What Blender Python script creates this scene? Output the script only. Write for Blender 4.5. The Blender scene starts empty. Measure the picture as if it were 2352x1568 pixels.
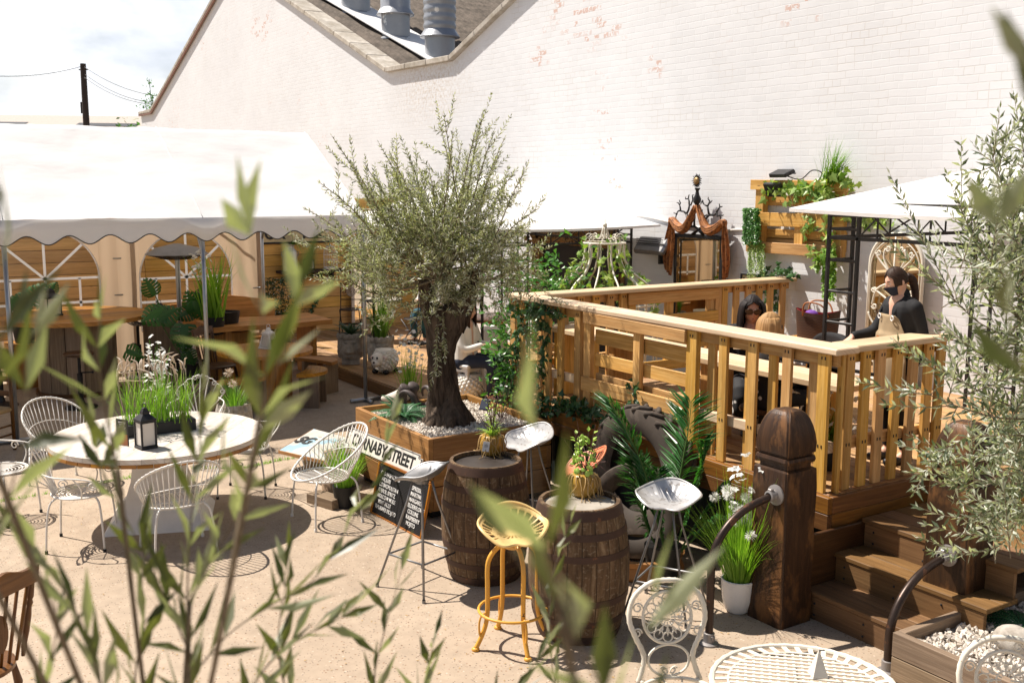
import bpy, math, random
from mathutils import Vector, Matrix, Euler, Quaternion, noise as mnoise
R = random.Random(7)
SC = bpy.context.scene
COL = SC.collection
rad = math.radians
PI = math.pi
V3 = Vector
F_PX, CX, CY = 2389.0, 1176.0, 784.0
PITCH, ROLL, YAW, CAMH = math.atan(635 / 4161), 0.004, rad(57.4), 2.9
FW = V3((-math.sin(YAW) * math.cos(PITCH), math.cos(YAW) * math.cos(PITCH), -math.sin(PITCH)))
_rt = V3((math.cos(YAW), math.sin(YAW), 0))
_up = _rt.cross(FW)
RT = _rt * math.cos(ROLL) + _up * math.sin(ROLL)
UP = _up * math.cos(ROLL) - _rt * math.sin(ROLL)
CAM = V3((0, 0, CAMH))
def ray(u, v):
 return FW + RT * ((u - CX) / F_PX) - UP * ((v - CY) / F_PX)
def G(u, v, z=0.0):
 d = ray(u, v)
 return CAM + d * ((z - CAMH) / d.z)
def W(u, v, y):
 d = ray(u, v)
 return CAM + d * (y / d.y)
def XP(u, v, x):
 d = ray(u, v)
 return CAM + d * (x / d.x)
def DP(u, v, dist):
 return CAM + ray(u, v) * dist
cam_d = bpy.data.cameras.new('camera')
cam_d.sensor_width = 36.0
cam_d.lens = F_PX / 2352 * 36
cam_d.clip_start = 0.05
cam_d.clip_end = 2000
cam_d.dof.use_dof = True
cam_d.dof.focus_distance = 8.6
cam_d.dof.aperture_fstop = 5.6
cam = bpy.data.objects.new('camera', cam_d)
COL.objects.link(cam)
m3 = Matrix((RT, UP, -FW)).transposed()
cam.matrix_world = Matrix.Translation(CAM) @ m3.to_4x4()
SC.camera = cam
def tag(o, label=None, cat=None, group=None, kind=None):
 if label: o['label'] = label
 if cat: o['category'] = cat
 if group: o['group'] = group
 if kind: o['kind'] = kind
 return o
def thing(name, label, cat, loc=(0, 0, 0), rz=0.0, group=None):
 o = bpy.data.objects.new(name, None)
 o.empty_display_size = 0.2
 COL.objects.link(o)
 o.location = loc
 o.rotation_euler = (0, 0, rz)
 return tag(o, label, cat, group)
def kids(o):
 return [c for c in list(COL.objects) if c.parent == o]
def dup(o, loc=None, rz=None, label=None, group=None, parent=None, scale=None):
 c = o.copy()
 COL.objects.link(c)
 if parent is not None: c.parent = parent
 if loc is not None: c.location = loc
 if rz is not None: c.rotation_euler = (0, 0, rz)
 if scale is not None: c.scale = (scale,) * 3 if not hasattr(scale, '__len__') else scale
 if label: c['label'] = label
 if group: c['group'] = group
 for ch in kids(o):
  dup(ch, parent=c)
 return c
class MB:
 def __init__(s):
  s.v, s.f, s.uv, s.r = [], [], [], []
 def add(s, vs, fs, uvs=None, r=None):
  n = len(s.v)
  s.v += [tuple(p) for p in vs]
  r = R.random() if r is None else r
  for i, f in enumerate(fs):
   s.f.append(tuple(n + k for k in f))
   s.r.append(r)
   s.uv.append(uvs[i] if uvs else [(vs[k][0] + vs[k][1], vs[k][2]) for k in f])
  return s
 def box(s, c, d, rot=None, ch=0.004, grain=None, r=None):
  """box centred at c with full sizes d, edges chamfered by ch"""
  h = [x / 2 for x in d]
  ch = min(ch, 0.3 * min(d))
  ax = grain if grain is not None else max(range(3), key=lambda i: d[i])
  M = rot if rot is not None else Matrix.Identity(3)
  c = V3(c)
  vs, loc = [], []
  idx = {}
  for sx in (-1, 1):
   for sy in (-1, 1):
    for sz in (-1, 1):
     sg = (sx, sy, sz)
     for a in range(3):
      p = [sg[i] * (h[i] - (0 if i == a else ch)) for i in range(3)]
      idx[(sg, a)] = len(vs)
      loc.append(p)
      vs.append(c + M @ V3(p))
  fs = []
  for a in range(3):
   b, e = [i for i in range(3) if i != a]
   for sa in (-1, 1):
    q = []
    for sb, se in ((-1, -1), (1, -1), (1, 1), (-1, 1)):
     sg = [0, 0, 0]
     sg[a], sg[b], sg[e] = sa, sb, se
     q.append(idx[(tuple(sg), a)])
    if (sa > 0) == (a == 1): q.reverse()
    fs.append(q)
  for a in range(3):
   b, e = [i for i in range(3) if i != a]
   for sb in (-1, 1):
    for se in (-1, 1):
     def k(sa, w):
      sg = [0, 0, 0]
      sg[a], sg[b], sg[e] = sa, sb, se
      return idx[(tuple(sg), w)]
     q = [k(-1, b), k(1, b), k(1, e), k(-1, e)]
     if (sb * se > 0) != (a == 1): q.reverse()
     fs.append(q)
  for sx in (-1, 1):
   for sy in (-1, 1):
    for sz in (-1, 1):
     sg = (sx, sy, sz)
     q = [idx[(sg, 0)], idx[(sg, 1)], idx[(sg, 2)]]
     if sx * sy * sz < 0: q.reverse()
     fs.append(q)
  o1, o2 = R.uniform(0, 50), R.uniform(0, 50)
  b, e = [i for i in range(3) if i != ax]
  uvs = [[(loc[k][ax] + o1, loc[k][b] + loc[k][e] * 1.37 + o2) for k in q] for q in fs]
  return s.add(vs, fs, uvs, r)
 def beam(s, p, q, w, h, up=(0, 0, 1), ch=0.004, r=None):
  """timber from p to q, w wide and h deep (h along up)"""
  p, q = V3(p), V3(q)
  d = q - p
  x = d.normalized()
  y = V3(up).cross(x)
  if y.length < 1e-5: y = V3((0, 1, 0)).cross(x)
  y.normalize()
  z = x.cross(y)
  return s.box((p + q) / 2, (d.length, w, h), Matrix((x, y, z)).transposed(), ch, 0, r)
 def tube(s, pts, r=0.01, seg=6, closed=False, cap=True, rr=None, flat=1.0):
  pts = [V3(p) for p in pts]
  n = len(pts)
  rs = r if hasattr(r, '__len__') else [r] * n
  ts = []
  for i in range(n):
   a = pts[(i - 1) % n] if (closed or i > 0) else pts[i]
   b = pts[(i + 1) % n] if (closed or i < n - 1) else pts[i]
   t = b - a
   ts.append(t.normalized() if t.length > 1e-9 else V3((0, 0, 1)))
  ref = V3((0, 0, 1)) if abs(ts[0].z) < 0.9 else V3((1, 0, 0))
  nrm = (ref - ts[0] * ref.dot(ts[0])).normalized()
  vs, L, ln = [], [0.0], 0.0
  for i in range(n):
   if i:
    nrm = nrm - ts[i] * nrm.dot(ts[i])
    if nrm.length < 1e-6: nrm = ts[i].orthogonal()
    nrm.normalize()
    ln += (pts[i] - pts[i - 1]).length
    L.append(ln)
   bn = ts[i].cross(nrm)
   for k in range(seg):
    a = 2 * PI * k / seg
    vs.append(pts[i] + nrm * (math.cos(a) * rs[i]) + bn * (math.sin(a) * rs[i] * flat))
  fs, uvs = [], []
  m = n if closed else n - 1
  for i in range(m):
   j = (i + 1) % n
   for k in range(seg):
    k2 = (k + 1) % seg
    fs.append((i * seg + k, i * seg + k2, j * seg + k2, j * seg + k))
    l0, l1 = L[i], (L[j] if j else ln + 0.01)
    c = 2 * PI * rs[i] / seg
    uvs.append([(l0, k * c), (l0, (k + 1) * c), (l1, (k + 1) * c), (l1, k * c)])
  if cap and not closed:
   fs.append(tuple(reversed(range(seg)))); uvs.append([(0, 0)] * seg)
   fs.append(tuple((n - 1) * seg + k for k in range(seg))); uvs.append([(0, 0)] * seg)
  return s.add(vs, fs, uvs, rr)
 def lathe(s, prof, seg=24, c=(0, 0, 0), rot=None, sweep=2 * PI, cap=False, rr=None, a0=0.0, wob=None):
  """profile of (radius, z) pairs turned round the z axis through c"""
  c = V3(c)
  M = rot if rot is not None else Matrix.Identity(3)
  full = abs(sweep - 2 * PI) < 1e-6
  ns = seg if full else seg + 1
  vs = []
  for (r, z) in prof:
   for k in range(ns):
    a = a0 + sweep * k / seg
    w = wob(a, z) if wob else 1.0
    vs.append(c + M @ V3((r * w * math.cos(a), r * w * math.sin(a), z)))
  fs, uvs = [], []
  L = [0]
  for i in range(1, len(prof)):
   L.append(L[-1] + math.hypot(prof[i][0] - prof[i - 1][0], prof[i][1] - prof[i - 1][1]))
  for i in range(len(prof) - 1):
   for k in range(seg):
    k2 = (k + 1) % ns
    fs.append((i * ns + k, i * ns + k2, (i + 1) * ns + k2, (i + 1) * ns + k))
    a, b = sweep * k / seg, sweep * (k + 1) / seg
    rm = max(prof[i][0], prof[i + 1][0])
    uvs.append([(L[i], a * rm), (L[i], b * rm), (L[i + 1], b * rm), (L[i + 1], a * rm)])
  if full and cap:
   if prof[0][0] > 1e-6:
    fs.append(tuple(reversed(range(ns)))); uvs.append([(vs[k][0], vs[k][1]) for k in reversed(range(ns))])
   if prof[-1][0] > 1e-6:
    o = (len(prof) - 1) * ns
    fs.append(tuple(o + k for k in range(ns))); uvs.append([(vs[o + k][0], vs[o + k][1]) for k in range(ns)])
  return s.add(vs, fs, uvs, rr)
 def prism(s, pts, d, rr=None):
  """polygon pts (3D, planar) extruded by vector d"""
  n = len(pts)
  d = V3(d)
  a = [V3(p) for p in pts]
  vs = a + [p + d for p in a]
  nn = V3((0, 0, 0))
  for i in range(n):
   nn += a[i].cross(a[(i + 1) % n])
  f = [tuple(range(n)), tuple(reversed(range(n, 2 * n)))]
  if nn.dot(d) > 0: f = [tuple(reversed(range(n))), tuple(range(n, 2 * n))]
  for i in range(n):
   j = (i + 1) % n
   q = (i, j, n + j, n + i)
   f.append(q if nn.dot(d) > 0 else tuple(reversed(q)))
  x = (a[1] - a[0]).normalized()
  nn.normalize()
  y = nn.cross(x)
  uvs = [[((vs[k] - a[0]).dot(x), (vs[k] - a[0]).dot(y) + (vs[k] - a[0]).dot(nn)) for k in q] for q in f]
  return s.add(vs, f, uvs, rr)
 def grid(s, fn, nu, nv, rr=None, flip=False):
  vs = [fn(i / nu, j / nv) for j in range(nv + 1) for i in range(nu + 1)]
  fs, uvs = [], []
  w = nu + 1
  for j in range(nv):
   for i in range(nu):
    q = (j * w + i, j * w + i + 1, (j + 1) * w + i + 1, (j + 1) * w + i)
    if flip: q = tuple(reversed(q))
    fs.append(q)
    uvs.append([((k % w) / nu, (k // w) / nv) for k in q])
  return s.add(vs, fs, uvs, rr)
 def ball(s, c, r, nu=12, nv=8, rr=None, rot=None):
  r = r if hasattr(r, '__len__') else (r, r, r)
  M = rot if rot is not None else Matrix.Identity(3)
  c = V3(c)
  def fn(u, v):
   a, b = 2 * PI * u, PI * (v - 0.5)
   return c + M @ V3((r[0] * math.cos(b) * math.cos(a), r[1] * math.cos(b) * math.sin(a), r[2] * math.sin(b)))
  return s.grid(fn, nu, nv, rr)
 def leaf(s, p, d, n, L, w, bend=0.0, rr=None, mid=0.42):
  """pointed leaf from p along d with face normal n"""
  p, d = V3(p), V3(d).normalized()
  n = V3(n)
  sd = d.cross(n)
  if sd.length < 1e-5: sd = d.orthogonal()
  sd.normalize()
  n = sd.cross(d)
  b = p + d * (L * mid) + n * (bend * L * 0.4)
  t = p + d * L - n * (bend * L * 0.5)
  e = n * (w * 0.18)
  vs = [p, b - sd * w / 2 + e, b + sd * w / 2 + e, t, b]
  r = R.random() if rr is None else rr
  return s.add(vs, [(0, 4, 3, 1), (0, 2, 3, 4)], [[(0, .5), (.5, .5), (1, .5), (.5, 0)], [(0, .5), (.5, 1), (1, .5), (.5, .5)]], r)
 def blade(s, p, d, L, w, droop=0.5, seg=4, rr=None):
  """grass blade that starts along d and droops"""
  p = V3(p)
  d = V3(d).normalized()
  sd = d.cross(V3((0, 0, 1)))
  if sd.length < 1e-4: sd = V3((1, 0, 0))
  sd.normalize()
  vs, q = [], p.copy()
  dd = d.copy()
  for i in range(seg + 1):
   ww = w * (1 - (i / seg) ** 1.6) * 0.5 + 0.0004
   vs += [q - sd * ww, q + sd * ww]
   q = q + dd * (L / seg)
   hz = V3((dd.x, dd.y, 0))
   dd = (dd + V3((d.x, d.y, 0)) * droop * 0.35 - V3((0, 0, droop * 0.33))).normalized()
  fs = [(2 * i, 2 * i + 1, 2 * i + 3, 2 * i + 2) for i in range(seg)]
  return s.add(vs, fs, [[(i / seg, 0), (i / seg, 1), ((i + 1) / seg, 1), ((i + 1) / seg, 0)] for i in range(seg)], rr)
 def build(s, name, mat, parent=None, smooth=False, world=False, angle=None):
  me = bpy.data.meshes.new(name)
  me.from_pydata(s.v, [], s.f)
  uvl = me.uv_layers.new(name='UVMap')
  flat = []
  for u in s.uv:
   for a, b in u:
    flat.append(a); flat.append(b)
  uvl.data.foreach_set('uv', flat)
  at = me.attributes.new('rnd', 'FLOAT', 'FACE')
  at.data.foreach_set('value', s.r)
  me.materials.append(mat)
  if smooth:
   me.polygons.foreach_set('use_smooth', [True] * len(s.f))
   if angle is not None:
    me.set_sharp_from_angle(angle=rad(angle))
  me.update()
  o = bpy.data.objects.new(name, me)
  COL.objects.link(o)
  if parent is not None:
   o.parent = parent
   if world:
    o.matrix_parent_inverse = (Matrix.Translation(parent.location) @ parent.rotation_euler.to_matrix().to_4x4()).inverted()
  return o
def rotz(a): return Matrix.Rotation(a, 3, 'Z')
def rotx(a): return Matrix.Rotation(a, 3, 'X')
def roty(a): return Matrix.Rotation(a, 3, 'Y')
def circ(r, n, z=0.0, c=(0, 0), a0=0.0, a1=2 * PI, closed=True):
 m = n if closed else n - 1
 return [V3((c[0] + r * math.cos(a0 + (a1 - a0) * i / m), c[1] + r * math.sin(a0 + (a1 - a0) * i / m), z)) for i in range(n)]
def smooth_path(pts, k=4):
 """Catmull-Rom through pts"""
 pts = [V3(p) for p in pts]
 out = []
 n = len(pts)
 for i in range(n - 1):
  p0, p1, p2, p3 = pts[max(i - 1, 0)], pts[i], pts[i + 1], pts[min(i + 2, n - 1)]
  for j in range(k):
   t = j / k
   out.append(0.5 * ((2 * p1) + (p2 - p0) * t + (2 * p0 - 5 * p1 + 4 * p2 - p3) * t * t + (3 * p1 - p0 - 3 * p2 + p3) * t ** 3))
 out.append(pts[-1])
 return out
def spiral(c, x, y, r0, r1, a0, turns, n=18):
 """flat scroll round c in the plane of x and y"""
 c, x, y = V3(c), V3(x), V3(y)
 out = []
 for i in range(n + 1):
  t = i / n
  r = r0 + (r1 - r0) * t
  a = a0 + 2 * PI * turns * t
  out.append(c + x * (r * math.cos(a)) + y * (r * math.sin(a)))
 return out
def text_obj(name, s, size, mat, parent, M, depth=0.002, align='CENTER', sx=1.0, bold=0.0, space=1.0):
 """lettering as one mesh; M maps the text plane (x right, y up, z out) to its place"""
 cu = bpy.data.curves.new(name, 'FONT')
 cu.body = s
 cu.size = size
 cu.extrude = depth
 cu.offset = bold
 cu.align_x = align
 cu.align_y = 'CENTER'
 cu.resolution_u = 3
 cu.space_line = space
 t = bpy.data.objects.new(name, cu)
 COL.objects.link(t)
 bpy.context.view_layer.update()
 dg = bpy.context.evaluated_depsgraph_get()
 me = bpy.data.meshes.new_from_object(t.evaluated_get(dg))
 bpy.data.objects.remove(t)
 me.transform(M @ Matrix.Diagonal((sx, 1, 1, 1)))
 me.materials.clear()
 me.materials.append(mat)
 o = bpy.data.objects.new(name, me)
 COL.objects.link(o)
 if parent is not None: o.parent = parent
 return o
def frame_mat(o, x, y):
 """4x4 with origin o, x axis x, y axis y"""
 x = V3(x).normalized()
 z = x.cross(V3(y)).normalized()
 y = z.cross(x)
 m = Matrix((x, y, z)).transposed().to_4x4()
 m.translation = V3(o)
 return m
class NT:
 def __init__(s, name):
  s.m = bpy.data.materials.new(name)
  s.m.use_nodes = True
  s.t = s.m.node_tree
  s.b = s.t.nodes['Principled BSDF']
  s.out = s.t.nodes['Material Output']
 def n(s, typ, **kw):
  o = s.t.nodes.new(typ)
  for k, v in kw.items():
   if k.startswith('i_'):
    key = k[2:]
    o.inputs[int(key) if key.isdigit() else key.replace('_', ' ')].default_value = v
   else:
    setattr(o, k, v)
  return o
 def l(s, a, b):
  s.t.links.new(a, b)
 def noise(s, vec, scale, detail=4, rough=0.55, dist=0.0):
  o = s.n('ShaderNodeTexNoise', i_Scale=scale, i_Detail=detail, i_Roughness=rough, i_Distortion=dist)
  if vec is not None: s.l(vec, o.inputs['Vector'])
  return o.outputs['Fac']
 def ramp(s, fac, stops, interp='LINEAR'):
  o = s.n('ShaderNodeValToRGB')
  cr = o.color_ramp
  cr.interpolation = interp
  while len(cr.elements) < len(stops): cr.elements.new(0.5)
  for e, (p, c) in zip(cr.elements, stops):
   e.position = p
   e.color = (c, c, c, 1) if not hasattr(c, '__len__') else (*c, 1)
  s.l(fac, o.inputs['Fac'])
  return o.outputs['Color']
 def mix(s, fac, a, b, mode='MIX'):
  o = s.n('ShaderNodeMix', data_type='RGBA', blend_type=mode)
  for sock, val in ((o.inputs[0], fac), (o.inputs[6], a), (o.inputs[7], b)):
   if hasattr(val, 'links'): s.l(val, sock)
   elif hasattr(val, '__len__'): sock.default_value = (*val, 1)
   else: sock.default_value = val
  return o.outputs[2]
 def math(s, op, a, b=0.0, clamp=False):
  o = s.n('ShaderNodeMath', operation=op, use_clamp=clamp)
  for sock, val in ((o.inputs[0], a), (o.inputs[1], b)):
   if hasattr(val, 'links'): s.l(val, sock)
   else: sock.default_value = val
  return o.outputs[0]
 def mapping(s, vec, scale=(1, 1, 1), loc=(0, 0, 0)):
  o = s.n('ShaderNodeMapping')
  o.inputs['Scale'].default_value = scale
  o.inputs['Location'].default_value = loc
  s.l(vec, o.inputs['Vector'])
  return o.outputs[0]
 def coord(s, which='Object'):
  return s.n('ShaderNodeTexCoord').outputs[which]
 def attr(s, name='rnd'):
  return s.n('ShaderNodeAttribute', attribute_name=name).outputs['Fac']
 def bump(s, h, strength=0.3, dist=0.005):
  o = s.n('ShaderNodeBump')
  o.inputs['Strength'].default_value = strength
  o.inputs['Distance'].default_value = dist
  s.l(h, o.inputs['Height'])
  s.l(o.outputs[0], s.b.inputs['Normal'])
 def set(s, **kw):
  for k, v in kw.items():
   k = k.replace('_', ' ')
   i = s.b.inputs[k]
   if hasattr(v, 'links'): s.l(v, i)
   elif hasattr(v, '__len__') and len(v) == 3 and len(i.default_value) == 4: i.default_value = (*v, 1)
   else: i.default_value = v
  return s
def wood(name, c1, c2, knot=(0.10, 0.045, 0.015), knots=0.5, rough=0.6, var=0.35, wear=0.0, wearc=(0.3, 0.27, 0.23), spec=0.3, gscale=1.0, bump=0.35):
 t = NT(name)
 uv = t.coord('UV')
 rnd = t.attr()
 cmb = t.n('ShaderNodeCombineXYZ')
 t.l(t.math('MULTIPLY', rnd, 31.0), cmb.inputs[2])
 va = t.n('ShaderNodeVectorMath', operation='ADD')
 t.l(uv, va.inputs[0]); t.l(cmb.outputs[0], va.inputs[1])
 p = va.outputs[0]
 g1 = t.noise(t.mapping(p, (1.6 * gscale, 34 * gscale, 1)), 1.0, 6, 0.62, 0.9)
 g2 = t.noise(t.mapping(p, (5 * gscale, 150 * gscale, 1)), 1.0, 3, 0.6)
 big = t.noise(t.mapping(p, (1.1, 3.5, 1)), 1.0, 3, 0.5)
 col = t.ramp(g1, [(0.28, c2), (0.5, [(a + b) / 2 for a, b in zip(c1, c2)]), (0.66, c1)])
 col = t.mix(0.35, col, t.ramp(g2, [(0.3, 0.35), (0.7, 1.0)]), 'MULTIPLY')
 col = t.mix(0.6, col, t.ramp(big, [(0.3, 0.62), (0.65, 1.15)]), 'MULTIPLY')
 hsv = t.n('ShaderNodeHueSaturation')
 t.l(col, hsv.inputs['Color'])
 t.l(t.math('ADD', t.math('MULTIPLY', rnd, 2 * var), 1.0 - var), hsv.inputs['Value'])
 r2 = t.math('FRACT', t.math('MULTIPLY', rnd, 7.31))
 t.l(t.math('ADD', t.math('MULTIPLY', r2, 0.14), 0.98), hsv.inputs['Saturation'])
 t.l(t.math('ADD', t.math('MULTIPLY', r2, 0.010), 0.493), hsv.inputs['Hue'])
 col = hsv.outputs[0]
 if knots > 0:
  vo = t.n('ShaderNodeTexVoronoi', i_Scale=1.0)
  vo.inputs['Randomness'].default_value = 1.0
  t.l(t.mapping(p, (2.4, 6.5, 1)), vo.inputs['Vector'])
  kf = t.ramp(vo.outputs['Distance'], [(0.02, 1.0), (0.085, 0.0)])
  sel = t.ramp(t.math('FRACT', t.math('MULTIPLY', vo.outputs['Color'], 1.0)), [(1 - knots, 0.0), (1 - knots + 0.02, 1.0)])
  col = t.mix(t.math('MULTIPLY', t.math('MULTIPLY', kf, sel), 0.85), col, knot)
 if wear > 0:
  w = t.noise(t.mapping(p, (2.5, 9, 1)), 1.0, 5, 0.65)
  col = t.mix(t.math('MULTIPLY', t.ramp(w, [(0.5, 0.0), (0.62, 1.0)]), wear), col, wearc)
 t.set(Base_Color=col, Roughness=rough, Specular_IOR_Level=spec)
 t.bump(t.math('ADD', g1, t.math('MULTIPLY', g2, 0.5)), bump, 0.004)
 return t.m
def paint(name, c, rough=0.5, metal=0.0, chip=None, chipamt=0.0, chipscale=25, dirt=0.15, spec=0.4, bump=0.0, coat=0.0):
 t = NT(name)
 p = t.coord('Object')
 n1 = t.noise(p, 6, 5, 0.6)
 col = t.mix(dirt, c, t.ramp(n1, [(0.3, 0.3), (0.7, 1.1)]), 'MULTIPLY')
 rn = t.attr()
 if chip:
  n2 = t.noise(p, chipscale, 4, 0.6)
  f = t.ramp(n2, [(0.70 - chipamt, 0.0), (0.73 - chipamt, 1.0)])
  col = t.mix(f, col, chip)
 t.set(Base_Color=col, Roughness=t.ramp(n1, [(0.2, max(rough - .12, 0.05)), (0.8, min(rough + .12, 1))]), Metallic=metal, Specular_IOR_Level=spec)
 if coat: t.set(Coat_Weight=coat)
 if bump: t.bump(t.noise(p, 40, 5, 0.6), bump, 0.004)
 return t.m
def leafmat(name, c1, c2, back=None, rough=0.45, trans=0.25, tcol=None):
 t = NT(name)
 rnd = t.attr()
 col = t.ramp(rnd, [(0.0, c1), (1.0, c2)])
 if back is not None:
  geo = t.n('ShaderNodeNewGeometry')
  col = t.mix(geo.outputs['Backfacing'], col, back)
 t.set(Base_Color=col, Roughness=rough, Specular_IOR_Level=0.4)
 if trans > 0:
  tr = t.n('ShaderNodeBsdfTranslucent')
  tc = t.mix(1.0, col, tcol if tcol else (1.6, 1.9, 0.6), 'MULTIPLY')
  t.l(tc, tr.inputs['Color'])
  mx = t.n('ShaderNodeMixShader')
  mx.inputs[0].default_value = trans
  t.l(t.b.outputs[0], mx.inputs[1]); t.l(tr.outputs[0], mx.inputs[2])
  t.l(mx.outputs[0], t.out.inputs['Surface'])
 return t.m
def canvasmat(name, c, trans=0.2, bump=0.25):
 t = NT(name)
 p = t.coord('Object')
 n1 = t.noise(p, 1.3, 4, 0.6, 0.6)
 n2 = t.noise(t.mapping(p, (1, 1, 4)), 3.0, 3, 0.5)
 t.set(Base_Color=t.mix(0.12, c, t.ramp(n1, [(0.3, 0.6), (0.7, 1.05)]), 'MULTIPLY'), Roughness=0.55, Specular_IOR_Level=0.3)
 t.bump(t.math('ADD', n1, n2), bump, 0.03)
 tr = t.n('ShaderNodeBsdfTranslucent')
 tr.inputs['Color'].default_value = (*c, 1)
 mx = t.n('ShaderNodeMixShader')
 mx.inputs[0].default_value = trans
 t.l(t.b.outputs[0], mx.inputs[1]); t.l(tr.outputs[0], mx.inputs[2])
 t.l(mx.outputs[0], t.out.inputs['Surface'])
 return t.m
def brickwall():
 t = NT('painted_brick')
 p = t.coord('Object')
 sep = t.n('ShaderNodeSeparateXYZ'); t.l(p, sep.inputs[0])
 cmb = t.n('ShaderNodeCombineXYZ')
 t.l(sep.outputs[0], cmb.inputs[0]); t.l(sep.outputs[2], cmb.inputs[1]); t.l(sep.outputs[1], cmb.inputs[2])
 q = cmb.outputs[0]
 wob = t.n('ShaderNodeTexNoise', i_Scale=3.0, i_Detail=3.0); t.l(q, wob.inputs['Vector'])
 vm = t.n('ShaderNodeVectorMath', operation='MULTIPLY_ADD')
 t.l(wob.outputs['Color'], vm.inputs[0]); vm.inputs[1].default_value = (0.035, 0.032, 0); t.l(q, vm.inputs[2])
 br = t.n('ShaderNodeTexBrick', offset=0.5, offset_frequency=2, squash=0.5, squash_frequency=3)
 t.l(vm.outputs[0], br.inputs['Vector'])
 for k, v in (('Scale', 1.0), ('Mortar Size', 0.007), ('Mortar Smooth', 0.35), ('Bias', 0.0), ('Brick Width', 0.235), ('Row Height', 0.083)):
  br.inputs[k].default_value = v
 br.inputs['Color1'].default_value = (0, 0, 0, 1)
 br.inputs['Color2'].default_value = (1, 1, 1, 1)
 br.inputs['Mortar'].default_value = (0.5, 0.5, 0.5, 1)
 mort = br.outputs['Fac']
 n1 = t.noise(q, 0.55, 5, 0.6)
 n2 = t.noise(q, 16, 5, 0.65)
 n3 = t.noise(q, 2.2, 4, 0.6)
 base = t.mix(t.ramp(n1, [(0.35, 0.0), (0.7, 1.0)]), (0.735, 0.745, 0.76), (0.685, 0.695, 0.71))
 base = t.mix(0.05, base, br.outputs['Color'], 'MULTIPLY')
 crack = t.math('MULTIPLY', mort, t.ramp(t.noise(q, 1.7, 6, 0.7), [(0.5, 0.0), (0.62, 1.0)]))
 col = t.mix(t.math('MULTIPLY', crack, 0.28), base, (0.42, 0.36, 0.29))
 dv = t.n('ShaderNodeVectorMath', operation='DISTANCE')
 t.l(t.mapping(q, (0.5, 1, 0)), dv.inputs[0]); dv.inputs[1].default_value = (-8.9, 4.75, 0)
 near = t.ramp(dv.outputs['Value'], [(0.2, 1.0), (1.0, 0.0)])
 col = t.mix(t.math('MULTIPLY', t.math('MULTIPLY', near, t.ramp(n2, [(0.45, 0.0), (0.65, 1.0)])), 0.55), col, (0.42, 0.3, 0.17))
 patch = t.ramp(t.noise(q, 0.8, 2, 0.5), [(0.6, 0.0), (0.7, 1.0)])
 bsel = t.ramp(br.outputs['Color'], [(0.78, 0.0), (0.8, 1.0)])
 chip = t.math('MULTIPLY', t.math('MULTIPLY', patch, t.math('SUBTRACT', 1.0, mort, True)), t.ramp(n2, [(0.52, 0.0), (0.56, 1.0)]))
 chip = t.math('MULTIPLY', chip, bsel)
 acc = None
 for (u, v, r, sx) in ((1325, 34, .32, .4), (1290, 18, .22, .5), (1506, 148, .3, 1.6), (1365, 60, .4, .4), (1240, 130, .22, .6), (1840, 25, .25, .6), (600, 60, .5, .5)):
  w_ = W(u, v, 9.5)
  dn = t.n('ShaderNodeVectorMath', operation='DISTANCE')
  t.l(t.mapping(q, (sx, 1, 0)), dn.inputs[0]); dn.inputs[1].default_value = (w_.x * sx, w_.z, 0)
  f = t.ramp(dn.outputs['Value'], [(r * .5, 1.0), (r, 0.0)])
  acc = f if acc is None else t.math('MAXIMUM', acc, f)
 b2 = t.ramp(br.outputs['Color'], [(0.72, 0.0), (0.74, 1.0)])
 loc = t.math('MULTIPLY', t.math('MULTIPLY', acc, b2), t.math('MULTIPLY', t.ramp(n2, [(0.46, 0.0), (0.50, 1.0)]), t.math('SUBTRACT', 1.0, mort, True)))
 chip = t.math('MAXIMUM', chip, loc)
 col = t.mix(t.math('MULTIPLY', chip, 0.6), col, (0.52, 0.25, 0.15))
 small = t.math('MULTIPLY', t.ramp(t.noise(q, 9, 4, 0.7), [(0.72, 0.0), (0.75, 1.0)]), 0.5)
 col = t.mix(small, col, (0.55, 0.36, 0.26))
 t.set(Base_Color=col, Roughness=0.75, Specular_IOR_Level=0.25)
 h = t.math('SUBTRACT', t.math('ADD', t.math('MULTIPLY', n3, 0.5), t.math('MULTIPLY', n2, 0.25)), t.math('MULTIPLY', t.math('MULTIPLY', mort, 0.9), t.ramp(t.noise(q, 0.9, 5, 0.7), [(0.35, 0.25), (0.6, 1.0)])))
 t.bump(h, 0.3, 0.008)
 return t.m
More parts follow.
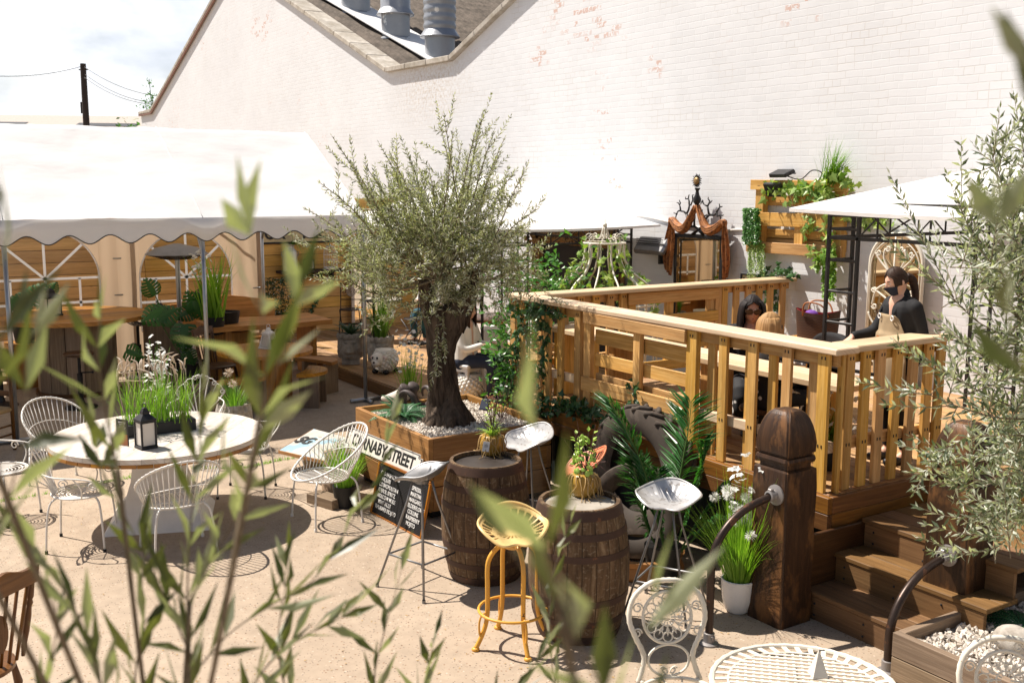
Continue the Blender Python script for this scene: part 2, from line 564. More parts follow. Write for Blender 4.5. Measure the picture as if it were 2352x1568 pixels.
def groundmat():
 t = NT('concrete')
 p = t.coord('Object')
 n1 = t.noise(p, 0.35, 5, 0.6)
 n2 = t.noise(p, 7, 6, 0.65)
 n3 = t.noise(p, 60, 4, 0.6)
 col = t.mix(t.ramp(n1, [(0.3, 0.0), (0.7, 1.0)]), (0.355, 0.277, 0.202), (0.44, 0.352, 0.264))
 col = t.mix(0.5, col, t.ramp(n2, [(0.3, 0.68), (0.7, 1.12)]), 'MULTIPLY')
 for sc, thr, c in ((40, 0.16, (0.20, 0.10, 0.05)), (30, 0.14, (0.52, 0.43, 0.34)), (62, 0.22, (0.10, 0.075, 0.06))):
  vo = t.n('ShaderNodeTexVoronoi', i_Scale=sc)
  t.l(p, vo.inputs['Vector'])
  s1 = t.ramp(vo.outputs['Color'], [(0.68, 0.0), (0.7, 1.0)])
  f = t.math('MULTIPLY', t.ramp(vo.outputs['Distance'], [(thr, 1.0), (thr + 0.12, 0.0)]), s1)
  col = t.mix(t.math('MULTIPLY', f, 0.9), col, c)
 st = t.ramp(t.noise(p, 1.1, 5, 0.65, 0.4), [(0.56, 0.0), (0.72, 1.0)])
 col = t.mix(t.math('MULTIPLY', st, 0.35), col, (0.2, 0.16, 0.125))
 vo = t.n('ShaderNodeTexVoronoi', feature='DISTANCE_TO_EDGE', i_Scale=0.42)
 w = t.n('ShaderNodeVectorMath', operation='MULTIPLY_ADD')
 nz = t.n('ShaderNodeTexNoise', i_Scale=1.6, i_Detail=5.0); t.l(p, nz.inputs['Vector'])
 t.l(nz.outputs['Color'], w.inputs[0]); w.inputs[1].default_value = (0.6, 0.6, 0); t.l(p, w.inputs[2])
 t.l(w.outputs[0], vo.inputs['Vector'])
 cr = t.ramp(vo.outputs['Distance'], [(0.0, 1.0), (0.004, 0.0)])
 col = t.mix(t.math('MULTIPLY', t.math('MULTIPLY', cr, 0.45), t.ramp(n1, [(0.45, 0.0), (0.6, 1.0)])), col, (0.1, 0.08, 0.06))
 t.set(Base_Color=col, Roughness=0.85, Specular_IOR_Level=0.2)
 t.bump(t.math('ADD', n2, t.math('MULTIPLY', n3, 0.6)), 0.35, 0.006)
 return t.m
def barkmat(name, c1, c2, sc=1.0):
 t = NT(name)
 p = t.coord('Object')
 q = t.mapping(p, (8 * sc, 8 * sc, 1.6 * sc))
 n1 = t.noise(q, 1.6, 7, 0.7, 1.2)
 n2 = t.noise(q, 7, 5, 0.65)
 t.set(Base_Color=t.mix(0.5, t.ramp(n1, [(0.33, c2), (0.62, c1)]), t.ramp(n2, [(0.3, 0.5), (0.7, 1.2)]), 'MULTIPLY'), Roughness=0.9, Specular_IOR_Level=0.15)
 t.bump(t.math('ADD', n1, t.math('MULTIPLY', n2, 0.4)), 0.9, 0.03)
 return t.m
def stonemat(name, c1, c2, sc=30, bump=0.4):
 t = NT(name)
 p = t.coord('Object')
 n1 = t.noise(p, sc * 0.3, 5, 0.65)
 n2 = t.noise(p, sc, 5, 0.65)
 rn = t.attr()
 col = t.mix(t.ramp(n1, [(0.35, 0.0), (0.65, 1.0)]), c2, c1)
 col = t.mix(0.35, col, t.ramp(n2, [(0.3, 0.5), (0.7, 1.15)]), 'MULTIPLY')
 col = t.mix(0.35, col, t.ramp(rn, [(0.0, 0.55), (1.0, 1.1)]), 'MULTIPLY')
 t.set(Base_Color=col, Roughness=0.85, Specular_IOR_Level=0.2)
 t.bump(n2, bump, 0.006)
 return t.m
def barrelwood():
 t = NT('barrel_oak')
 p = t.coord('Object')
 sep = t.n('ShaderNodeSeparateXYZ'); t.l(p, sep.inputs[0])
 an = t.math('ARCTAN2', sep.outputs[1], sep.outputs[0])
 st = t.math('MULTIPLY', an, 22 / (2 * PI))
 fl = t.math('FLOOR', st)
 wn = t.n('ShaderNodeTexWhiteNoise', noise_dimensions='1D'); t.l(fl, wn.inputs['W'])
 fr = t.math('FRACT', st)
 gap = t.ramp(t.math('ABSOLUTE', t.math('SUBTRACT', fr, 0.5)), [(0.45, 0.0), (0.5, 1.0)])
 cmb = t.n('ShaderNodeCombineXYZ'); t.l(t.math('MULTIPLY', st, 3.0), cmb.inputs[0]); t.l(sep.outputs[2], cmb.inputs[1])
 g = t.noise(t.mapping(cmb.outputs[0], (0.6, 4, 1)), 1.0, 6, 0.65, 0.8)
 g2 = t.noise(t.mapping(cmb.outputs[0], (1.0, 45, 1)), 1.0, 4, 0.65)
 col = t.ramp(g, [(0.3, (0.045, 0.026, 0.014)), (0.55, (0.14, 0.085, 0.045)), (0.75, (0.27, 0.19, 0.11))])
 col = t.mix(0.6, col, t.ramp(wn.outputs['Value'], [(0.0, 0.5), (1.0, 1.3)]), 'MULTIPLY')
 col = t.mix(t.ramp(g2, [(0.55, 0.0), (0.72, 0.6)]), col, (0.33, 0.27, 0.19))
 col = t.mix(gap, col, (0.01, 0.007, 0.004))
 t.set(Base_Color=col, Roughness=0.75, Specular_IOR_Level=0.25)
 t.bump(t.math('SUBTRACT', t.math('MULTIPLY', g, 0.6), gap), 0.5, 0.005)
 return t.m
M = {}
M['brick'] = brickwall()
M['ground'] = groundmat()
M['coping'] = stonemat('coping_stone', (0.55, 0.51, 0.45), (0.36, 0.32, 0.26), 12)
M['asbestos'] = stonemat('corrugated_cement', (0.19, 0.155, 0.125), (0.085, 0.07, 0.055), 9, 0.6)
M['flash'] = paint('painted_flashing', (0.75, 0.75, 0.75), 0.6, chip=(0.35, 0.33, 0.3), chipamt=0.05, chipscale=6)
M['duct'] = paint('duct_steel', (0.38, 0.40, 0.43), 0.42, 0.5, chip=(0.75, 0.75, 0.73), chipamt=0.06, chipscale=2.2)
M['brownflash'] = paint('brown_flashing', (0.22, 0.12, 0.09), 0.7)
M['shedroof'] = paint('shed_roof', (0.46, 0.40, 0.35), 0.8, dirt=0.3)
M['pole'] = wood('pole_timber', (0.06, 0.045, 0.035), (0.03, 0.024, 0.02), knots=0)
M['wire'] = paint('black_wire', (0.02, 0.022, 0.03), 0.6)
M['canvas'] = canvasmat('white_canvas', (0.82, 0.81, 0.80), 0.17)
M['pvc'] = canvasmat('tent_wall_sheet', (0.64, 0.49, 0.34), 0.42)
M['bar_white'] = canvasmat('window_bar_tape', (0.9, 0.9, 0.9), 0.5, 0.05)
M['galv'] = paint('galvanised_steel', (0.45, 0.46, 0.47), 0.35, 0.85, dirt=0.3)
M['pine'] = wood('new_pine', (0.66, 0.44, 0.215), (0.50, 0.285, 0.11), rough=0.55, knots=0.45)
M['palecap'] = wood('pale_handrail_pine', (0.80, 0.64, 0.44), (0.66, 0.46, 0.27), rough=0.55, knots=0.3, var=0.12)
M['pallet'] = wood('orange_pallet_pine', (0.78, 0.50, 0.20), (0.56, 0.295, 0.085), rough=0.55, knots=0.6, var=0.17, wear=0.25, wearc=(0.22, 0.11, 0.04))
M['fence'] = wood('fence_pine', (0.82, 0.54, 0.22), (0.66, 0.39, 0.135), rough=0.6, knots=0.55, var=0.14)
M['fascia'] = wood('stained_fascia', (0.29, 0.135, 0.036), (0.14, 0.058, 0.015), rough=0.5, knots=0.4, var=0.25, wear=0.3, wearc=(0.09, 0.04, 0.014))
M['deck'] = wood('deck_board', (0.50, 0.325, 0.17), (0.34, 0.20, 0.095), rough=0.7, knots=0.3, var=0.22)
M['step'] = wood('step_board', (0.25, 0.145, 0.065), (0.15, 0.08, 0.033), rough=0.65, knots=0.45, var=0.2)
M['planter'] = wood('planter_board', (0.52, 0.29, 0.105), (0.31, 0.15, 0.042), rough=0.6, knots=0.5, var=0.25, wear=0.3, wearc=(0.16, 0.085, 0.035))
M['darkpost'] = wood('tarred_oak', (0.075, 0.038, 0.018), (0.02, 0.010, 0.006), knot=(0.01, 0.006, 0.004), knots=0.5, rough=0.45, var=0.1, wear=0.65, wearc=(0.21, 0.095, 0.032), gscale=0.8, bump=0.9)
M['spool'] = wood('spool_pine', (0.60, 0.31, 0.085), (0.38, 0.165, 0.038), rough=0.45, knots=0.4, var=0.25, wear=0.3, wearc=(0.17, 0.075, 0.02))
M['greywood'] = wood('weathered_board', (0.36, 0.27, 0.185), (0.22, 0.155, 0.10), rough=0.75, knots=0.4, var=0.25)
M['whitewood'] = wood('whitewashed_board', (0.80, 0.75, 0.68), (0.66, 0.58, 0.49), rough=0.55, knots=0.12, var=0.1, wear=0.3, wearc=(0.5, 0.36, 0.22))
M['dkwood'] = wood('dark_brown_wood', (0.13, 0.065, 0.03), (0.06, 0.028, 0.014), rough=0.35, knots=0.2, var=0.15)
M['chairwood'] = wood('varnished_chair_wood', (0.20, 0.095, 0.034), (0.10, 0.045, 0.016), rough=0.3, knots=0.1, var=0.2)
M['tablewood'] = wood('honey_varnish', (0.48, 0.20, 0.055), (0.34, 0.125, 0.03), rough=0.25, knots=0.1, var=0.1)
M['shelf'] = wood('dark_shelf_board', (0.085, 0.06, 0.045), (0.04, 0.028, 0.02), rough=0.8, knots=0.2)
M['barrel'] = barrelwood()
M['hoop'] = paint('rusty_hoop', (0.085, 0.048, 0.034), 0.65, 0.35, chip=(0.16, 0.07, 0.035), chipamt=0.1, chipscale=9, dirt=0.5)
M['darktop'] = paint('dark_barrel_head', (0.06, 0.05, 0.045), 0.4, dirt=0.5)
M['greytop'] = paint('grey_barrel_head', (0.40, 0.36, 0.30), 0.55, chip=(0.28, 0.23, 0.17), chipamt=0.15, chipscale=5, dirt=0.4)
M['whitemetal'] = paint('white_painted_wire', (0.80, 0.77, 0.71), 0.4, chip=(0.45, 0.33, 0.22), chipamt=-0.02, chipscale=60)
M['cream'] = paint('cream_painted_iron', (0.74, 0.69, 0.58), 0.45, chip=(0.38, 0.27, 0.17), chipamt=0.03, chipscale=45)
M['whitepaint'] = paint('white_board_paint', (0.80, 0.77, 0.73), 0.5)
M['black'] = paint('black_metal', (0.016, 0.016, 0.018), 0.45, dirt=0.3)
M['blackframe'] = paint('black_gazebo_frame', (0.022, 0.02, 0.02), 0.4, dirt=0.3)
M['iron'] = paint('dark_cast_iron', (0.025, 0.023, 0.024), 0.4, 0.3, dirt=0.4)
M['rubber'] = paint('black_rubber', (0.02, 0.02, 0.02), 0.8)
M['silver'] = paint('worn_silver_seat', (0.60, 0.59, 0.58), 0.38, 0.5, chip=(0.34, 0.31, 0.28), chipamt=0.1, chipscale=28, dirt=0.35)
M['greymetal'] = paint('bare_grey_steel', (0.27, 0.27, 0.275), 0.42, 0.65, dirt=0.4)
M['yellow'] = paint('chipped_yellow_paint', (0.72, 0.36, 0.05), 0.45, chip=(0.06, 0.035, 0.02), chipamt=0.035, chipscale=34)
M['paleyellow'] = paint('faded_yellow_paint', (0.80, 0.56, 0.23), 0.45, chip=(0.1, 0.05, 0.02), chipamt=0.02, chipscale=30)
M['coral'] = paint('coral_paint', (0.72, 0.24, 0.12), 0.45, chip=(0.25, 0.06, 0.03), chipamt=0.03, chipscale=40)
M['pipe'] = paint('dark_scaffold_pipe', (0.055, 0.036, 0.028), 0.38, 0.5, chip=(0.12, 0.055, 0.03), chipamt=0.12, chipscale=12, dirt=0.5)
M['flange'] = paint('grey_clamp', (0.30, 0.28, 0.27), 0.5, 0.5, chip=(0.3, 0.05, 0.04), chipamt=-0.01, chipscale=30)
M['greenclad'] = paint('dark_green_cladding', (0.014, 0.022, 0.018), 0.6, dirt=0.4)
M['tyre'] = paint('dusty_tyre_rubber', (0.07, 0.054, 0.042), 0.85, chip=(0.09, 0.07, 0.055), chipamt=0.1, chipscale=5, dirt=0.5)
M['orangerim'] = paint('rusty_orange_rim', (0.34, 0.16, 0.05), 0.6, dirt=0.5)
M['whiteplastic'] = paint('white_glazed_pot', (0.80, 0.78, 0.76), 0.3, dirt=0.05)
M['blackpot'] = paint('black_plastic_pot', (0.015, 0.015, 0.015), 0.5)
M['yellowpot'] = paint('mustard_glazed_pot', (0.42, 0.24, 0.035), 0.35, chip=(0.2, 0.11, 0.03), chipamt=0.08, chipscale=18)
M['roots'] = paint('pale_dry_root', (0.46, 0.30, 0.12), 0.8)
M['gravel'] = stonemat('white_gravel', (0.80, 0.74, 0.66), (0.62, 0.54, 0.45), 40)
M['soil'] = stonemat('gravel_bed', (0.5, 0.45, 0.38), (0.35, 0.3, 0.25), 60)
M['lionstone'] = stonemat('cast_stone', (0.52, 0.48, 0.42), (0.28, 0.245, 0.205), 26)
M['sheepwhite'] = paint('white_ceramic_fleece', (0.80, 0.76, 0.68), 0.4, dirt=0.1)
M['pink'] = paint('ceramic_face', (0.78, 0.62, 0.55), 0.4, dirt=0.05)
M['bark'] = barkmat('olive_bark', (0.15, 0.11, 0.08), (0.018, 0.012, 0.009))
M['twig'] = barkmat('olive_twig', (0.36, 0.29, 0.20), (0.20, 0.155, 0.10), 3)
M['olive'] = leafmat('olive_leaf', (0.09, 0.11, 0.045), (0.31, 0.31, 0.17), (0.50, 0.50, 0.41), 0.38, 0.2)
M['olive2'] = leafmat('olive_leaf_dark', (0.075, 0.10, 0.06), (0.22, 0.245, 0.15), (0.50, 0.52, 0.44), 0.4, 0.2)
M['olive3'] = leafmat('olive_leaf_near', (0.025, 0.036, 0.012), (0.135, 0.14, 0.045), (0.24, 0.25, 0.17), 0.38, 0.26)
M['ivy'] = leafmat('ivy_leaf', (0.02, 0.06, 0.022), (0.055, 0.13, 0.04), None, 0.35, 0.12)
M['ivylight'] = leafmat('variegated_ivy_leaf', (0.12, 0.24, 0.04), (0.36, 0.44, 0.12), None, 0.4, 0.25)
M['laurel'] = leafmat('glossy_green_leaf', (0.035, 0.12, 0.025), (0.11, 0.27, 0.05), None, 0.28, 0.25)
M['grass'] = leafmat('grass_blade', (0.06, 0.15, 0.015), (0.18, 0.30, 0.05), None, 0.45, 0.35)
M['brightgrass'] = leafmat('bright_grass_blade', (0.12, 0.26, 0.02), (0.28, 0.44, 0.06), None, 0.45, 0.35)
M['dryplume'] = leafmat('pale_grass_plume', (0.55, 0.46, 0.36), (0.74, 0.66, 0.55), None, 0.8, 0.3, (1.1, 1, 0.9))
M['flower'] = leafmat('white_petal', (0.80, 0.80, 0.76), (0.86, 0.86, 0.84), None, 0.6, 0.3, (1.1, 1.1, 1.05))
M['monstera'] = leafmat('monstera_leaf', (0.018, 0.075, 0.018), (0.05, 0.16, 0.03), None, 0.35, 0.15)
M['palm'] = leafmat('palm_leaf', (0.02, 0.09, 0.02), (0.07, 0.22, 0.05), None, 0.3, 0.25)
M['fern'] = leafmat('fern_leaf', (0.02, 0.085, 0.03), (0.05, 0.17, 0.06), None, 0.45, 0.2)
M['darkfern'] = leafmat('dark_fern_leaf', (0.012, 0.04, 0.018), (0.03, 0.08, 0.03), None, 0.45, 0.2)
M['succulent'] = leafmat('lime_succulent', (0.26, 0.42, 0.06), (0.45, 0.60, 0.14), None, 0.3, 0.2)
M['stem'] = paint('green_stem', (0.07, 0.15, 0.03), 0.6)
M['drystem'] = paint('purple_brown_stem', (0.11, 0.055, 0.05), 0.7)
M['skin'] = NT('skin').set(Base_Color=(0.66, 0.40, 0.29), Roughness=0.5, Subsurface_Weight=0.12, Subsurface_Radius=(0.02, 0.008, 0.005), Specular_IOR_Level=0.35).m
M['skintan'] = NT('tanned_skin').set(Base_Color=(0.56, 0.28, 0.18), Roughness=0.5, Subsurface_Weight=0.12, Subsurface_Radius=(0.02, 0.008, 0.005), Specular_IOR_Level=0.35).m
M['lips'] = NT('lips').set(Base_Color=(0.36, 0.12, 0.1), Roughness=0.4).m
M['blackcloth'] = paint('black_fabric', (0.014, 0.014, 0.016), 0.85, dirt=0.3)
M['navy'] = paint('navy_denim', (0.018, 0.026, 0.05), 0.8, dirt=0.3)
M['teal'] = paint('teal_denim', (0.03, 0.12, 0.16), 0.85, dirt=0.4)
M['apron'] = paint('khaki_canvas', (0.38, 0.28, 0.165), 0.85, dirt=0.35, bump=0.2)
M['leather'] = paint('tan_leather', (0.36, 0.13, 0.045), 0.5)
M['gold'] = paint('antique_gold', (0.34, 0.21, 0.085), 0.42, 0.55, chip=(0.09, 0.055, 0.03), chipamt=0.14, chipscale=26, dirt=0.5, bump=0.5)
M['copperdrape'] = paint('copper_leaf', (0.42, 0.165, 0.05), 0.62, 0.15, chip=(0.15, 0.055, 0.02), chipamt=0.17, chipscale=32, dirt=0.6, bump=1.0)
M['mirror'] = NT('mirror_glass').set(Base_Color=(0.80, 0.72, 0.58), Metallic=1.0, Roughness=0.02).m
M['chalk'] = NT('blackboard').set(Base_Color=(0.012, 0.011, 0.012), Roughness=0.6).m
M['white'] = NT('white_lettering').set(Base_Color=(0.80, 0.79, 0.76), Roughness=0.6).m
M['blackink'] = NT('black_lettering').set(Base_Color=(0.012, 0.012, 0.012), Roughness=0.5).m
M['signwhite'] = paint('sign_enamel', (0.78, 0.74, 0.66), 0.45, dirt=0.2)
M['signcream'] = paint('cream_sign', (0.62, 0.50, 0.28), 0.55, dirt=0.4)
M['blueboard'] = paint('faded_blue_board', (0.50, 0.48, 0.43), 0.6, chip=(0.24, 0.36, 0.42), chipamt=0.14, chipscale=3, dirt=0.4)
M['paper'] = paint('kraft_menu', (0.62, 0.45, 0.27), 0.8, dirt=0.1)
M['purple'] = paint('purple_cloth', (0.16, 0.05, 0.34), 0.7)
M['red'] = paint('red_lining', (0.36, 0.02, 0.025), 0.7)
M['frost'] = NT('frosted_pane').set(Base_Color=(0.62, 0.58, 0.52), Roughness=0.5).m
M['plasma'] = paint('pale_driftwood', (0.66, 0.60, 0.52), 0.7, dirt=0.3)
M['horn'] = paint('ridged_horn', (0.075, 0.055, 0.05), 0.6, dirt=0.4)
M['straw'] = paint('woven_rush', (0.42, 0.28, 0.13), 0.8, dirt=0.4)
def hairmat(name, c1, c2):
 t = NT(name)
 q = t.mapping(t.coord('UV'), (42, 1.5, 1))
 t.set(Base_Color=t.ramp(t.noise(q, 1.0, 4, 0.6), [(0.3, c2), (0.7, c1)]), Roughness=0.6, Specular_IOR_Level=0.25)
 t.bump(t.noise(q, 1.0, 4, 0.6), 0.4, 0.004)
 return t.m
M['hairdark'] = hairmat('dark_hair', (0.018, 0.01, 0.009), (0.006, 0.004, 0.004))
M['hairbrown'] = hairmat('brown_hair', (0.055, 0.028, 0.016), (0.02, 0.011, 0.008))
M['hairblond'] = hairmat('blond_hair', (0.50, 0.30, 0.13), (0.26, 0.135, 0.05))
def checkmat():
 t = NT('checked_bag')
 ck = t.n('ShaderNodeTexChecker', i_Scale=1.0)
 t.l(t.mapping(t.coord('UV'), (34, 34, 1)), ck.inputs['Vector'])
 ck.inputs['Color1'].default_value = (0.10, 0.05, 0.03, 1)
 ck.inputs['Color2'].default_value = (0.035, 0.018, 0.013, 1)
 t.set(Base_Color=ck.outputs[0], Roughness=0.5)
 return t.m
def glassmat():
 t = NT('clear_film')
 tr = t.n('ShaderNodeBsdfTransparent'); tr.inputs[0].default_value = (0.93, 0.92, 0.9, 1)
 gl = t.n('ShaderNodeBsdfGlossy'); gl.inputs['Roughness'].default_value = 0.12
 mx = t.n('ShaderNodeMixShader'); mx.inputs[0].default_value = 0.06
 t.l(tr.outputs[0], mx.inputs[1]); t.l(gl.outputs[0], mx.inputs[2]); t.l(mx.outputs[0], t.out.inputs['Surface'])
 return t.m
M['check'] = checkmat()
M['film'] = glassmat()
def daisymat():
 t = NT('daisy_print')
 vo = t.n('ShaderNodeTexVoronoi', i_Scale=11.0)
 t.l(t.coord('Object'), vo.inputs['Vector'])
 t.set(Base_Color=t.mix(t.ramp(vo.outputs['Distance'], [(0.2, 1.0), (0.25, 0.0)]), (0.012, 0.012, 0.014), (0.75, 0.74, 0.7)), Roughness=0.8)
 return t.m
M['daisy'] = daisymat()
SUN_H, SUN_EL = V3((-0.839, -0.545, 0)), rad(57)
sdir = (SUN_H * math.cos(SUN_EL) + V3((0, 0, math.sin(SUN_EL)))).normalized()
sl = bpy.data.lights.new('sun', 'SUN')
sl.energy = 5.0
sl.angle = rad(0.53)
sl.color = (1.0, 0.92, 0.83)
so = bpy.data.objects.new('sun', sl)
COL.objects.link(so)
so.rotation_euler = sdir.to_track_quat('Z', 'Y').to_euler()
so.location = (-20, -15, 40)
wd = bpy.data.worlds.new('World')
SC.world = wd
wd.use_nodes = True
nt = wd.node_tree
bg = nt.nodes['Background']
sky = nt.nodes.new('ShaderNodeTexSky')
sky.sky_type = 'NISHITA'
sky.sun_disc = False
sky.sun_elevation = SUN_EL
sky.sun_rotation = math.atan2(SUN_H.x, SUN_H.y)
sky.air_density = 1.0
sky.dust_density = 1.5
tc = nt.nodes.new('ShaderNodeTexCoord')
mp = nt.nodes.new('ShaderNodeMapping')
mp.inputs['Scale'].default_value = (1, 1, 1.9)
mp.inputs['Location'].default_value = (0.31, 0.12, 0.07)
nt.links.new(tc.outputs['Generated'], mp.inputs['Vector'])
cn = nt.nodes.new('ShaderNodeTexNoise')
for k, v_ in (('Scale', 5.2), ('Detail', 8.0), ('Roughness', 0.52), ('Distortion', 0.25)): cn.inputs[k].default_value = v_
nt.links.new(mp.outputs[0], cn.inputs['Vector'])
cr = nt.nodes.new('ShaderNodeValToRGB')
cr.color_ramp.elements[0].position = 0.42
cr.color_ramp.elements[0].color = (0.5, 0.5, 0.5, 1)
cr.color_ramp.elements[1].position = 0.56
nt.links.new(cn.outputs['Fac'], cr.inputs['Fac'])
c2 = nt.nodes.new('ShaderNodeTexNoise')
for k, v_ in (('Scale', 9.0), ('Detail', 6.0), ('Roughness', 0.5)): c2.inputs[k].default_value = v_
nt.links.new(mp.outputs[0], c2.inputs['Vector'])
cc = nt.nodes.new('ShaderNodeValToRGB')
cc.color_ramp.elements[0].position = 0.35
cc.color_ramp.elements[0].color = (12.5, 13.0, 14.2, 1)
cc.color_ramp.elements[1].position = 0.6
cc.color_ramp.elements[1].color = (17, 17, 17, 1)
nt.links.new(c2.outputs['Fac'], cc.inputs['Fac'])
mxw = nt.nodes.new('ShaderNodeMix')
mxw.data_type = 'RGBA'
nt.links.new(cr.outputs['Color'], mxw.inputs[0])
nt.links.new(sky.outputs[0], mxw.inputs[6])
nt.links.new(cc.outputs['Color'], mxw.inputs[7])
nt.links.new(mxw.outputs[2], bg.inputs['Color'])
sx_ = nt.nodes.new('ShaderNodeSeparateXYZ')
nt.links.new(tc.outputs['Generated'], sx_.inputs[0])
zr = nt.nodes.new('ShaderNodeValToRGB')
zr.color_ramp.elements[0].position, zr.color_ramp.elements[0].color = 0.30, (1, 1, 1, 1)
zr.color_ramp.elements[1].position, zr.color_ramp.elements[1].color = 0.62, (.05, .05, .05, 1)
nt.links.new(sx_.outputs[2], zr.inputs['Fac'])
mm_ = nt.nodes.new('ShaderNodeMath'); mm_.operation = 'MULTIPLY'
nt.links.new(cr.outputs['Color'], mm_.inputs[0]); nt.links.new(zr.outputs['Color'], mm_.inputs[1])
vd = nt.nodes.new('ShaderNodeVectorMath'); vd.operation = 'DOT_PRODUCT'
nt.links.new(tc.outputs['Generated'], vd.inputs[0]); vd.inputs[1].default_value = (-.99, .12, 0)
vr = nt.nodes.new('ShaderNodeValToRGB')
vr.color_ramp.elements[0].position, vr.color_ramp.elements[0].color = .25, (.12, .12, .12, 1)
vr.color_ramp.elements[1].position, vr.color_ramp.elements[1].color = .7, (1, 1, 1, 1)
nt.links.new(vd.outputs['Value'], vr.inputs['Fac'])
m2_ = nt.nodes.new('ShaderNodeMath'); m2_.operation = 'MULTIPLY'
nt.links.new(mm_.outputs[0], m2_.inputs[0]); nt.links.new(vr.outputs['Color'], m2_.inputs[1])
nt.links.new(m2_.outputs[0], mxw.inputs[0])
bg.inputs['Strength'].default_value = 0.05
SC.view_settings.view_transform = 'Standard'
SC.view_settings.look = 'None'
SC.view_settings.exposure = 0.7
SC.view_settings.gamma = 1.0
SC.cycles.max_bounces = 8
SC.cycles.diffuse_bounces = 3
SC.cycles.glossy_bounces = 3
SC.cycles.transparent_max_bounces = 16
SC.cycles.use_denoising = True
SC.cycles.sample_clamp_indirect = 6.0
gm = MB()
gm.grid(lambda u, v: V3((-160 + 260 * u, -90 + 260 * v, 0)), 52, 52)
tag(gm.build('ground', M['ground']), kind='structure')
jg = MB()
jp = [G(*q) for q in ((0, 1152), (110, 1133), (240, 1108), (330, 1090), (430, 1076), (560, 1075), (640, 1058), (715, 1046))]
for i in range(len(jp) - 1):
 for k in range(260):
  t = R.random()
  p = jp[i].lerp(jp[i + 1], t)
  dens = 0.5 + 0.5 * mnoise.noise(p * 2.3)
  if R.random() > dens * 1.25: continue
  p = p + V3((R.gauss(0, .018), R.gauss(0, .018), 0.0))
  jg.blade(p, V3((R.gauss(0, .5), R.gauss(0, .5), 1)), R.uniform(.015, .05), .004, .6, 2)
tag(jg.build('joint_grass', M['brightgrass']), 'short green grass growing along the crack in the concrete', 'grass', kind='stuff')
WY = 9.5
bld = thing('brick_building', 'white painted brick factory wall with two gables and a valley roof behind the yard', 'building', (-17, WY, 0))
prof = [(-40.2, 0), (-40.2, 5.31), (-38.5, 5.3), (-28.8, 8.72), (-19.49, 5.08), (-16.87, 5.06), (-6.9, 8.7), (3.2, 5.06), (9.0, 5.06), (9.0, 0)]
wm = MB()
wm.prism([V3((x, WY, z)) for x, z in prof], (0, 0.35, 0))
wm.build('brick_wall', M['brick'], bld, world=True)
cp = MB()
top = prof[1:9]
for (x0, z0), (x1, z1) in zip(top[:-1], top[1:]):
 a, b = V3((x0, WY + .15, z0 + .05)), V3((x1, WY + .15, z1 + .05))
 L = (b - a).length
 n = max(1, round(L / 0.95))
 for k in range(n):
  p, q = a.lerp(b, k / n), a.lerp(b, (k + 1) / n)
  d = (q - p).normalized() * 0.006
  cp.beam(p + d, q - d, 0.5, 0.1 + R.uniform(-.006, .006), ch=.012)
cp.build('coping', M['coping'], bld, world=True)
bf = MB()
for (x0, z0), (x1, z1) in ((prof[1], prof[2]), (prof[2], prof[3])):
 bf.beam((x0, WY - .06, z0 - .0), (x1, WY - .06, z1 - .0), .06, .13)
bf.build('verge_flashing', M['brownflash'], bld, world=True)
def roofz(x): return 5.0 + 0.391 * (-19.3 - x)
rf = MB()
PER = 0.16
def roof_fn(u, v):
 y = 9.87 + 15 * u
 x = -28.8 + 9.6 * v
 return V3((x, y, roofz(x) + 0.028 * math.cos(2 * PI * y / PER) + (0.02 if (v * 6) % 1 < .5 else 0)))
rf.grid(roof_fn, 750, 12)
roof = rf.build('roof', M['asbestos'], bld, True, world=True)
r2 = MB()
p1, p2 = W(1645 / 1.7415, 12 / 1.7415, 17.0), W(1978 / 1.7415, 68 / 1.7415, 20.5)
def roof2(u, v):
 p = p1.lerp(p2, u * 1.5 - .25)
 return p + V3((3.2, 0, -2.2)) * v + V3((.0, 0, 0.05 * math.cos(2 * PI * u * 24)))
r2.grid(roof2, 300, 4)
r2.build('roof', M['asbestos'], bld, True, world=True)
rt = MB()
rt.grid(lambda u, v: V3((-16.9 + 10 * v, 9.87 + 15 * u, 5.0 + 3.62 * v)), 4, 4)
rt.build('roof', M['asbestos'], bld, world=True)
def on_roof(u, v, lift=0.0):
 d = ray(u, v)
 t = (5.0 + .391 * (-19.3) + lift - CAM.z) / (d.z + .391 * d.x)
 return CAM + d * t
ducts = []
for (sx, sy, w_, nm) in ((1760, 226, 127, 0), (1583, 133, 120, 1), (1423, 32, 122, 2)):
 p = on_roof(sx / 1.7415, sy / 1.7415, 0.12)
 dep = (p - CAM).dot(FW)
 ducts.append((p, w_ / 1.7415 / F_PX * dep / 2, nm))
fl = MB()
a, b = ducts[0][0], ducts[2][0]
d = (b - a).normalized()
fl.beam(a - d * 1.2 - V3((0, 0, .0)), b + d * 1.8, 2 * ducts[0][1] * 1.45, .03, up=(.36, 0, .93))
fl.build('roof_flashing', M['flash'], roof, world=True)
for p, r, k in ducts:
 du = MB()
 z0 = -r * .5
 pr = [(r * 1.22, z0), (r * 1.2, z0 + .03), (r * .95, z0 + .08), (r * .95, r * 1.15), (r * 1.25, r * 1.12), (r * 1.27, r * 1.16), (r * 1.02, r * 1.55), (r * .99, r * 1.6)]
 z = r * 1.6
 while z < 4.2:
  if k == 0: pr += [(r * .99, z + .01), (r * 1.03, z + .05), (r * 1.03, z + .1), (r * .99, z + .14)]; z += .17
  else: pr += [(r, z + .8)]; z += .8
 pr += [(r, z + .1), (0.001, z + .12)]
 du.lathe(pr, 40, p)
 du.build('ventilation_duct', M['duct'], roof, True, world=True, angle=40)
cd = MB()
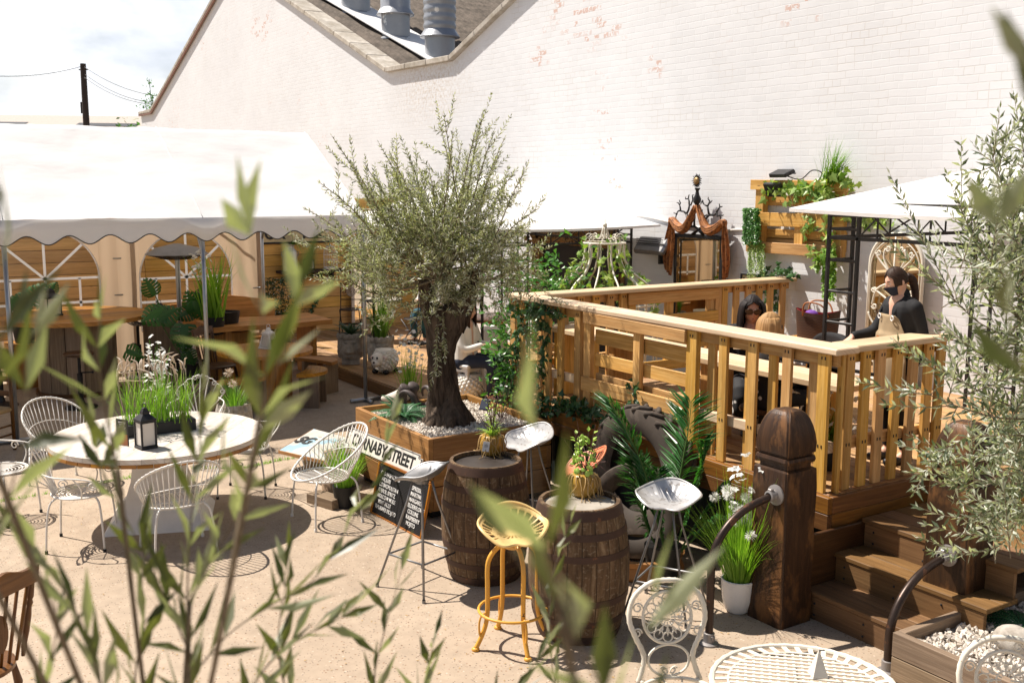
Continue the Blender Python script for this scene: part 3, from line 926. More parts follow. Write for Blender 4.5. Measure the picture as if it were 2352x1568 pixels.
cd.tube(smooth_path([(-11.9, WY - .012, 2.42), (-11.4, WY - .012, 2.44), (-10.7, WY - .012, 2.36), (-9.9, WY - .012, 2.31), (-9.4, WY - .012, 2.33), (-8.4, WY - .012, 2.30)]), .012, 6)
tag(cd.build('wall_cable', M['whitepaint']), 'thin white cable sagging along the painted brick wall', 'cable')
sh = thing('distant_shed', 'long low shed with a pale sheet roof far beyond the marquee', 'building', (-75, 15, 0))
s_ = MB()
a, b = DP(-160, 262, 88), DP(640, 270, 76)
s_.grid(lambda u, v: a.lerp(b, u) + V3((9.5 * v, -3.5 * v, -1.6 * v)), 40, 3)
shr = s_.build('roof', M['shedroof'], sh, world=True)
s_ = MB()
for (u0, u1) in ((.25, .36), (.50, .66)):
 s_.grid(lambda u, v: a.lerp(b, u0 + (u1 - u0) * u) + V3((9.5, -3.5, -1.6)) * (.55 + .2 * v) + V3((0, 0, .03)), 4, 1)
s_.build('skylight', M['black'], shr, world=True)
s_ = MB()
lo = V3((9.2, -3.4, -1.65))
s_.prism([a + lo, b + lo, b + lo - V3((0, 0, (b + lo).z)), a + lo - V3((0, 0, (a + lo).z))], (-8, 3, 0))
s_.build('wall', M['shedroof'], sh, world=True)
base = DP(199, 300, 46); base.z = 0
up_ = thing('utility_pole', 'dark timber utility pole carrying wires above the marquee roof', 'utility pole', base)
pt = DP(190.5, 147, 46)
m = MB(); m.tube([base, base.lerp(pt, .5), pt], [.17, .15, .125], 10)
m.build('pole', M['pole'], up_, True, world=True, angle=40)
m = MB()
m.tube([pt - V3((0, 0, .25)) + RT * .2, pt - V3((0, 0, .25)) - RT * .2], .03, 6)
m.box(pt - V3((0, 0, 1.9)) - RT * .16, (.12, .1, .5))
m.build('bracket', M['black'], up_, world=True)
for (v0, ends) in ((152, [(-80, 169, 40), ]), (152, [(372, 222, 40)]), (168, [(352, 236, 41)]), (176, [(350, 240, 41)])):
 e = DP(*ends[0])
 s0 = DP(191, v0, 46)
 m = MB()
 m.tube([s0.lerp(e, t) - V3((0, 0, 1.0 * t * (1 - t))) for t in [i / 12 for i in range(13)]], .012, 4)
 m.build('wire', M['wire'], up_, world=True)
wb = thing('wall_shrub', 'small green shrub sprouting beside the far left end of the brick wall', 'shrub', (-40.4, 9.4, 3.6))
m = MB()
for k in range(420):
 a_ = R.uniform(0, 2 * PI)
 p = V3((-40.9 + R.gauss(0, .42), 9.3 + R.gauss(0, .3), 4.35 + R.gauss(0, .34)))
 m.leaf(p, (R.gauss(0, 1), R.gauss(0, 1), R.gauss(.3, .7)), (R.gauss(0, 1), -1, R.gauss(0, 1)), R.uniform(.12, .24), .09)
m.build('foliage', M['laurel'], wb, world=True)
m = MB()
for k in range(9):
 m.tube(smooth_path([(-40.5, 9.45, 3.4), (-40.7 + R.gauss(0, .15), 9.35, 3.9), (-40.9 + R.gauss(0, .4), 9.3, 4.4 + R.gauss(0, .2))], 3), .012, 4)
m.build('stem', M['stem'], wb, world=True)
wb = thing('parapet_weed', 'spindly weed growing on top of the far left parapet', 'weed', (-39.2, 9.6, 5.45))
m = MB()
for (x, z) in ((-39.75, 5.75), (-39.0, 6.5), (-38.75, 5.95)):
 for k in range(34):
  t = R.random()
  m.leaf(V3((x, 9.6, 5.4)).lerp(V3((x - .15, 9.6, z)), t) + V3((R.gauss(0, .1), R.gauss(0, .1), R.gauss(0, .05))), (R.gauss(0, 1), R.gauss(0, .6), .4), (0, -1, .3), .16, .06)
m.build('foliage', M['laurel'], wb, world=True)
m = MB()
for (x, z) in ((-39.75, 5.75), (-39.0, 6.5), (-38.75, 5.95)):
 m.tube([(x, 9.6, 5.38), (x - .05, 9.6, (5.4 + z) / 2), (x - .15, 9.6, z)], .012, 4)
m.build('stem', M['stem'], wb, world=True)
FX = -18.0
fe = thing('board_fence', 'high fence of wide horizontal orange pine boards behind the marquee', 'fence', (FX, 3, 0))
m = MB()
z, k = 0.0, 0
while z < 2.45:
 for (y0, y1) in ((-6.0, -1.6), (-1.6, 4.2), (4.2, 9.48)):
  m.box((FX - .012, (y0 + y1) / 2, z + .1), (.024, y1 - y0 - .006, .192), grain=1)
 z += .2
m.build('boards', M['fence'], fe, world=True)
m = MB(); m.box((FX - .028, 1.7, 1.2), (.006, 15.4, 2.38), ch=0); m.build('gap_blocker', M['dkwood'], fe, world=True)  # dark sheet added behind the boards to stop light showing through the gaps
for y in (-4.6, -1.6, 1.3, 4.2, 6.05, 8.0):
 m = MB(); m.box((FX - .075, y, 1.2), (.09, .09, 2.4)); m.build('post', M['greywood'], fe, world=True)
m = MB(); m.box((-17.1, 5.86, 1.15), (.1, .1, 2.3))
tag(m.build('timber_post', M['greywood']), 'weathered square timber post beside the end of the marquee wall', 'post')
sg = thing('lettered_sign', 'cream sign with black lettering high on the fence under the scalloped valance', 'sign', (FX + .03, 7.0, 2.02))
m = MB(); m.box((FX + .02, 6.75, 2.0), (.02, 2.1, .34)); m.build('board', M['signcream'], sg, world=True)
m = MB()
for (cy, cz, dy, dz) in ((6.75, 1.815, 2.14, .03), (6.75, 2.185, 2.14, .03), (5.68, 2, .03, .34), (7.82, 2, .03, .34)):
 m.box((FX + .03, cy, cz), (.03, dy, dz))
m.build('frame', M['black'], sg, world=True)
for s, y in (('APOR', 6.3), ('KEL', 7.2)):
 o = text_obj('lettering', s, .27, M['blackink'], None, frame_mat((FX + .034, y, 1.97), (0, 1, 0), (0, 0, 1)), .003, bold=.008)
 o.parent = sg; o.matrix_parent_inverse = Matrix.Translation(-V3(sg.location))
PZ = 0.18
pf = thing('low_platform', 'low decked platform of brown boards along the brick wall behind the olive tree', 'platform', (-13.4, 7.8, 0))
m = MB()
y = 6.06
while y < 9.45:
 xs = [-17.98, -14.4 + R.uniform(-.5, .5), -10.9 + R.uniform(-.4, .4), -8.86]
 for x0, x1 in zip(xs[:-1], xs[1:]):
  m.box(((x0 + x1) / 2, y + .0725, PZ - .015), (x1 - x0 - .004, .139, .03), r=R.random())
 y += .145
m.build('boards', M['deck'], pf, world=True)
m = MB(); m.box((-13.42, 6.04, .085), (9.1, .03, .165)); m.build('fascia', M['step'], pf, world=True)
DZ = 0.77
dk = thing('raised_deck', 'raised timber deck with a dark stained fascia and green cladding below', 'deck', (-6.7, 7.5, 0))
m = MB()
y = 5.62
while y < 9.46:
 xr = -4.66 if y < 6.9 else 0.6
 xs = [-8.74, -6.7 + R.uniform(-.6, .6), -4.66] + ([-2.0 + R.uniform(-.5, .5), xr] if xr > 0 else [])
 for x0, x1 in zip(xs[:-1], xs[1:]):
  m.box(((x0 + x1) / 2, y + .0725, DZ - .016), (x1 - x0 - .004, .139, .03))
 y += .145
m.build('boards', M['deck'], dk, world=True)
m = MB()
for z0 in (.53, .651):
 m.box((-6.715, 5.565, z0 + .058), (4.17, .045, .118))
m.box((-6.715, 5.61, .761), (4.1, .045, .024))
m.box((-8.77, 7.55, .65), (.045, 3.9, .236))
m.build('fascia', M['fascia'], dk, world=True)
m = MB()
for z0 in (.53, .651):
 m.box((-4.652, 6.235, z0 + .058), (.045, 1.29, .118))
m.box((-4.70, 6.235, .764), (.055, 1.27, .026))
m.box((-2.1, 6.91, .65), (5.06, .045, .236))
m.build('fascia', M['fascia'], dk, world=True)
m = MB()
def clad(p, q, z0, z1):
 p, q = V3(p), V3(q)
 L = (q - p).length
 n = int(L / .0175)
 nn = V3((0, 0, 1)).cross((q - p).normalized())
 w = lambda s: .009 * max(-1, min(1, 1.6 * math.sin(2 * PI * s * L / .14)))
 m.grid(lambda u, v: p.lerp(q, u) + nn * w(u) + V3((0, 0, z0 + (z1 - z0) * v)), n, 1)
clad((-8.74, 5.66, 0), (-4.72, 5.66, 0), 0, .55)
clad((-4.72, 5.66, 0), (-4.72, 6.9, 0), 0, .55)
clad((-8.70, 9.4, 0), (-8.70, 5.66, 0), 0, .55)
m.build('cladding', M['greenclad'], dk, world=True)
m = MB(); m.box((-4.70, 5.98, .27), (.05, .09, .52)); m.build('batten', M['greywood'], dk, world=True)
st = thing('timber_steps', 'three broad timber steps climbing between the two dark posts to the deck', 'steps', (-4.1, 5.9, 0))
for i, (y0, y1, z1) in enumerate(((5.3, 5.62, .195), (5.585, 5.91, .39), (5.87, 6.9, .585))):
 m = MB()
 m.box((-4.02, y0 + .016, z1 - .115), (1.12, .03, .165))
 n = 2 if i < 2 else 6
 w_ = (y1 - y0) / n
 for k in range(n):
  m.box((-4.02, y0 + w_ * (k + .5) - .01, z1 - .016), (1.16, w_ - .006, .032))
 m.build('step', M['step'], st, world=True)
for i, (y0, z1) in enumerate(((5.3, .195), (5.585, .39), (5.87, .585))):
 for x in (-4.5, -4.1, -3.75):
  for dz in (-.05, -.13):
   m = MB(); m.ball((x, y0 - .001, z1 - .03 + dz), .008, 6, 4); m.build('screw', M['black'], st, world=True)
for x in (-4.60,):
 m = MB(); m.box((x, 6.1, .28), (.03, 1.6, .56)); m.build('stringer', M['dkwood'], st, world=True)
RZ = 1.80
def nails(mb, x, y, z, ax, n=2, w=.03):
 for k in range(n):
  o = (k - (n - 1) / 2) * w
  c = (x + o, y, z) if ax == 0 else (x, y + o, z)
  mb.box(c, (.008, .004, .022) if ax == 0 else (.004, .008, .022), ch=0.0)
ra = thing('front_railing', 'long front railing of orange pine pallets with a pale handrail facing the barrels', 'railing', (-6.7, 5.65, DZ))
m = MB()
m.box((-6.73, 5.67, RZ - .022), (4.2, .235, .045), ch=.008)
m.build('handrail', M['palecap'], ra, world=True)
m = MB(); m.box((-6.73, 5.645, RZ - .09), (4.1, .035, .09)); m.build('top_rail', M['pallet'], ra, world=True)
nl = MB()
yF = 5.6
ab = [(-8.72, .09, 0), (-8.56, .075, 0), (-8.35, .075, 1), (-8.11, .085, 0), (-7.90, .085, 0), (-7.745, .06, 1), (-5.94, .085, 1), (-5.74, .09, 0), (-5.54, .085, 1), (-5.44, .09, 0), (-5.30, .08, 1), (-5.10, .085, 0), (-4.92, .085, 1), (-4.77, .1, 0), (-4.69, .05, 1)]
for (x, w_, bk) in ab:
 yy = yF + (.075 if bk else 0) + R.uniform(-.004, .004)
 m = MB(); m.box((x, yy, (DZ + RZ - .05) / 2), (w_, .03, RZ - .05 - DZ), roty(R.uniform(-.006, .006)))
 m.build('baluster', M['pallet'], ra, world=True)
 if not bk: nails(nl, x, yy - .016, RZ - .08, 0); nails(nl, x, yy - .016, 1.1, 0)
for x, w_ in ((-7.62, .095), (-7.47, .1), (-6.77, .09), (-6.09, .12)):
 m = MB(); m.box((x, yF + .005, (DZ + RZ - .05) / 2), (w_, .05, RZ - .05 - DZ)); m.build('post', M['pallet'], ra, world=True)
 nails(nl, x, yF - .022, RZ - .09, 0); nails(nl, x, yF - .022, .95, 0)
for (zc, h_, yy, x0, x1) in ((1.70, .10, yF - .034, -7.5, -6.14), (1.53, .13, yF + .05, -7.42, -6.14), (1.325, .115, yF + .05, -7.42, -6.14), (1.10, .125, yF - .034, -7.52, -6.13), (1.16, .07, yF + .06, -7.42, -6.14), (.93, .115, yF + .05, -7.42, -6.14)):
 m = MB(); m.box(((x0 + x1) / 2, yy, zc), (x1 - x0, .026, h_), roty(R.uniform(-.006, .006))); m.build('slat', M['pallet'], ra, world=True)
for (x0, x1) in ((-8.68, -7.66), (-6.03, -5.48), (-5.40, -4.72)):
 m = MB(); m.box(((x0 + x1) / 2, yF + .05, 1.09), (x1 - x0, .055, .075)); m.build('mid_rail', M['palecap'], ra, world=True)
tag(nl.build('nails', M['black'], ra, world=True), kind='stuff')
rb = thing('side_railing', 'short pine railing beside the steps with dark edged leaning balusters', 'railing', (-4.72, 6.2, DZ))
m = MB()
m.box((-4.775, 6.33, RZ - .022), (.235, 1.075, .045), ch=.008)
m.build('handrail', M['palecap'], rb, world=True)
m = MB(); m.box((-4.76, 6.30, RZ - .09), (.035, 1.1, .085)); m.build('top_rail', M['pallet'], rb, world=True)
nl = MB()
for i, y in enumerate((5.79, 5.96, 6.12, 6.30, 6.48, 6.66, 6.80)):
 m = MB(); m.box((-4.715, y, (DZ + RZ - .05) / 2), (.035, .085, RZ - .05 - DZ), rotx(R.uniform(-.012, .012)))
 m.build('baluster', M['pallet'], rb, world=True)
 nails(nl, -4.696, y, RZ - .09, 1); nails(nl, -4.696, y, 1.1, 1)
m = MB(); m.box((-4.77, 6.3, 1.09), (.055, 1.0, .075)); m.build('mid_rail', M['pallet'], rb, world=True)
tag(nl.build('nails', M['black'], rb, world=True), kind='stuff')
rc = thing('rear_railing', 'rear pine railing of the deck running to the brick wall with a slatted pallet panel', 'railing', (-8.62, 7.6, DZ))
m = MB()
m.box((-8.64, 7.62, RZ - .022), (.25, 3.66, .045), ch=.008)
m.build('handrail', M['palecap'], rc, world=True)
m = MB(); m.box((-8.66, 7.6, RZ - .09), (.035, 3.7, .09)); m.build('top_rail', M['pallet'], rc, world=True)
nl = MB()
for y in (5.95, 6.15, 6.35, 6.55, 6.74, 6.91, 8.38, 8.56, 8.75, 8.93, 9.11, 9.32):
 m = MB(); m.box((-8.62, y, (DZ + RZ - .05) / 2), (.032, .09, RZ - .05 - DZ)); m.build('baluster', M['pallet'], rc, world=True)
 nails(nl, -8.60, y, RZ - .09, 1)
for y in (7.02, 7.55, 8.16, 8.27):
 m = MB(); m.box((-8.62, y, (DZ + RZ - .05) / 2), (.05, .1, RZ - .05 - DZ)); m.build('post', M['pallet'], rc, world=True)
for zc, h_ in ((1.68, .125), (1.43, .115), (1.15, .12), (.93, .11)):
 m = MB(); m.box((-8.58, 7.6, zc), (.026, 1.3, h_)); m.build('slat', M['pallet'], rc, world=True)
for y in (6.35, 8.8):
 m = MB(); m.box((-8.66, y, 1.09), (.05, 1.2, .07)); m.build('mid_rail', M['pallet'], rc, world=True)
tag(nl.build('nails', M['black'], rc, world=True), kind='stuff')
ct = thing('bar_counter', 'long narrow pine counter fixed behind the front railing', 'counter', (-6.9, 6.15, DZ))
m = MB()
for k in range(2):
 m.box((-6.75, 6.03 + .2 * k, 1.44), (3.75, .195, .045))
m.build('top', M['palecap'], ct, world=True)
for x in (-8.5, -7.6, -6.35, -5.2):
 m = MB(); m.box((x, 6.12, (DZ + 1.42) / 2), (.09, .3, 1.42 - DZ)); m.build('leg', M['pallet'], ct, world=True)
m = MB(); m.tube([(-6.2, 6.37, 1.50), (-4.95, 6.37, 1.50)], .014, 8); m.build('pipe_rail', M['black'], ct, True, world=True)
def dark_post(name, loc, label, s=.3, hb=1.045):
 t = thing(name, label, 'post', loc)
 m = MB()
 h = s / 2
 def ring(z, w, ch):
  c = ch
  pts = [(-w + c, -w), (w - c, -w), (w, -w + c), (w, w - c), (w - c, w), (-w + c, w), (-w, w - c), (-w, -w + c)]
  return [V3((x + .004 * mnoise.noise(V3((x * 9, y * 9, z * 3 + loc[0]))), y + .004 * mnoise.noise(V3((x * 7 + 5, y * 9, z * 4))), z)) for x, y in pts]
 zs = [(0, h, .012)] + [(hb * k / 8, h + .003 * math.sin(k * 2.1), .012) for k in range(1, 9)]
 zs += [(hb + .008, h * .97, .012), (hb + .02, h * .80, .01), (hb + .05, h * .80, .01), (hb + .056, h * .93, .018), (hb + .075, h * .97, .02), (hb + .094, h * .93, .018), (hb + .1, h * .82, .01), (hb + .115, h * .82, .01), (hb + .12, h * .93, .012)]
 for k in range(1, 8):
  a = k / 7 * PI / 2
  zs.append((hb + .12 + .28 * math.sin(a) ** 1.0, h * (.97 * math.cos(a * .86) ** .8 + .0), .012 + .01 * k / 7))
 rings = [ring(*q) for q in zs]
 vs = [p for r_ in rings for p in r_]
 fs, uv = [], []
 for i in range(len(rings) - 1):
  for k in range(8):
   k2 = (k + 1) % 8
   fs.append((i * 8 + k, i * 8 + k2, (i + 1) * 8 + k2, (i + 1) * 8 + k))
   uv.append([(zs[i][0], k * .15), (zs[i][0], k * .15 + .15), (zs[i + 1][0], k * .15 + .15), (zs[i + 1][0], k * .15)])
 fs.append(tuple((len(rings) - 1) * 8 + k for k in range(8))); uv.append([(0, .1 * k) for k in range(8)])
 m.add(vs, fs, uv)
 m.build('shaft', M['darkpost'], t, True, angle=28)
 return t
dark_post('gate_post', (-4.652, 5.125, 0), 'tarred square timber post with a rounded cap at the near corner of the deck').rotation_euler.z = rad(1)
dark_post('gate_post', (-3.80, 5.80, 0), 'tarred square timber post half hidden by olive leaves right of the steps').rotation_euler.z = rad(2)
def pipe_rail(label, base, px, pz, py):
 t = thing('pipe_handrail', label, 'handrail', base, 0, 'bent pipe handrails bolted to the dark posts')
 b = V3(base)
 e = V3((px, py, pz)) - b
 m = MB()
 h0 = e.z - .40
 P_ = [(0, 0, .02), (0, 0, h0 * .6), (0, 0, h0)]
 for k in range(1, 9):
  a = k / 8 * rad(78)
  P_.append((e.x * .72 * (1 - math.cos(a)) / (1 - math.cos(rad(78))), e.y * .72 * (1 - math.cos(a)) / (1 - math.cos(rad(78))), .0 + h0 + .375 * math.sin(a) / math.sin(rad(78))))
 P_.append((e.x * .98, e.y * .97, e.z))
 m.tube(smooth_path(P_, 3), .026, 12)
 m.build('pipe', M['pipe'], t, True, angle=50)
 m = MB()
 m.lathe([(.001, 0), (.062, 0), (.062, .01), (.052, .014), (.036, .018), (.036, .075), (.026, .078)], 20)
 m.box((.036, 0, .05), (.016, .03, .03))
 m.build('floor_flange', M['flange'], t, True, angle=35)
 m = MB()
 Rm = V3((0, 1, 0)).to_track_quat('Z', 'Y').to_matrix()
 m.lathe([(.001, 0), (.068, 0), (.068, -.012), (.055, -.016), (.037, -.02), (.037, -.07), (.026, -.074)][::-1], 20, (e.x, e.y, e.z), Rm)
 m.box((e.x - .0, e.y - .05, e.z + .04), (.03, .03, .016))
 m.build('wall_flange', M['flange'], t, True, angle=35)
 return t
q = W(3104 / 1.7415, 1978 / 1.7415, 4.97)
pipe_rail('dark bent pipe handrail fixed to the near tarred post', (-4.60, 4.44, 0), q.x, q.z, 4.972)
q = W(3790 / 1.7415, 2220 / 1.7415, 5.64)
pipe_rail('dark bent pipe handrail rising in front of the gravel planter', (-3.74, 5.08, 0), q.x, q.z, 5.645)
def grass_clump(mb, c, n, h, spread, w=.006, droop=.5, rr=None, lean=.35, hv=.35):
 c = V3(c)
 for _ in range(n):
  a = R.uniform(0, 2 * PI)
  q = R.random() ** .5 * spread
  p = c + V3((q * math.cos(a), q * math.sin(a), 0))
  k = lean * (q / max(spread, 1e-4)) + R.gauss(0, .1)
  mb.blade(p, V3((math.cos(a) * k, math.sin(a) * k, 1)), h * R.uniform(1 - hv, 1 + hv * .6), w * R.uniform(.7, 1.3), droop * R.uniform(.3, 1.4), 5, rr)
def blossom(mb, c, r, n=5, tilt=None):
 c = V3(c)
 nn = V3((R.gauss(0, .6), R.gauss(0, .6), 1)).normalized() if tilt is None else V3(tilt).normalized()
 x = nn.orthogonal().normalized()
 y = nn.cross(x)
 for k in range(n):
  a = 2 * PI * k / n + R.uniform(-.2, .2)
  d = x * math.cos(a) + y * math.sin(a) + nn * .35
  mb.leaf(c, d, nn, r, r * .85, .15, R.random(), .55)
def pompon(mb, c, r, n=60):
 for k in range(n):
  d = V3((R.gauss(0, 1), R.gauss(0, 1), R.gauss(0, 1))).normalized()
  mb.leaf(V3(c) + d * r * .25, d, d.orthogonal(), r * .8, r * .22, 0)
def fern_frond(mb, p, d, L, w, n=16, droop=.7):
 p, d = V3(p), V3(d).normalized()
 sd = d.cross(V3((0, 0, 1)))
 if sd.length < .1: sd = V3((1, 0, 0))
 sd.normalize()
 q = p.copy()
 pts = [q.copy()]
 r = R.random()
 for i in range(n):
  q = q + d * (L / n)
  d = (d - V3((0, 0, droop / n)) + V3((d.x, d.y, 0)) * (.3 / n)).normalized()
  pts.append(q.copy())
  up = sd.cross(d)
  ww = w * math.sin(PI * min(1, (i + 2.2) / (n + 1.5))) ** .7
  for s in (-1, 1):
   mb.leaf(q, sd * s + d * .35, up, ww, L / n * 1.1, .1, min(1, max(0, r + R.uniform(-.15, .15))))
 mb.tube(pts, [.004 * (1 - .8 * i / n) for i in range(n + 1)], 4, rr=r)
def ivy_leaf(mb, p, d, n, s, rr=None):
 """five lobed ivy leaf"""
 p, d = V3(p), V3(d).normalized()
 sd = d.cross(V3(n))
 if sd.length < 1e-4: sd = d.orthogonal()
 sd.normalize()
 nn = sd.cross(d)
 sh = [(0, 0), (-.14, .34), (.08, .28), (.28, .52), (.42, .24), (1.0, 0)]
 vs = [p] + [p + d * (a * s) + sd * (b * s) - nn * (abs(b) * .22 * s) for a, b in sh[1:]] + [p + d * (a * s) - sd * (b * s) - nn * (abs(b) * .22 * s) for a, b in sh[1:-1]]
 c = len(vs)
 vs.append(p + d * (.35 * s))
 fs = [(c, 0, 1), (c, 1, 2), (c, 2, 3), (c, 3, 4), (c, 4, 5), (c, 5, 9), (c, 9, 8), (c, 8, 7), (c, 7, 6), (c, 6, 0)]
 mb.add(vs, fs, [[(0, 0)] * 3] * 10, R.random() if rr is None else rr)
def ivy_strand(mb, st, pts, dens=.03, s=.06, spread=.05, nrm=None, stem_r=.003):
 P_ = smooth_path(pts, 6)
 if st is not None: st.tube(P_, stem_r, 4)
 for a, b in zip(P_[:-1], P_[1:]):
  L = (b - a).length
  k = L / dens
  for _ in range(int(k) + (R.random() < k % 1)):
   q = a.lerp(b, R.random())
   d = (b - a).normalized() * .4 + V3((R.gauss(0, 1), R.gauss(0, 1), R.gauss(-.35, .8)))
   nn = (V3(nrm) if nrm is not None else V3((0, -1, .4))) + V3((R.gauss(0, .5), R.gauss(0, .5), R.gauss(0, .5)))
   ivy_leaf(mb, q + V3((R.gauss(0, spread), R.gauss(0, spread), R.gauss(0, spread))), d, nn, s * R.uniform(.6, 1.3))
def monstera_leaf(mb, p, d, n, L):
 """broad split leaf; p = stalk end"""
 p, d = V3(p), V3(d).normalized()
 sd = d.cross(V3(n)); sd.normalize()
 nn = sd.cross(d)
 r = R.random()
 def half(sg):
  N = 7
  for i in range(N):
   t0, t1 = i / N, (i + .74) / N
   def wd(t): return L * .52 * (math.sin(PI * min(1, .16 + t * .86)) ** .75) * (1.08 - .35 * t)
   def pt(t, f, back=0): return p + d * (L * (t * .98 - .12 * f + back)) + sd * (sg * wd(t) * f) - nn * (L * .16 * f * f + L * .12 * t * t)
   inner = .3
   a0, a1 = i / N, (i + 1) / N
   mb.add([pt(a0, 0), pt(a1, 0), pt(a1, inner), pt(a0, inner)], [(0, 1, 2, 3) if sg > 0 else (3, 2, 1, 0)], None, r)
   f2 = [inner, .65, 1.0]
   vs = []
   for f in f2:
    w0 = 0.02 * (f - inner)
    vs += [pt(t0 + w0, f, .12 * (f - inner)), pt(t1 - w0, f, .2 * (f - inner))]
   q = [(0, 1, 3, 2), (2, 3, 5, 4)]
   mb.add(vs, q if sg > 0 else [tuple(reversed(z_)) for z_ in q], None, r)
 half(1); half(-1)
def palm_frond(mb, st, pts, w, n=34):
 P_ = smooth_path(pts, 10)
 st.tube(P_, [.009 * (1 - .8 * i / len(P_)) for i in range(len(P_))], 5)
 m = len(P_)
 r = R.random()
 for i in range(int(m * .22), m - 1):
  t = (i - m * .22) / (m * .78)
  d = (P_[i + 1] - P_[i - 1]).normalized()
  view = (CAM - P_[i]).normalized()
  sd = d.cross(view).normalized()
  ww = w * (math.sin(PI * (.12 + .86 * t)) ** .6)
  for s in (-1, 1):
   for k in range(2):
    dd = sd * s + d * (.5 + .45 * t) + V3((0, 0, -.12)) + view * R.uniform(-.25, .25)
    mb.leaf(P_[i].lerp(P_[i + 1], k * .5), dd, view + V3((R.gauss(0, .3), R.gauss(0, .3), R.gauss(0, .3))), ww * R.uniform(.85, 1.1), .021, .12, min(1, max(0, r * .6 + R.uniform(0, .4))), .35)
TX, TB, TY0, TY1 = -12.5, -16.5, -3.2, 5.72
EZ, TRZ, VB = 2.47, 3.62, 2.24
XM = (TX + TB) / 2
mq = thing('marquee', 'large white marquee with a scalloped valance and arched windows at the left', 'marquee', (XM, 1.4, 0))
LEGS_Y = (-.68, 1.45, 3.61, 5.70)
def sag(y):
 k = min(abs(y - q) for q in LEGS_Y)
 return -.045 * math.sin(PI * min(1, k / 1.07) / 2) ** 2
def crinkle(p, s=1.0):
 return .024 * s * mnoise.noise(V3((p.x * 2.3, p.y * 1.7, p.z * 3))) + .008 * s * mnoise.noise(V3((p.x * 9 + p.y * 5, p.y * 6, 3)))
m = MB()
def froof(u, v, front=True):
 y = TY0 + (TY1 - TY0) * u
 x = XM + (TX - XM + .02) * v if front else XM + (TB - XM - .02) * v
 z = TRZ + (EZ - TRZ) * v + sag(y) * math.sin(PI * v) - .02 * (1 - v) * (1 if 0 else 0)
 if v < .03: z -= .02
 p = V3((x, y, z))
 return p + V3((0, 0, crinkle(p, 1.0)))
m.grid(lambda u, v: froof(u, v, True), 110, 30)
m.grid(lambda u, v: froof(u, v, False), 50, 14, flip=True)
m.build('roof_sheet', M['canvas'], mq, True, world=True)
for y in LEGS_Y:
 m = MB(); m.tube([froof((y - TY0) / (TY1 - TY0), k / 20) + V3((0, 0, .004)) for k in range(21)], .012, 5, flat=.35); m.build('seam', M['canvas'], mq, True, world=True)
m = MB()
m.add([(XM, TY1, TRZ - .01), (TX, TY1, EZ), (TB, TY1, EZ)], [(0, 1, 2)])
m.build('gable_sheet', M['canvas'], mq, world=True)
m = MB()
NV = 240
def val(u, v):
 y = TY0 + (TY1 - TY0) * u
 zb = VB - .05 * math.cos(2 * PI * (y - 1.45) / .438)
 z = EZ + .005 + (zb - EZ) * v
 knot = math.exp(-min(abs(y - q) for q in LEGS_Y) ** 2 / .06)
 x = TX + .03 + .012 * mnoise.noise(V3((0, y * 3.1, z * 3))) + .02 * math.sin(y * 7.1) * v * .3 + knot * .05 * math.sin(PI * v)
 return V3((x, y, z))
m.grid(val, NV, 8, flip=True)
va = m.build('valance', M['canvas'], mq, True, world=True)
m = MB(); m.tube([val(i / NV, 1.0) + V3((.002, 0, 0)) for i in range(NV + 1)], .0065, 5); m.build('piping', M['black'], va, world=True)
m = MB()
m.grid(lambda u, v: V3((TX + (TB - TX) * u, TY1 + .02, EZ + (VB - EZ) * v - .05 * v * math.cos(2 * PI * u * 9))), 120, 3)
m.build('valance', M['canvas'], mq, world=True)
for y in LEGS_Y:
 for x in (TX - .04, TB + .04):
  m = MB(); m.tube([(x, y, .02), (x, y, EZ)], .026, 12)
  lg = m.build('leg', M['galv'], mq, True, world=True)
  m = MB()
  m.tube([(x, y - .22, .028), (x, y + .22, .028)], .027, 10)
  m.tube([(x, y, .028), (x + (.2 if x > XM else -.1), y, .028)], .025, 10)
  m.build('foot', M['galv'], lg, True, world=True)
 m = MB()
 for s in (1, -1):
  m.tube([(XM, y, TRZ - .06), (XM + s * 1.96, y, EZ - .03)], .022, 8)
  m.tube([(XM + s * 1.96, y, EZ - .5), (XM + s * 1.45, y, EZ + .24)], .016, 8)
 m.build('truss', M['galv'], mq, True, world=True)
m = MB()
for x, z in ((TX - .04, EZ - .03), (TB + .04, EZ - .03), (XM, TRZ - .06)):
 m.tube([(x, TY0, z), (x, TY1, z)], .022, 8)
m.build('purlins', M['galv'], mq, True, world=True)
for y0, y1 in ((5.52, 4.75),):
 m = MB(); m.tube([(TB + .06, y0, 1.72), (TB + .1, y1, 2.3)], .016, 8); m.build('brace', M['galv'], mq, True, world=True)
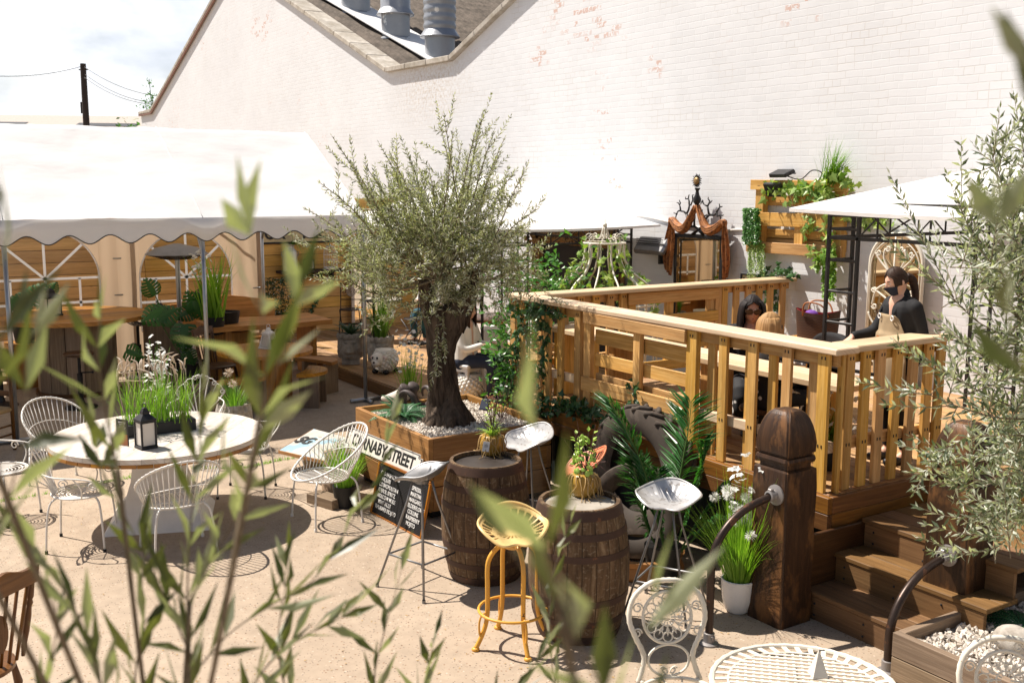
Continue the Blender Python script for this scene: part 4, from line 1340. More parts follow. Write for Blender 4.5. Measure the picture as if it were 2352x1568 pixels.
def arch_wall(y0, y1, wy0, wy1, wz0, wsp, wtop, name):
 """sheet with an arched window, its film and the glazing tape"""
 m = MB()
 X = TB + .1
 def wrink(y, z): return V3((X + .02 * mnoise.noise(V3((y * 2.4, z * 1.6, 4))) + .01 * math.sin(y * 26) * (1 if (y < wy0 or y > wy1) else 0), y, z))
 def arch(y):
  t = (2 * (y - wy0) / (wy1 - wy0)) - 1
  return wsp + (wtop - wsp) * math.sqrt(max(0, 1 - t * t))
 def strip(ya, yb, f0, f1, n):
  m.grid(lambda u, v: wrink(ya + (yb - ya) * u, f0(ya + (yb - ya) * u) * (1 - v) + f1(ya + (yb - ya) * u) * v), n, 10)
 c = lambda k: (lambda y: k)
 strip(y0, wy0, c(.03), c(EZ), 10)
 strip(wy1, y1, c(.03), c(EZ), 10)
 strip(wy0, wy1, c(.03), c(wz0), 20)
 strip(wy0, wy1, arch, c(EZ), 30)
 sh = m.build('wall_sheet', M['pvc'], mq, True, world=True)
 m = MB()
 n = 30
 for i in range(n):
  a, b = wy0 + (wy1 - wy0) * i / n, wy0 + (wy1 - wy0) * (i + 1) / n
  m.add([(X - .004, a, wz0), (X - .004, b, wz0), (X - .004, b, arch(b)), (X - .004, a, arch(a))], [(0, 1, 2, 3)])
 m.build('window_film', M['film'], sh, world=True)
 m = MB()
 X2 = X + .004
 ym = (wy0 + wy1) / 2
 def tape(p, q, w=.036):
  p, q = V3((X2, *p)), V3((X2, *q))
  m.beam(p, q, .003, w, up=(0, 0, 1) if abs((q - p).normalized().z) < .9 else (0, 1, 0), ch=0)
 tape((wy0, wsp), (wy1, wsp))
 tape((wy0, wsp - .36), (wy1, wsp - .36)); tape((wy0, wsp - .72), (wy1, wsp - .72), .03)
 for y in (ym - .47, ym, ym + .47): tape((y, wsp), (y, wz0), .034)
 for a in (rad(43), rad(90), rad(137)):
  L = 1 / math.sqrt((math.cos(a) / ((wy1 - wy0) / 2)) ** 2 + (math.sin(a) / (wtop - wsp)) ** 2)
  tape((ym, wsp), (ym + L * math.cos(a), wsp + L * math.sin(a)))
 P_ = [V3((X2, wy0, wz0))] + [V3((X2, ym - (wy1 - wy0) / 2 * math.cos(PI * i / 24), wsp + (wtop - wsp) * math.sin(PI * i / 24))) for i in range(25)] + [V3((X2, wy1, wz0))]
 m.tube(P_, .014, 4)
 m.build('window_bars', M['bar_white'], sh, world=True)
arch_wall(-.68, 1.45, -.40, 1.16, .62, 1.48, 2.2, 'a')
arch_wall(1.45, 3.42, 1.66, 3.16, .62, 1.48, 2.2, 'b')
arch_wall(3.42, 5.58, 3.74, 5.16, .62, 1.42, 2.14, 'c')
m = MB()
m.grid(lambda u, v: V3((TB + .1, TY0 + (-.68 - TY0) * u, .03 + (EZ - .03) * v)), 8, 8)
m.build('wall_sheet', M['pvc'], mq, True, world=True)
m = MB()
for y, zz in ((3.42, 1.75), (3.42, 1.2), (5.56, 1.2)):
 m.tube([(TB + .12, y - .06, zz), (TB + .12, y + .06, zz)], .012, 6)
tag(m.build('lacing', M['galv'], mq, world=True), kind='stuff')
def disc_planks(mb, r, z, th, n=9, gap=.004, a=0.0, c=(0, 0)):
 """round top of planks: each plank a slice of the circle"""
 w = 2 * r / n
 ca, sa = math.cos(a), math.sin(a)
 for i in range(n):
  x0, x1 = -r + i * w + gap / 2, -r + (i + 1) * w - gap / 2
  k = 7
  up, dn = [], []
  for j in range(k):
   x = x0 + (x1 - x0) * j / (k - 1)
   yy = math.sqrt(max(r * r - x * x, 1e-6))
   up.append((x, yy)); dn.append((x, -yy))
  pts = [V3((c[0] + x * ca - y * sa, c[1] + x * sa + y * ca, z)) for x, y in dn + up[::-1]]
  n0 = len(mb.v)
  mb.prism(pts, (0, 0, th))
  o1, o2 = R.uniform(0, 30), R.uniform(0, 30)
  nf = len(pts) + 2
  for f_i in range(len(mb.f) - nf, len(mb.f)):
   uv = []
   for vi in mb.f[f_i]:
    x, y, zz = mb.v[vi]
    lx, ly = (x - c[0]) * ca + (y - c[1]) * sa, -(x - c[0]) * sa + (y - c[1]) * ca
    uv.append((ly + o1, lx + zz + o2))
   mb.uv[f_i] = uv
def drum(mb, r, z0, z1, n=14, th=.03):
 for k in range(n):
  a0, a1 = 2 * PI * k / n + .012, 2 * PI * (k + 1) / n - .012
  pts = [V3((r * math.cos(a0), r * math.sin(a0), z0)), V3((r * math.cos(a1), r * math.sin(a1), z0)), V3((r * math.cos(a1), r * math.sin(a1), z1)), V3((r * math.cos(a0), r * math.sin(a0), z1))]
  am = (a0 + a1) / 2
  mb.prism(pts, V3((-math.cos(am) * th, -math.sin(am) * th, 0)))
  o1 = R.uniform(0, 30)
  for f_i in range(len(mb.f) - 6, len(mb.f)):
   mb.uv[f_i] = [(mb.v[vi][2] + o1, math.atan2(mb.v[vi][1], mb.v[vi][0]) * r + o1 * 2) for vi in mb.f[f_i]]
 mb.lathe([(r - .035, z0), (r - .035, z1)], 24)
def lantern(name, loc, label, h=.34, w=.17, mat='black', rz=0.0, pane='frost', group=None, taper=1.0):
 t = thing(name, label, 'lantern', loc, rz, group)
 hw = w / 2
 hb = h * .62
 m = MB()
 m.box((0, 0, .012), (w * 1.08, w * 1.08, .024))
 for sx in (-1, 1):
  for sy in (-1, 1):
   m.beam((sx * hw * .92, sy * hw * .92, .02), (sx * hw * .92 * taper, sy * hw * .92 * taper, hb), .016, .016, up=(1, 0, 0))
 m.box((0, 0, hb), (w * 1.02 * taper, w * 1.02 * taper, .018))
 m.build('frame', M[mat], t)
 m = MB()
 m.lathe([(hw * 1.5 * taper, hb + .008), (hw * 1.46 * taper, hb + .02), (hw * .62 * taper, hb + h * .17), (hw * .6 * taper, hb + h * .22), (hw * .3 * taper, hb + h * .3), (.001, hb + h * .32)], 4, a0=PI / 4)
 m.build('roof', M[mat], t)
 m = MB(); m.tube([V3((math.cos(a) * .03, 0, hb + h * .34 + math.sin(a) * .03)) for a in [2 * PI * i / 12 for i in range(12)]], .004, 5, True); m.build('ring', M[mat], t)
 for k in range(4):
  m = MB()
  a = k * PI / 2
  d, s = V3((math.cos(a), math.sin(a), 0)), V3((-math.sin(a), math.cos(a), 0))
  m.add([d * hw * .86 - s * hw * .85 + V3((0, 0, .03)), d * hw * .86 + s * hw * .85 + V3((0, 0, .03)), d * hw * .86 * taper + s * hw * .85 * taper + V3((0, 0, hb - .01)), d * hw * .86 * taper - s * hw * .85 * taper + V3((0, 0, hb - .01))], [(0, 1, 2, 3)])
  m.build('pane', M[pane], t)
 return t
t = thing('spool_table', 'tall round bar table made from a wooden cable drum under the marquee', 'table', (-15.3, 2.6, 0))
m = MB(); disc_planks(m, .98, 1.02, .055, 9, a=rad(8)); m.build('tabletop', M['spool'], t)
m = MB(); drum(m, .52, .04, 1.02, 14); m.build('drum', M['greywood'], t)
m = MB(); m.lathe([(.5, 0), (.56, 0), (.56, .05), (.5, .05)], 24); m.build('base', M['dkwood'], t)
lantern('lantern', (-15.32, 2.3, 1.075), 'black metal lantern with frosted panes on the tall spool table', .40, .21, rz=rad(20))
def round_stool(loc, label, group, h=.71):
 t = thing('bar_stool', label, 'stool', loc, R.uniform(0, 1), group)
 m = MB(); m.lathe([(.001, h - .03), (.16, h - .03), (.19, h - .02), (.19, h + .005), (.175, h + .015), (.001, h + .015)], 24); m.build('seat', M['dkwood'], t, True, angle=40)
 m = MB()
 m.lathe([(.035, .1), (.035, .45), (.02, .455), (.02, h - .03)], 12)
 m.lathe([(.2, 0), (.2, .02), (.05, .06), (.035, .12)], 20)
 m.build('column', M['iron'], t, True, angle=40)
 m = MB(); m.tube([(0, 0, .46), (.17, .02, .47)], .009, 6); m.ball((.17, .02, .47), .016, 8, 6); m.build('crank', M['iron'], t, True)
 return t
def tractor_seat(mb, holes=True, w=.40, d=.36, th=.006):
 """seat pan centred at the origin, back towards +y; z is up"""
 def surf(x, y):
  r = math.hypot(x / (w / 2), y / (d / 2))
  z = .018 * r * r
  if y > 0: z += .115 * (y / (d / 2)) ** 2.2
  z += .05 * (abs(x) / (w / 2)) ** 2.4
  if y < -.05: z -= .02 * ((-.05 - y) / .1) ** 2
  return V3((x, y, z))
 def rim(a):
  c, s = math.cos(a), math.sin(a)
  rx, ry = w / 2, d / 2
  if s < 0:
   fr = 1.0 - .30 * max(0, -s) ** 1.2 * (1 - .75 * abs(math.sin(2 * (a + PI / 2))) * 1)
   ry = d / 2 * (1 - .22 * math.exp(-((a - 1.5 * PI) / .28) ** 2))
  return rx * c, ry * s
 nseg = 96
 rad_s = [0.0, .16, .24, .30, .40, .52, .60, .68, .80, .88, .94, 1.0]
 vs = []
 for t_ in rad_s:
  for k in range(nseg):
   x, y = rim(2 * PI * k / nseg)
   vs.append(surf(x * t_, y * t_))
 fs = []
 nslot = 24
 for i in range(len(rad_s) - 1):
  for k in range(nseg):
   k2 = (k + 1) % nseg
   a = 2 * PI * (k + .5) / nseg
   ph = (k % (nseg // nslot))
   if holes:
    back = math.sin(a) > -.15
    if 7 <= i <= 9 - (0 if back else 0) and i < 9 and ph in (0, 1, 2) and math.sin(a) > -.75: continue
    if back and i == 6 and ph in (0, 1, 2): continue
    if 2 <= i <= 3 and ph in (1, 2): continue
    if i == 4 and ph in (1, 2) and not back: continue
   fs.append((i * nseg + k, i * nseg + k2, (i + 1) * nseg + k2, (i + 1) * nseg + k))
 if not holes:
  for i, t_ in enumerate(rad_s):
   if .5 < t_ < .92:
    for k in range(nseg):
     a = 2 * PI * k / nseg
     if math.sin(a) > -.1:
      vs[i * nseg + k] = vs[i * nseg + k] - V3((0, 0, .007 * max(0, math.cos(a * nslot)) * math.sin(PI * (t_ - .5) / .42)))
 n = len(vs)
 vs2 = vs + [p - V3((0, 0, th)) for p in vs]
 f2 = fs + [tuple(n + k for k in reversed(f)) for f in fs]
 edge = {}
 for f in fs:
  for a, b in zip(f, f[1:] + f[:1]):
   edge[(a, b)] = 1
 for (a, b) in list(edge):
  if (b, a) not in edge: f2.append((b, a, n + a, n + b))
 mb.add(vs2, f2)
 mb.tube([surf(*[q * 1.0 for q in rim(2 * PI * k / nseg)]) - V3((0, 0, th / 2)) for k in range(nseg)], .008, 6, True)
def seat_z(mb, z, rot=0.0):
 M_ = rotz(rot)
 mb.v = [tuple(M_ @ V3(p) + V3((0, 0, z))) for p in mb.v]
def tractor_pedestal(loc, label, group, h=.72, rz=0):
 t = thing('bar_stool', label, 'stool', loc, rz, group)
 m = MB(); tractor_seat(m); seat_z(m, h); m.build('seat', M['iron'], t, True, angle=40)
 m = MB()
 m.lathe([(.045, .06), (.04, .5), (.022, .505), (.022, h)], 12)
 m.lathe([(.2, 0), (.2, .02), (.06, .05), (.045, .1)], 20)
 m.build('column', M['iron'], t, True, angle=40)
 m = MB(); m.tube([(0, 0, .5), (.15, 0, .51)], .008, 6); m.build('crank', M['iron'], t, True)
GB = 'dark bar stools round the tall spool table'
round_stool((-14.1, 2.41, 0), 'dark round seated bar stool in front of the tall spool table', GB)
tractor_pedestal((-15.85, 3.55, 0), 'dark slotted iron seat stool right of the tall spool table', GB, .78, rad(200))
round_stool((-14.75, 1.55, 0), 'dark round seated bar stool left of the tall spool table by the marquee pole', GB)
tractor_pedestal((-16.15, 4.15, 0), 'dark slotted iron seat stool near the marquee back wall', GB, .66, rad(160))
t = thing('patio_heater', 'steel patio heater with a wide umbrella hood under the marquee', 'patio heater', (-15.5, 4.08, 0))
m = MB(); m.lathe([(.44, 1.84), (.45, 1.85), (.3, 1.94), (.05, 2.0), (.001, 2.0)], 40); m.build('hood', M['greymetal'], t, True, angle=50)
m = MB()
for k in range(5): m.tube(circ(.40 - .05 * k, 40, 1.835 - .014 * k), .004, 4, True)
for k in range(40):
 a = 2 * PI * k / 40
 m.tube([(.41 * math.cos(a), .41 * math.sin(a), 1.835), (.15 * math.cos(a), .15 * math.sin(a), 1.77)], .003, 4)
m.build('guard', M['black'], t)
m = MB(); m.lathe([(.035, .7), (.035, 1.78), (.1, 1.79), (.1, 1.86)], 16); m.build('pole', M['galv'], t, True, angle=40)
m = MB(); m.lathe([(.24, 0), (.24, .04), (.22, .06), (.2, .68), (.18, .72), (.03, .74)], 24); m.build('base', M['galv'], t, True, angle=40)
def monstera(loc, label, leaves, pot_r=.17, pot_h=.3, mat='monstera', pot='blackpot'):
 t = thing('monstera_plant', label, 'plant', loc)
 b = V3(loc)
 m = MB(); m.lathe([(pot_r * .75, 0), (pot_r, pot_h), (pot_r * .94, pot_h), (pot_r * .9, pot_h * .9), (.001, pot_h * .88)], 20); m.build('pot', M[pot], t, True, angle=40)
 m, s = MB(), MB()
 for (u, v, x, L, du, dv) in leaves:
  p = XP(u, v, x)
  q = XP(u + du, v + dv, x)
  d = (q - p).normalized()
  monstera_leaf(m, p - b - d * L * .45, d + V3((.12, 0, 0)), V3((.85, -.35, .45)), L)
  s.tube(smooth_path([(0, 0, pot_h * .8), (p - b - d * L * .45) * .5 + V3((0, 0, .12)), p - b - d * L * .45], 4), .008, 5)
 m.build('leaves', M[mat], t)
 s.build('stems', M['stem'], t)
monstera((-16.1, 2.05, .62), 'monstera with split dark leaves behind the lantern on the spool table', [(82, 672, -16.1, .36, 20, -30), (45, 690, -16.0, .3, -25, 5), (30, 700, -15.9, .26, -10, 20), (60, 705, -16.05, .22, 20, 20), (120, 660, -16.2, .2, 10, -20)])
m = MB(); m.box((-16.1, 2.05, .31), (.5, .5, .62)); tag(m.build('timber_stand', M['spool']), 'timber cube stand holding the left monstera behind the spool table', 'stand')
monstera((-14.6, 3.96, .0), 'tall monstera with large bright split leaves beside the marquee pole', [(350, 722, -14.5, .36, -40, 20), (386, 718, -14.45, .34, 30, -18), (421, 775, -14.2, .40, -4, 45), (438, 822, -14.2, .24, 14, 28), (345, 660, -14.7, .28, -25, -40), (310, 812, -14.5, .28, 40, 14)], .22, .4)
monstera((-15.0, 4.62, .74), 'dark monstera standing on a timber stand behind the marquee pole', [(440, 690, -14.9, .30, -20, -35), (468, 676, -14.9, .30, 25, -30), (455, 712, -14.8, .32, 12, 30), (425, 718, -14.9, .28, -30, 15), (482, 700, -14.8, .28, 30, 8)], .2, .28)
m = MB(); m.box((-15.0, 4.62, .37), (.55, .55, .74)); tag(m.build('timber_stand', M['spool']), 'timber cube stand below the dark monstera near the patio heater', 'stand')
t = thing('tall_grass_plant', 'tall strappy green grass with white blossom in front of the patio heater', 'plant', (-14.72, 4.36, .74))
m = MB()
for k in range(64):
 a = R.uniform(0, 2 * PI)
 m.blade((R.gauss(0, .06), R.gauss(0, .08), .2), (math.cos(a) * .22, math.sin(a) * .22, 1), R.uniform(.6, 1.2), .04, R.uniform(.05, .5), 7)
m.build('blades', M['brightgrass'], t)
m = MB()
for k in range(46):
 z = R.uniform(.75, 1.2)
 blossom(m, (R.gauss(-.02, .06), R.gauss(-.16, .07), z), .035)
m.build('blossom', M['flower'], t)
m = MB(); m.lathe([(.12, 0), (.15, .25), (.13, .25), (.001, .22)], 16); m.build('pot', M['blackpot'], t, True, angle=40)
lantern('lantern', (-15.2, 3.72, .9), 'dark bronze lantern half hidden behind the tall monstera', .3, .17, 'iron', rad(40))
m = MB(); m.box((-15.2, 3.72, .45), (.4, .4, .9)); tag(m.build('timber_stand', M['greywood']), 'timber block stand with a bronze lantern on it', 'stand')
t = thing('slab_table', 'long slab table with a wavy live edge under the marquee', 'table', (-15.0, 5.2, 0))
m = MB()
pts = [V3((-.5 + .05 * math.sin(y * 5), y, .78)) for y in [-.9 + .15 * k for k in range(13)]] + [V3((.48 + .05 * math.sin(y * 4 + 1), y, .78)) for y in [.9 - .15 * k for k in range(13)]]
m.prism(pts, (0, 0, .07))
m.build('tabletop', M['spool'], t)
for y in (-.65, .65):
 m = MB(); m.box((0, y, .39), (.6, .09, .78)); m.build('leg', M['spool'], t)
t = thing('timber_bench', 'high backed timber bench against the marquee back wall', 'bench', (-16.05, 4.95, 0))
m = MB(); m.box((0, 0, .46), (.42, 1.7, .05)); m.build('seat', M['spool'], t)
m = MB()
pts = [V3((-.19, y, .55)) for y in (-.85, .85)] + [V3((-.19, y, 1.02 + .1 * math.cos(y * 1.8) ** 2)) for y in [.85 - .17 * k for k in range(11)]]
m.prism(pts, (-.04, 0, 0)); m.build('backrest', M['spool'], t)
for y in (-.7, .7):
 m = MB(); m.box((0, y, .22), (.36, .07, .44)); m.build('leg', M['spool'], t)
def spindle_chair(loc, rz, label, mat='dkwood', name='spindle_chair'):
 t = thing(name, label, 'chair', loc, rz)
 m = MB(); m.lathe([(.001, .43), (.19, .43), (.215, .44), (.215, .46), (.19, .47), (.001, .462)], 24); m.build('seat', M[mat], t, True, angle=40)
 def turned(p, q, r):
  p, q = V3(p), V3(q)
  mm = MB()
  ts = [0, .08, .12, .16, .3, .5, .62, .66, .7, .74, .9, 1]
  rs = [.7, .9, 1.2, .9, 1.25, 1.3, .95, 1.35, .9, 1.3, 1.0, .8]
  mm.tube([p.lerp(q, a) for a in ts], [r * k for k in rs], 10)
  return mm
 for sx in (-1, 1):
  for sy in (-1, 1):
   turned((sx * .2, sy * .19, 0), (sx * .14, sy * .14, .44), .017).build('leg', M[mat], t, True)
 m = MB()
 for s in (-1, 1): m.tube([(s * .185, -.178, .16), (s * .185, .178, .16)], .011, 8)
 m.tube([(-.185, 0, .16), (.185, 0, .16)], .011, 8)
 m.build('stretcher', M[mat], t, True)
 for k in range(6):
  x = -.15 + .06 * k
  m = MB(); m.tube([(x * .9, .17, .46), (x * 1.15, .235, .86)], .009, 8); m.build('spindle', M[mat], t, True)
 for s in (-1, 1):
  turned((s * .185, .165, .46), (s * .21, .24, .90), .014).build('post', M[mat], t, True)
 m = MB()
 pts = [V3((-.23 + .46 * k / 12, .232 - .03 * math.sin(PI * k / 12) * 0, .86)) for k in range(13)] + [V3((.23 - .46 * k / 12, .245, .94 + .035 * math.sin(PI * k / 12) + .012 * math.cos(k * PI / 3))) for k in range(13)]
 m.prism(pts, (0, .022, 0))
 m.build('top_rail', M[mat], t)
 m = MB()
 pts = [V3((.05 * math.cos(a), .2, .66 + .1 * math.sin(a))) for a in [2 * PI * k / 16 for k in range(16)]]
 m.prism(pts, (0, .014, 0)); m.build('splat', M[mat], t)
 return t
spindle_chair((-13.75, 4.12, 0), rad(130), 'dark spindle back chair at the round spool table under the marquee')
t = thing('spool_table', 'low round cable drum table with a white lantern near the marquee pole', 'table', (-13.15, 4.55, 0))
m = MB(); disc_planks(m, .62, .675, .045, 7, a=rad(70)); m.build('tabletop', M['spool'], t)
m = MB(); drum(m, .34, .03, .675, 12); m.build('drum', M['spool'], t)
m = MB(); disc_planks(m, .40, 0, .035, 5); m.build('base', M['greywood'], t)
ln = lantern('lantern', (-13.2, 4.62, .72), 'white tapered lantern with a dark label on the low spool table', .30, .19, 'whiteplastic', rad(33), 'frost', None, .62)
m = MB(); m.box((.088, 0, .075), (.006, .085, .095), roty(rad(-11)), ch=0); lb = m.build('label', M['chalk'], ln)
m = MB()
for k in range(3): m.box((.0925, -.026 + .026 * k, .075), (.004, .008, .07), roty(rad(-11)), ch=0)
m.build('stripes', M['brightgrass'], lb)
def arc_stool(loc, rz, label):
 t = thing('curved_stool', label, 'stool', loc, rz, 'curved timber stools round the low spool table')
 m = MB()
 n = 16
 inner = [V3((-.30 + .60 * k / n, -.13 + .03 * math.sin(PI * k / n), .42)) for k in range(n + 1)]
 outer = [V3((.34 * math.cos(a), -.13 + .34 * math.sin(a) * .95, .42)) for a in [PI * k / n for k in range(n + 1)]]
 m.prism(inner + outer, (0, 0, .045))
 m.build('seat', M['spool'], t)
 for x in (-.2, .2):
  m = MB(); m.box((x, 0, .21), (.045, .26, .42), rotz(.0)); m.build('leg', M['greywood'], t)
 m = MB(); m.box((0, 0, .16), (.36, .04, .09)); m.build('stretcher', M['greywood'], t)
 return t
arc_stool((-12.72, 5.03, 0), rad(-35), 'half round timber stool on the right of the low spool table')
arc_stool((-12.62, 4.10, 0), rad(-70), 'half round timber stool in front of the low spool table')
arc_stool((-13.5, 5.45, 0), rad(25), 'half round timber stool behind the low spool table at the platform edge')
m = MB(); m.box((0, 0, .36), (.5, .42, .05))
t = thing('timber_planter', 'square weathered timber block behind the white round table', 'planter', (-12.75, 3.75, 0), rad(20))
m.build('top', M['greywood'], t)
m = MB()
for k in range(4):
 a = k * PI / 2
 for j in range(3):
  c = rotz(a) @ V3((.21, -.14 + .14 * j, .17)); m.box(c, (.03, .135, .34), rotz(a))
m.build('box', M['greywood'], t)
t = thing('head_planter', 'weathered white stone head planter with pompon grass behind the round table', 'planter', (-11.05, 3.45, 0), rad(-20))
m = MB()
def headpl(u, v):
 a = 2 * PI * u
 z = .5 * v
 r = .15 + .05 * math.sin(PI * v * .95)
 f = math.exp(-((a - 1.5 * PI) / .55) ** 2)
 nose = math.exp(-((a - 1.5 * PI) / .14) ** 2) * math.exp(-((v - .46) / .12) ** 2) * .06
 eye = -.028 * sum(math.exp(-((a - 1.5 * PI - s) / .13) ** 2) for s in (-.36, .36)) * math.exp(-((v - .58) / .06) ** 2)
 brow = .02 * f * math.exp(-((v - .68) / .05) ** 2)
 lip = .018 * f * (math.exp(-((v - .25) / .03) ** 2) + math.exp(-((v - .19) / .03) ** 2)) * math.exp(-((a - 1.5 * PI) / .25) ** 2)
 hair = .02 * (1 - f) * mnoise.noise(V3((a * 4, v * 9, 1))) + (.02 * abs(math.sin(a * 9)) if v > .82 else 0)
 rr = r + nose + eye + brow + lip + hair
 return V3((rr * math.cos(a), rr * math.sin(a), z))
m.grid(headpl, 80, 40)
m.lathe([(.17, .47), (.13, .46), (.001, .42)], 24)
m.build('head', M['lionstone'], t, True)
m = MB(); grass_clump(m, (0, 0, .44), 150, .36, .1, .006, .5, None, .6); m.build('grass', M['grass'], t)
m = MB(); pompon(m, (-.12, -.05, .82), .06); pompon(m, (.13, 0, .74), .055); m.build('flower', M['dryplume'], t)
t = thing('rush_chair', 'rush seated wooden chair at the left edge under the marquee', 'chair', (-12.25, 1.1, 0), rad(40))
m = MB(); m.box((0, 0, .45), (.42, .42, .05), ch=.015); m.build('seat', M['straw'], t)
for x in (-.2, .2):
 for y in (-.2, .2):
  m = MB(); m.tube([(x, y, 0), (x, y, .46 if y < 0 else .95)], .02, 8); m.build('leg', M['chairwood'], t, True)
for z in (.18, .28):
 m = MB()
 for s in (-.2, .2): m.tube([(s, -.2, z), (s, .2, z)], .012, 6)
 m.build('stretcher', M['chairwood'], t, True)
for z in (.62, .78, .92):
 m = MB(); m.box((0, .2, z), (.4, .018, .06)); m.build('back_slat', M['chairwood'], t)
t = thing('wall_shelf', 'dark board shelf fixed to the fence', 'shelf', (-17.85, 7.1, 1.30))
m = MB(); m.box((0, -.02, 0), (.28, 1.22, .045)); m.build('board', M['shelf'], t)
for y in (-.4, .4):
 m = MB(); m.box((-.06, y, -.09), (.15, .04, .14)); m.build('bracket', M['iron'], t)
t = thing('milk_churn', 'old galvanised milk churn with trailing green strands on the shelf', 'milk churn', (-17.83, 6.68, 1.325))
m = MB(); m.lathe([(.12, 0), (.13, .01), (.13, .31), (.115, .36), (.08, .4), (.075, .43), (.105, .47), (.1, .47), (.07, .43), (.001, .4)], 24); m.build('body', M['silver'], t, True, angle=40)
m = MB()
for s in (-1, 1): m.tube([(0, s * .12, .34), (0, s * .16, .33), (0, s * .15, .26), (0, s * .13, .25)], .008, 6)
m.build('handle', M['greymetal'], t)
m = MB()
for k in range(60):
 m.blade((R.gauss(0, .03), .06 + R.gauss(0, .03), .46), (R.gauss(.2, .4), .5 + R.gauss(0, .3), 1), R.uniform(.4, .62), .007, R.uniform(1.3, 2.4), 8)
m.build('trailing_plant', M['grass'], t)
lantern('lantern', (-17.82, 7.03, 1.325), 'small black lantern in the middle of the fence shelf', .27, .15, rz=rad(45))
t = thing('birdcage', 'small white wire birdcage at the right end of the shelf', 'birdcage', (-17.82, 7.45, 1.325))
m = MB()
for k in range(24):
 a = 2 * PI * k / 24
 m.tube([(.125 * math.cos(a) * f, .125 * math.sin(a) * f, z) for f, z in ((1, .01), (1, .26), (.94, .33), (.72, .39), (.4, .42), (.05, .43))], .0028, 4)
m.build('bars', M['whitemetal'], t)
m = MB()
for z in (.012, .17, .26): m.tube(circ(.127, 28, z), .004, 5, True)
m.lathe([(.13, 0), (.13, .035), (.125, .035), (.125, .006), (.001, .005)], 28)
m.ball((0, 0, .44), .016, 8, 6)
m.build('base', M['whitemetal'], t)
t = thing('ivy_garland', 'ivy garland hanging below the shelf down the fence', 'ivy', (-17.8, 7.1, 1.2))
m, s = MB(), MB()
sc = lambda x, y: XP((1000 + x / 5.2275) / 1.7415, (900 + y / 5.2275) / 1.7415, -17.93) - V3((-17.8, 7.1, 1.2))
ivy_strand(m, s, [sc(700, 1200), sc(830, 1060), sc(1000, 1030), sc(1200, 1010), sc(1400, 1020), sc(1600, 1010), sc(1720, 1030)], .014, .07, .02, (1, 0, .2))
ivy_strand(m, s, [sc(1720, 1030), sc(1740, 1160), sc(1650, 1290), sc(1560, 1400), sc(1500, 1480), sc(1400, 1540), sc(1330, 1700), sc(1260, 1850), sc(1230, 1960)], .012, .07, .016, (1, 0, .2))
ivy_strand(m, s, [sc(1700, 1030), sc(1700, 1190), sc(1660, 1210)], .012, .06, .02, (1, 0, .2))
m.build('leaves', M['ivy'], t); s.build('stems', M['stem'], t)
t = thing('potted_bush', 'dark trailing bush with tiny white flowers at the left end of the plank fence', 'plant', (-17.6, 6.32, .18))
m, f = MB(), MB()
for k in range(900):
 z = R.uniform(.35, 1.05)
 wd = .2 + .12 * math.sin(PI * (z - .2) / .9)
 p = V3((R.gauss(0, .12), R.gauss(0, wd * .7), z))
 m.leaf(p, (R.gauss(0, 1), R.gauss(0, 1), R.gauss(-.3, .6)), (1, R.gauss(0, 1), R.gauss(0, 1)), .06, .025)
 if R.random() < .1: blossom(f, p + V3((.06, 0, 0)), .014)
m.build('foliage', M['darkfern'], t); f.build('flowers', M['flower'], t)
m = MB(); m.lathe([(.16, 0), (.2, .4), (.18, .4), (.001, .36)], 20); m.build('pot', M['dkwood'], t, True, angle=40)
t = thing('plume_grass', 'dusty pink plume grass beside the timber bench', 'plant', (-16.1, 5.86, .18))
m = MB()
for k in range(26):
 a = R.uniform(0, 2 * PI)
 P_ = [V3((0, 0, .3))]
 d = V3((math.cos(a) * .5, math.sin(a) * .5, 1)).normalized()
 for j in range(7):
  P_.append(P_[-1] + d * .1); d = (d + V3((math.cos(a) * .3, math.sin(a) * .3, -.33))).normalized()
 m.tube(P_, [.002, .002, .004, .011, .014, .013, .01, .003], 6)
m.build('plumes', M['dryplume'], t, True)
m = MB(); m.lathe([(.12, 0), (.15, .3), (.13, .3), (.001, .27)], 16); m.build('pot', M['blackpot'], t, True, angle=40)
pl = thing('timber_planter', 'big square timber planter full of white gravel round the old olive tree', 'planter', (-8.43, 4.72, 0))
PX0, PX1, PY0, PY1, PZ1 = -9.22, -7.70, 4.08, 5.36, .73
m = MB()
for k, (z0, z1) in enumerate(((.07, .285), (.29, .505), (.51, .725))):
 zc, h_ = (z0 + z1) / 2, z1 - z0 - .004
 m.box(((PX0 + PX1) / 2, PY0 + .022, zc), (PX1 - PX0, .044, h_))
 m.box(((PX0 + PX1) / 2, PY1 - .022, zc), (PX1 - PX0, .044, h_))
 m.box((PX0 + .022, (PY0 + PY1) / 2, zc), (.044, PY1 - PY0 - .09, h_))
 m.box((PX1 - .022, (PY0 + PY1) / 2, zc), (.044, PY1 - PY0 - .09, h_))
m.build('boards', M['planter'], pl, world=True)
m = MB(); m.box(((PX0 + PX1) / 2, (PY0 + PY1) / 2, .04), (PX1 - PX0 - .1, PY1 - PY0 - .1, .075)); m.build('base', M['black'], pl, world=True)
GZ = .655
m = MB(); m.grid(lambda u, v: V3((PX0 + .04 + (PX1 - PX0 - .08) * u, PY0 + .04 + (PY1 - PY0 - .08) * v, GZ - .012 + .02 * mnoise.noise(V3((u * 5, v * 5, 0))))), 20, 18)
m.build('soil', M['soil'], pl, True, world=True)
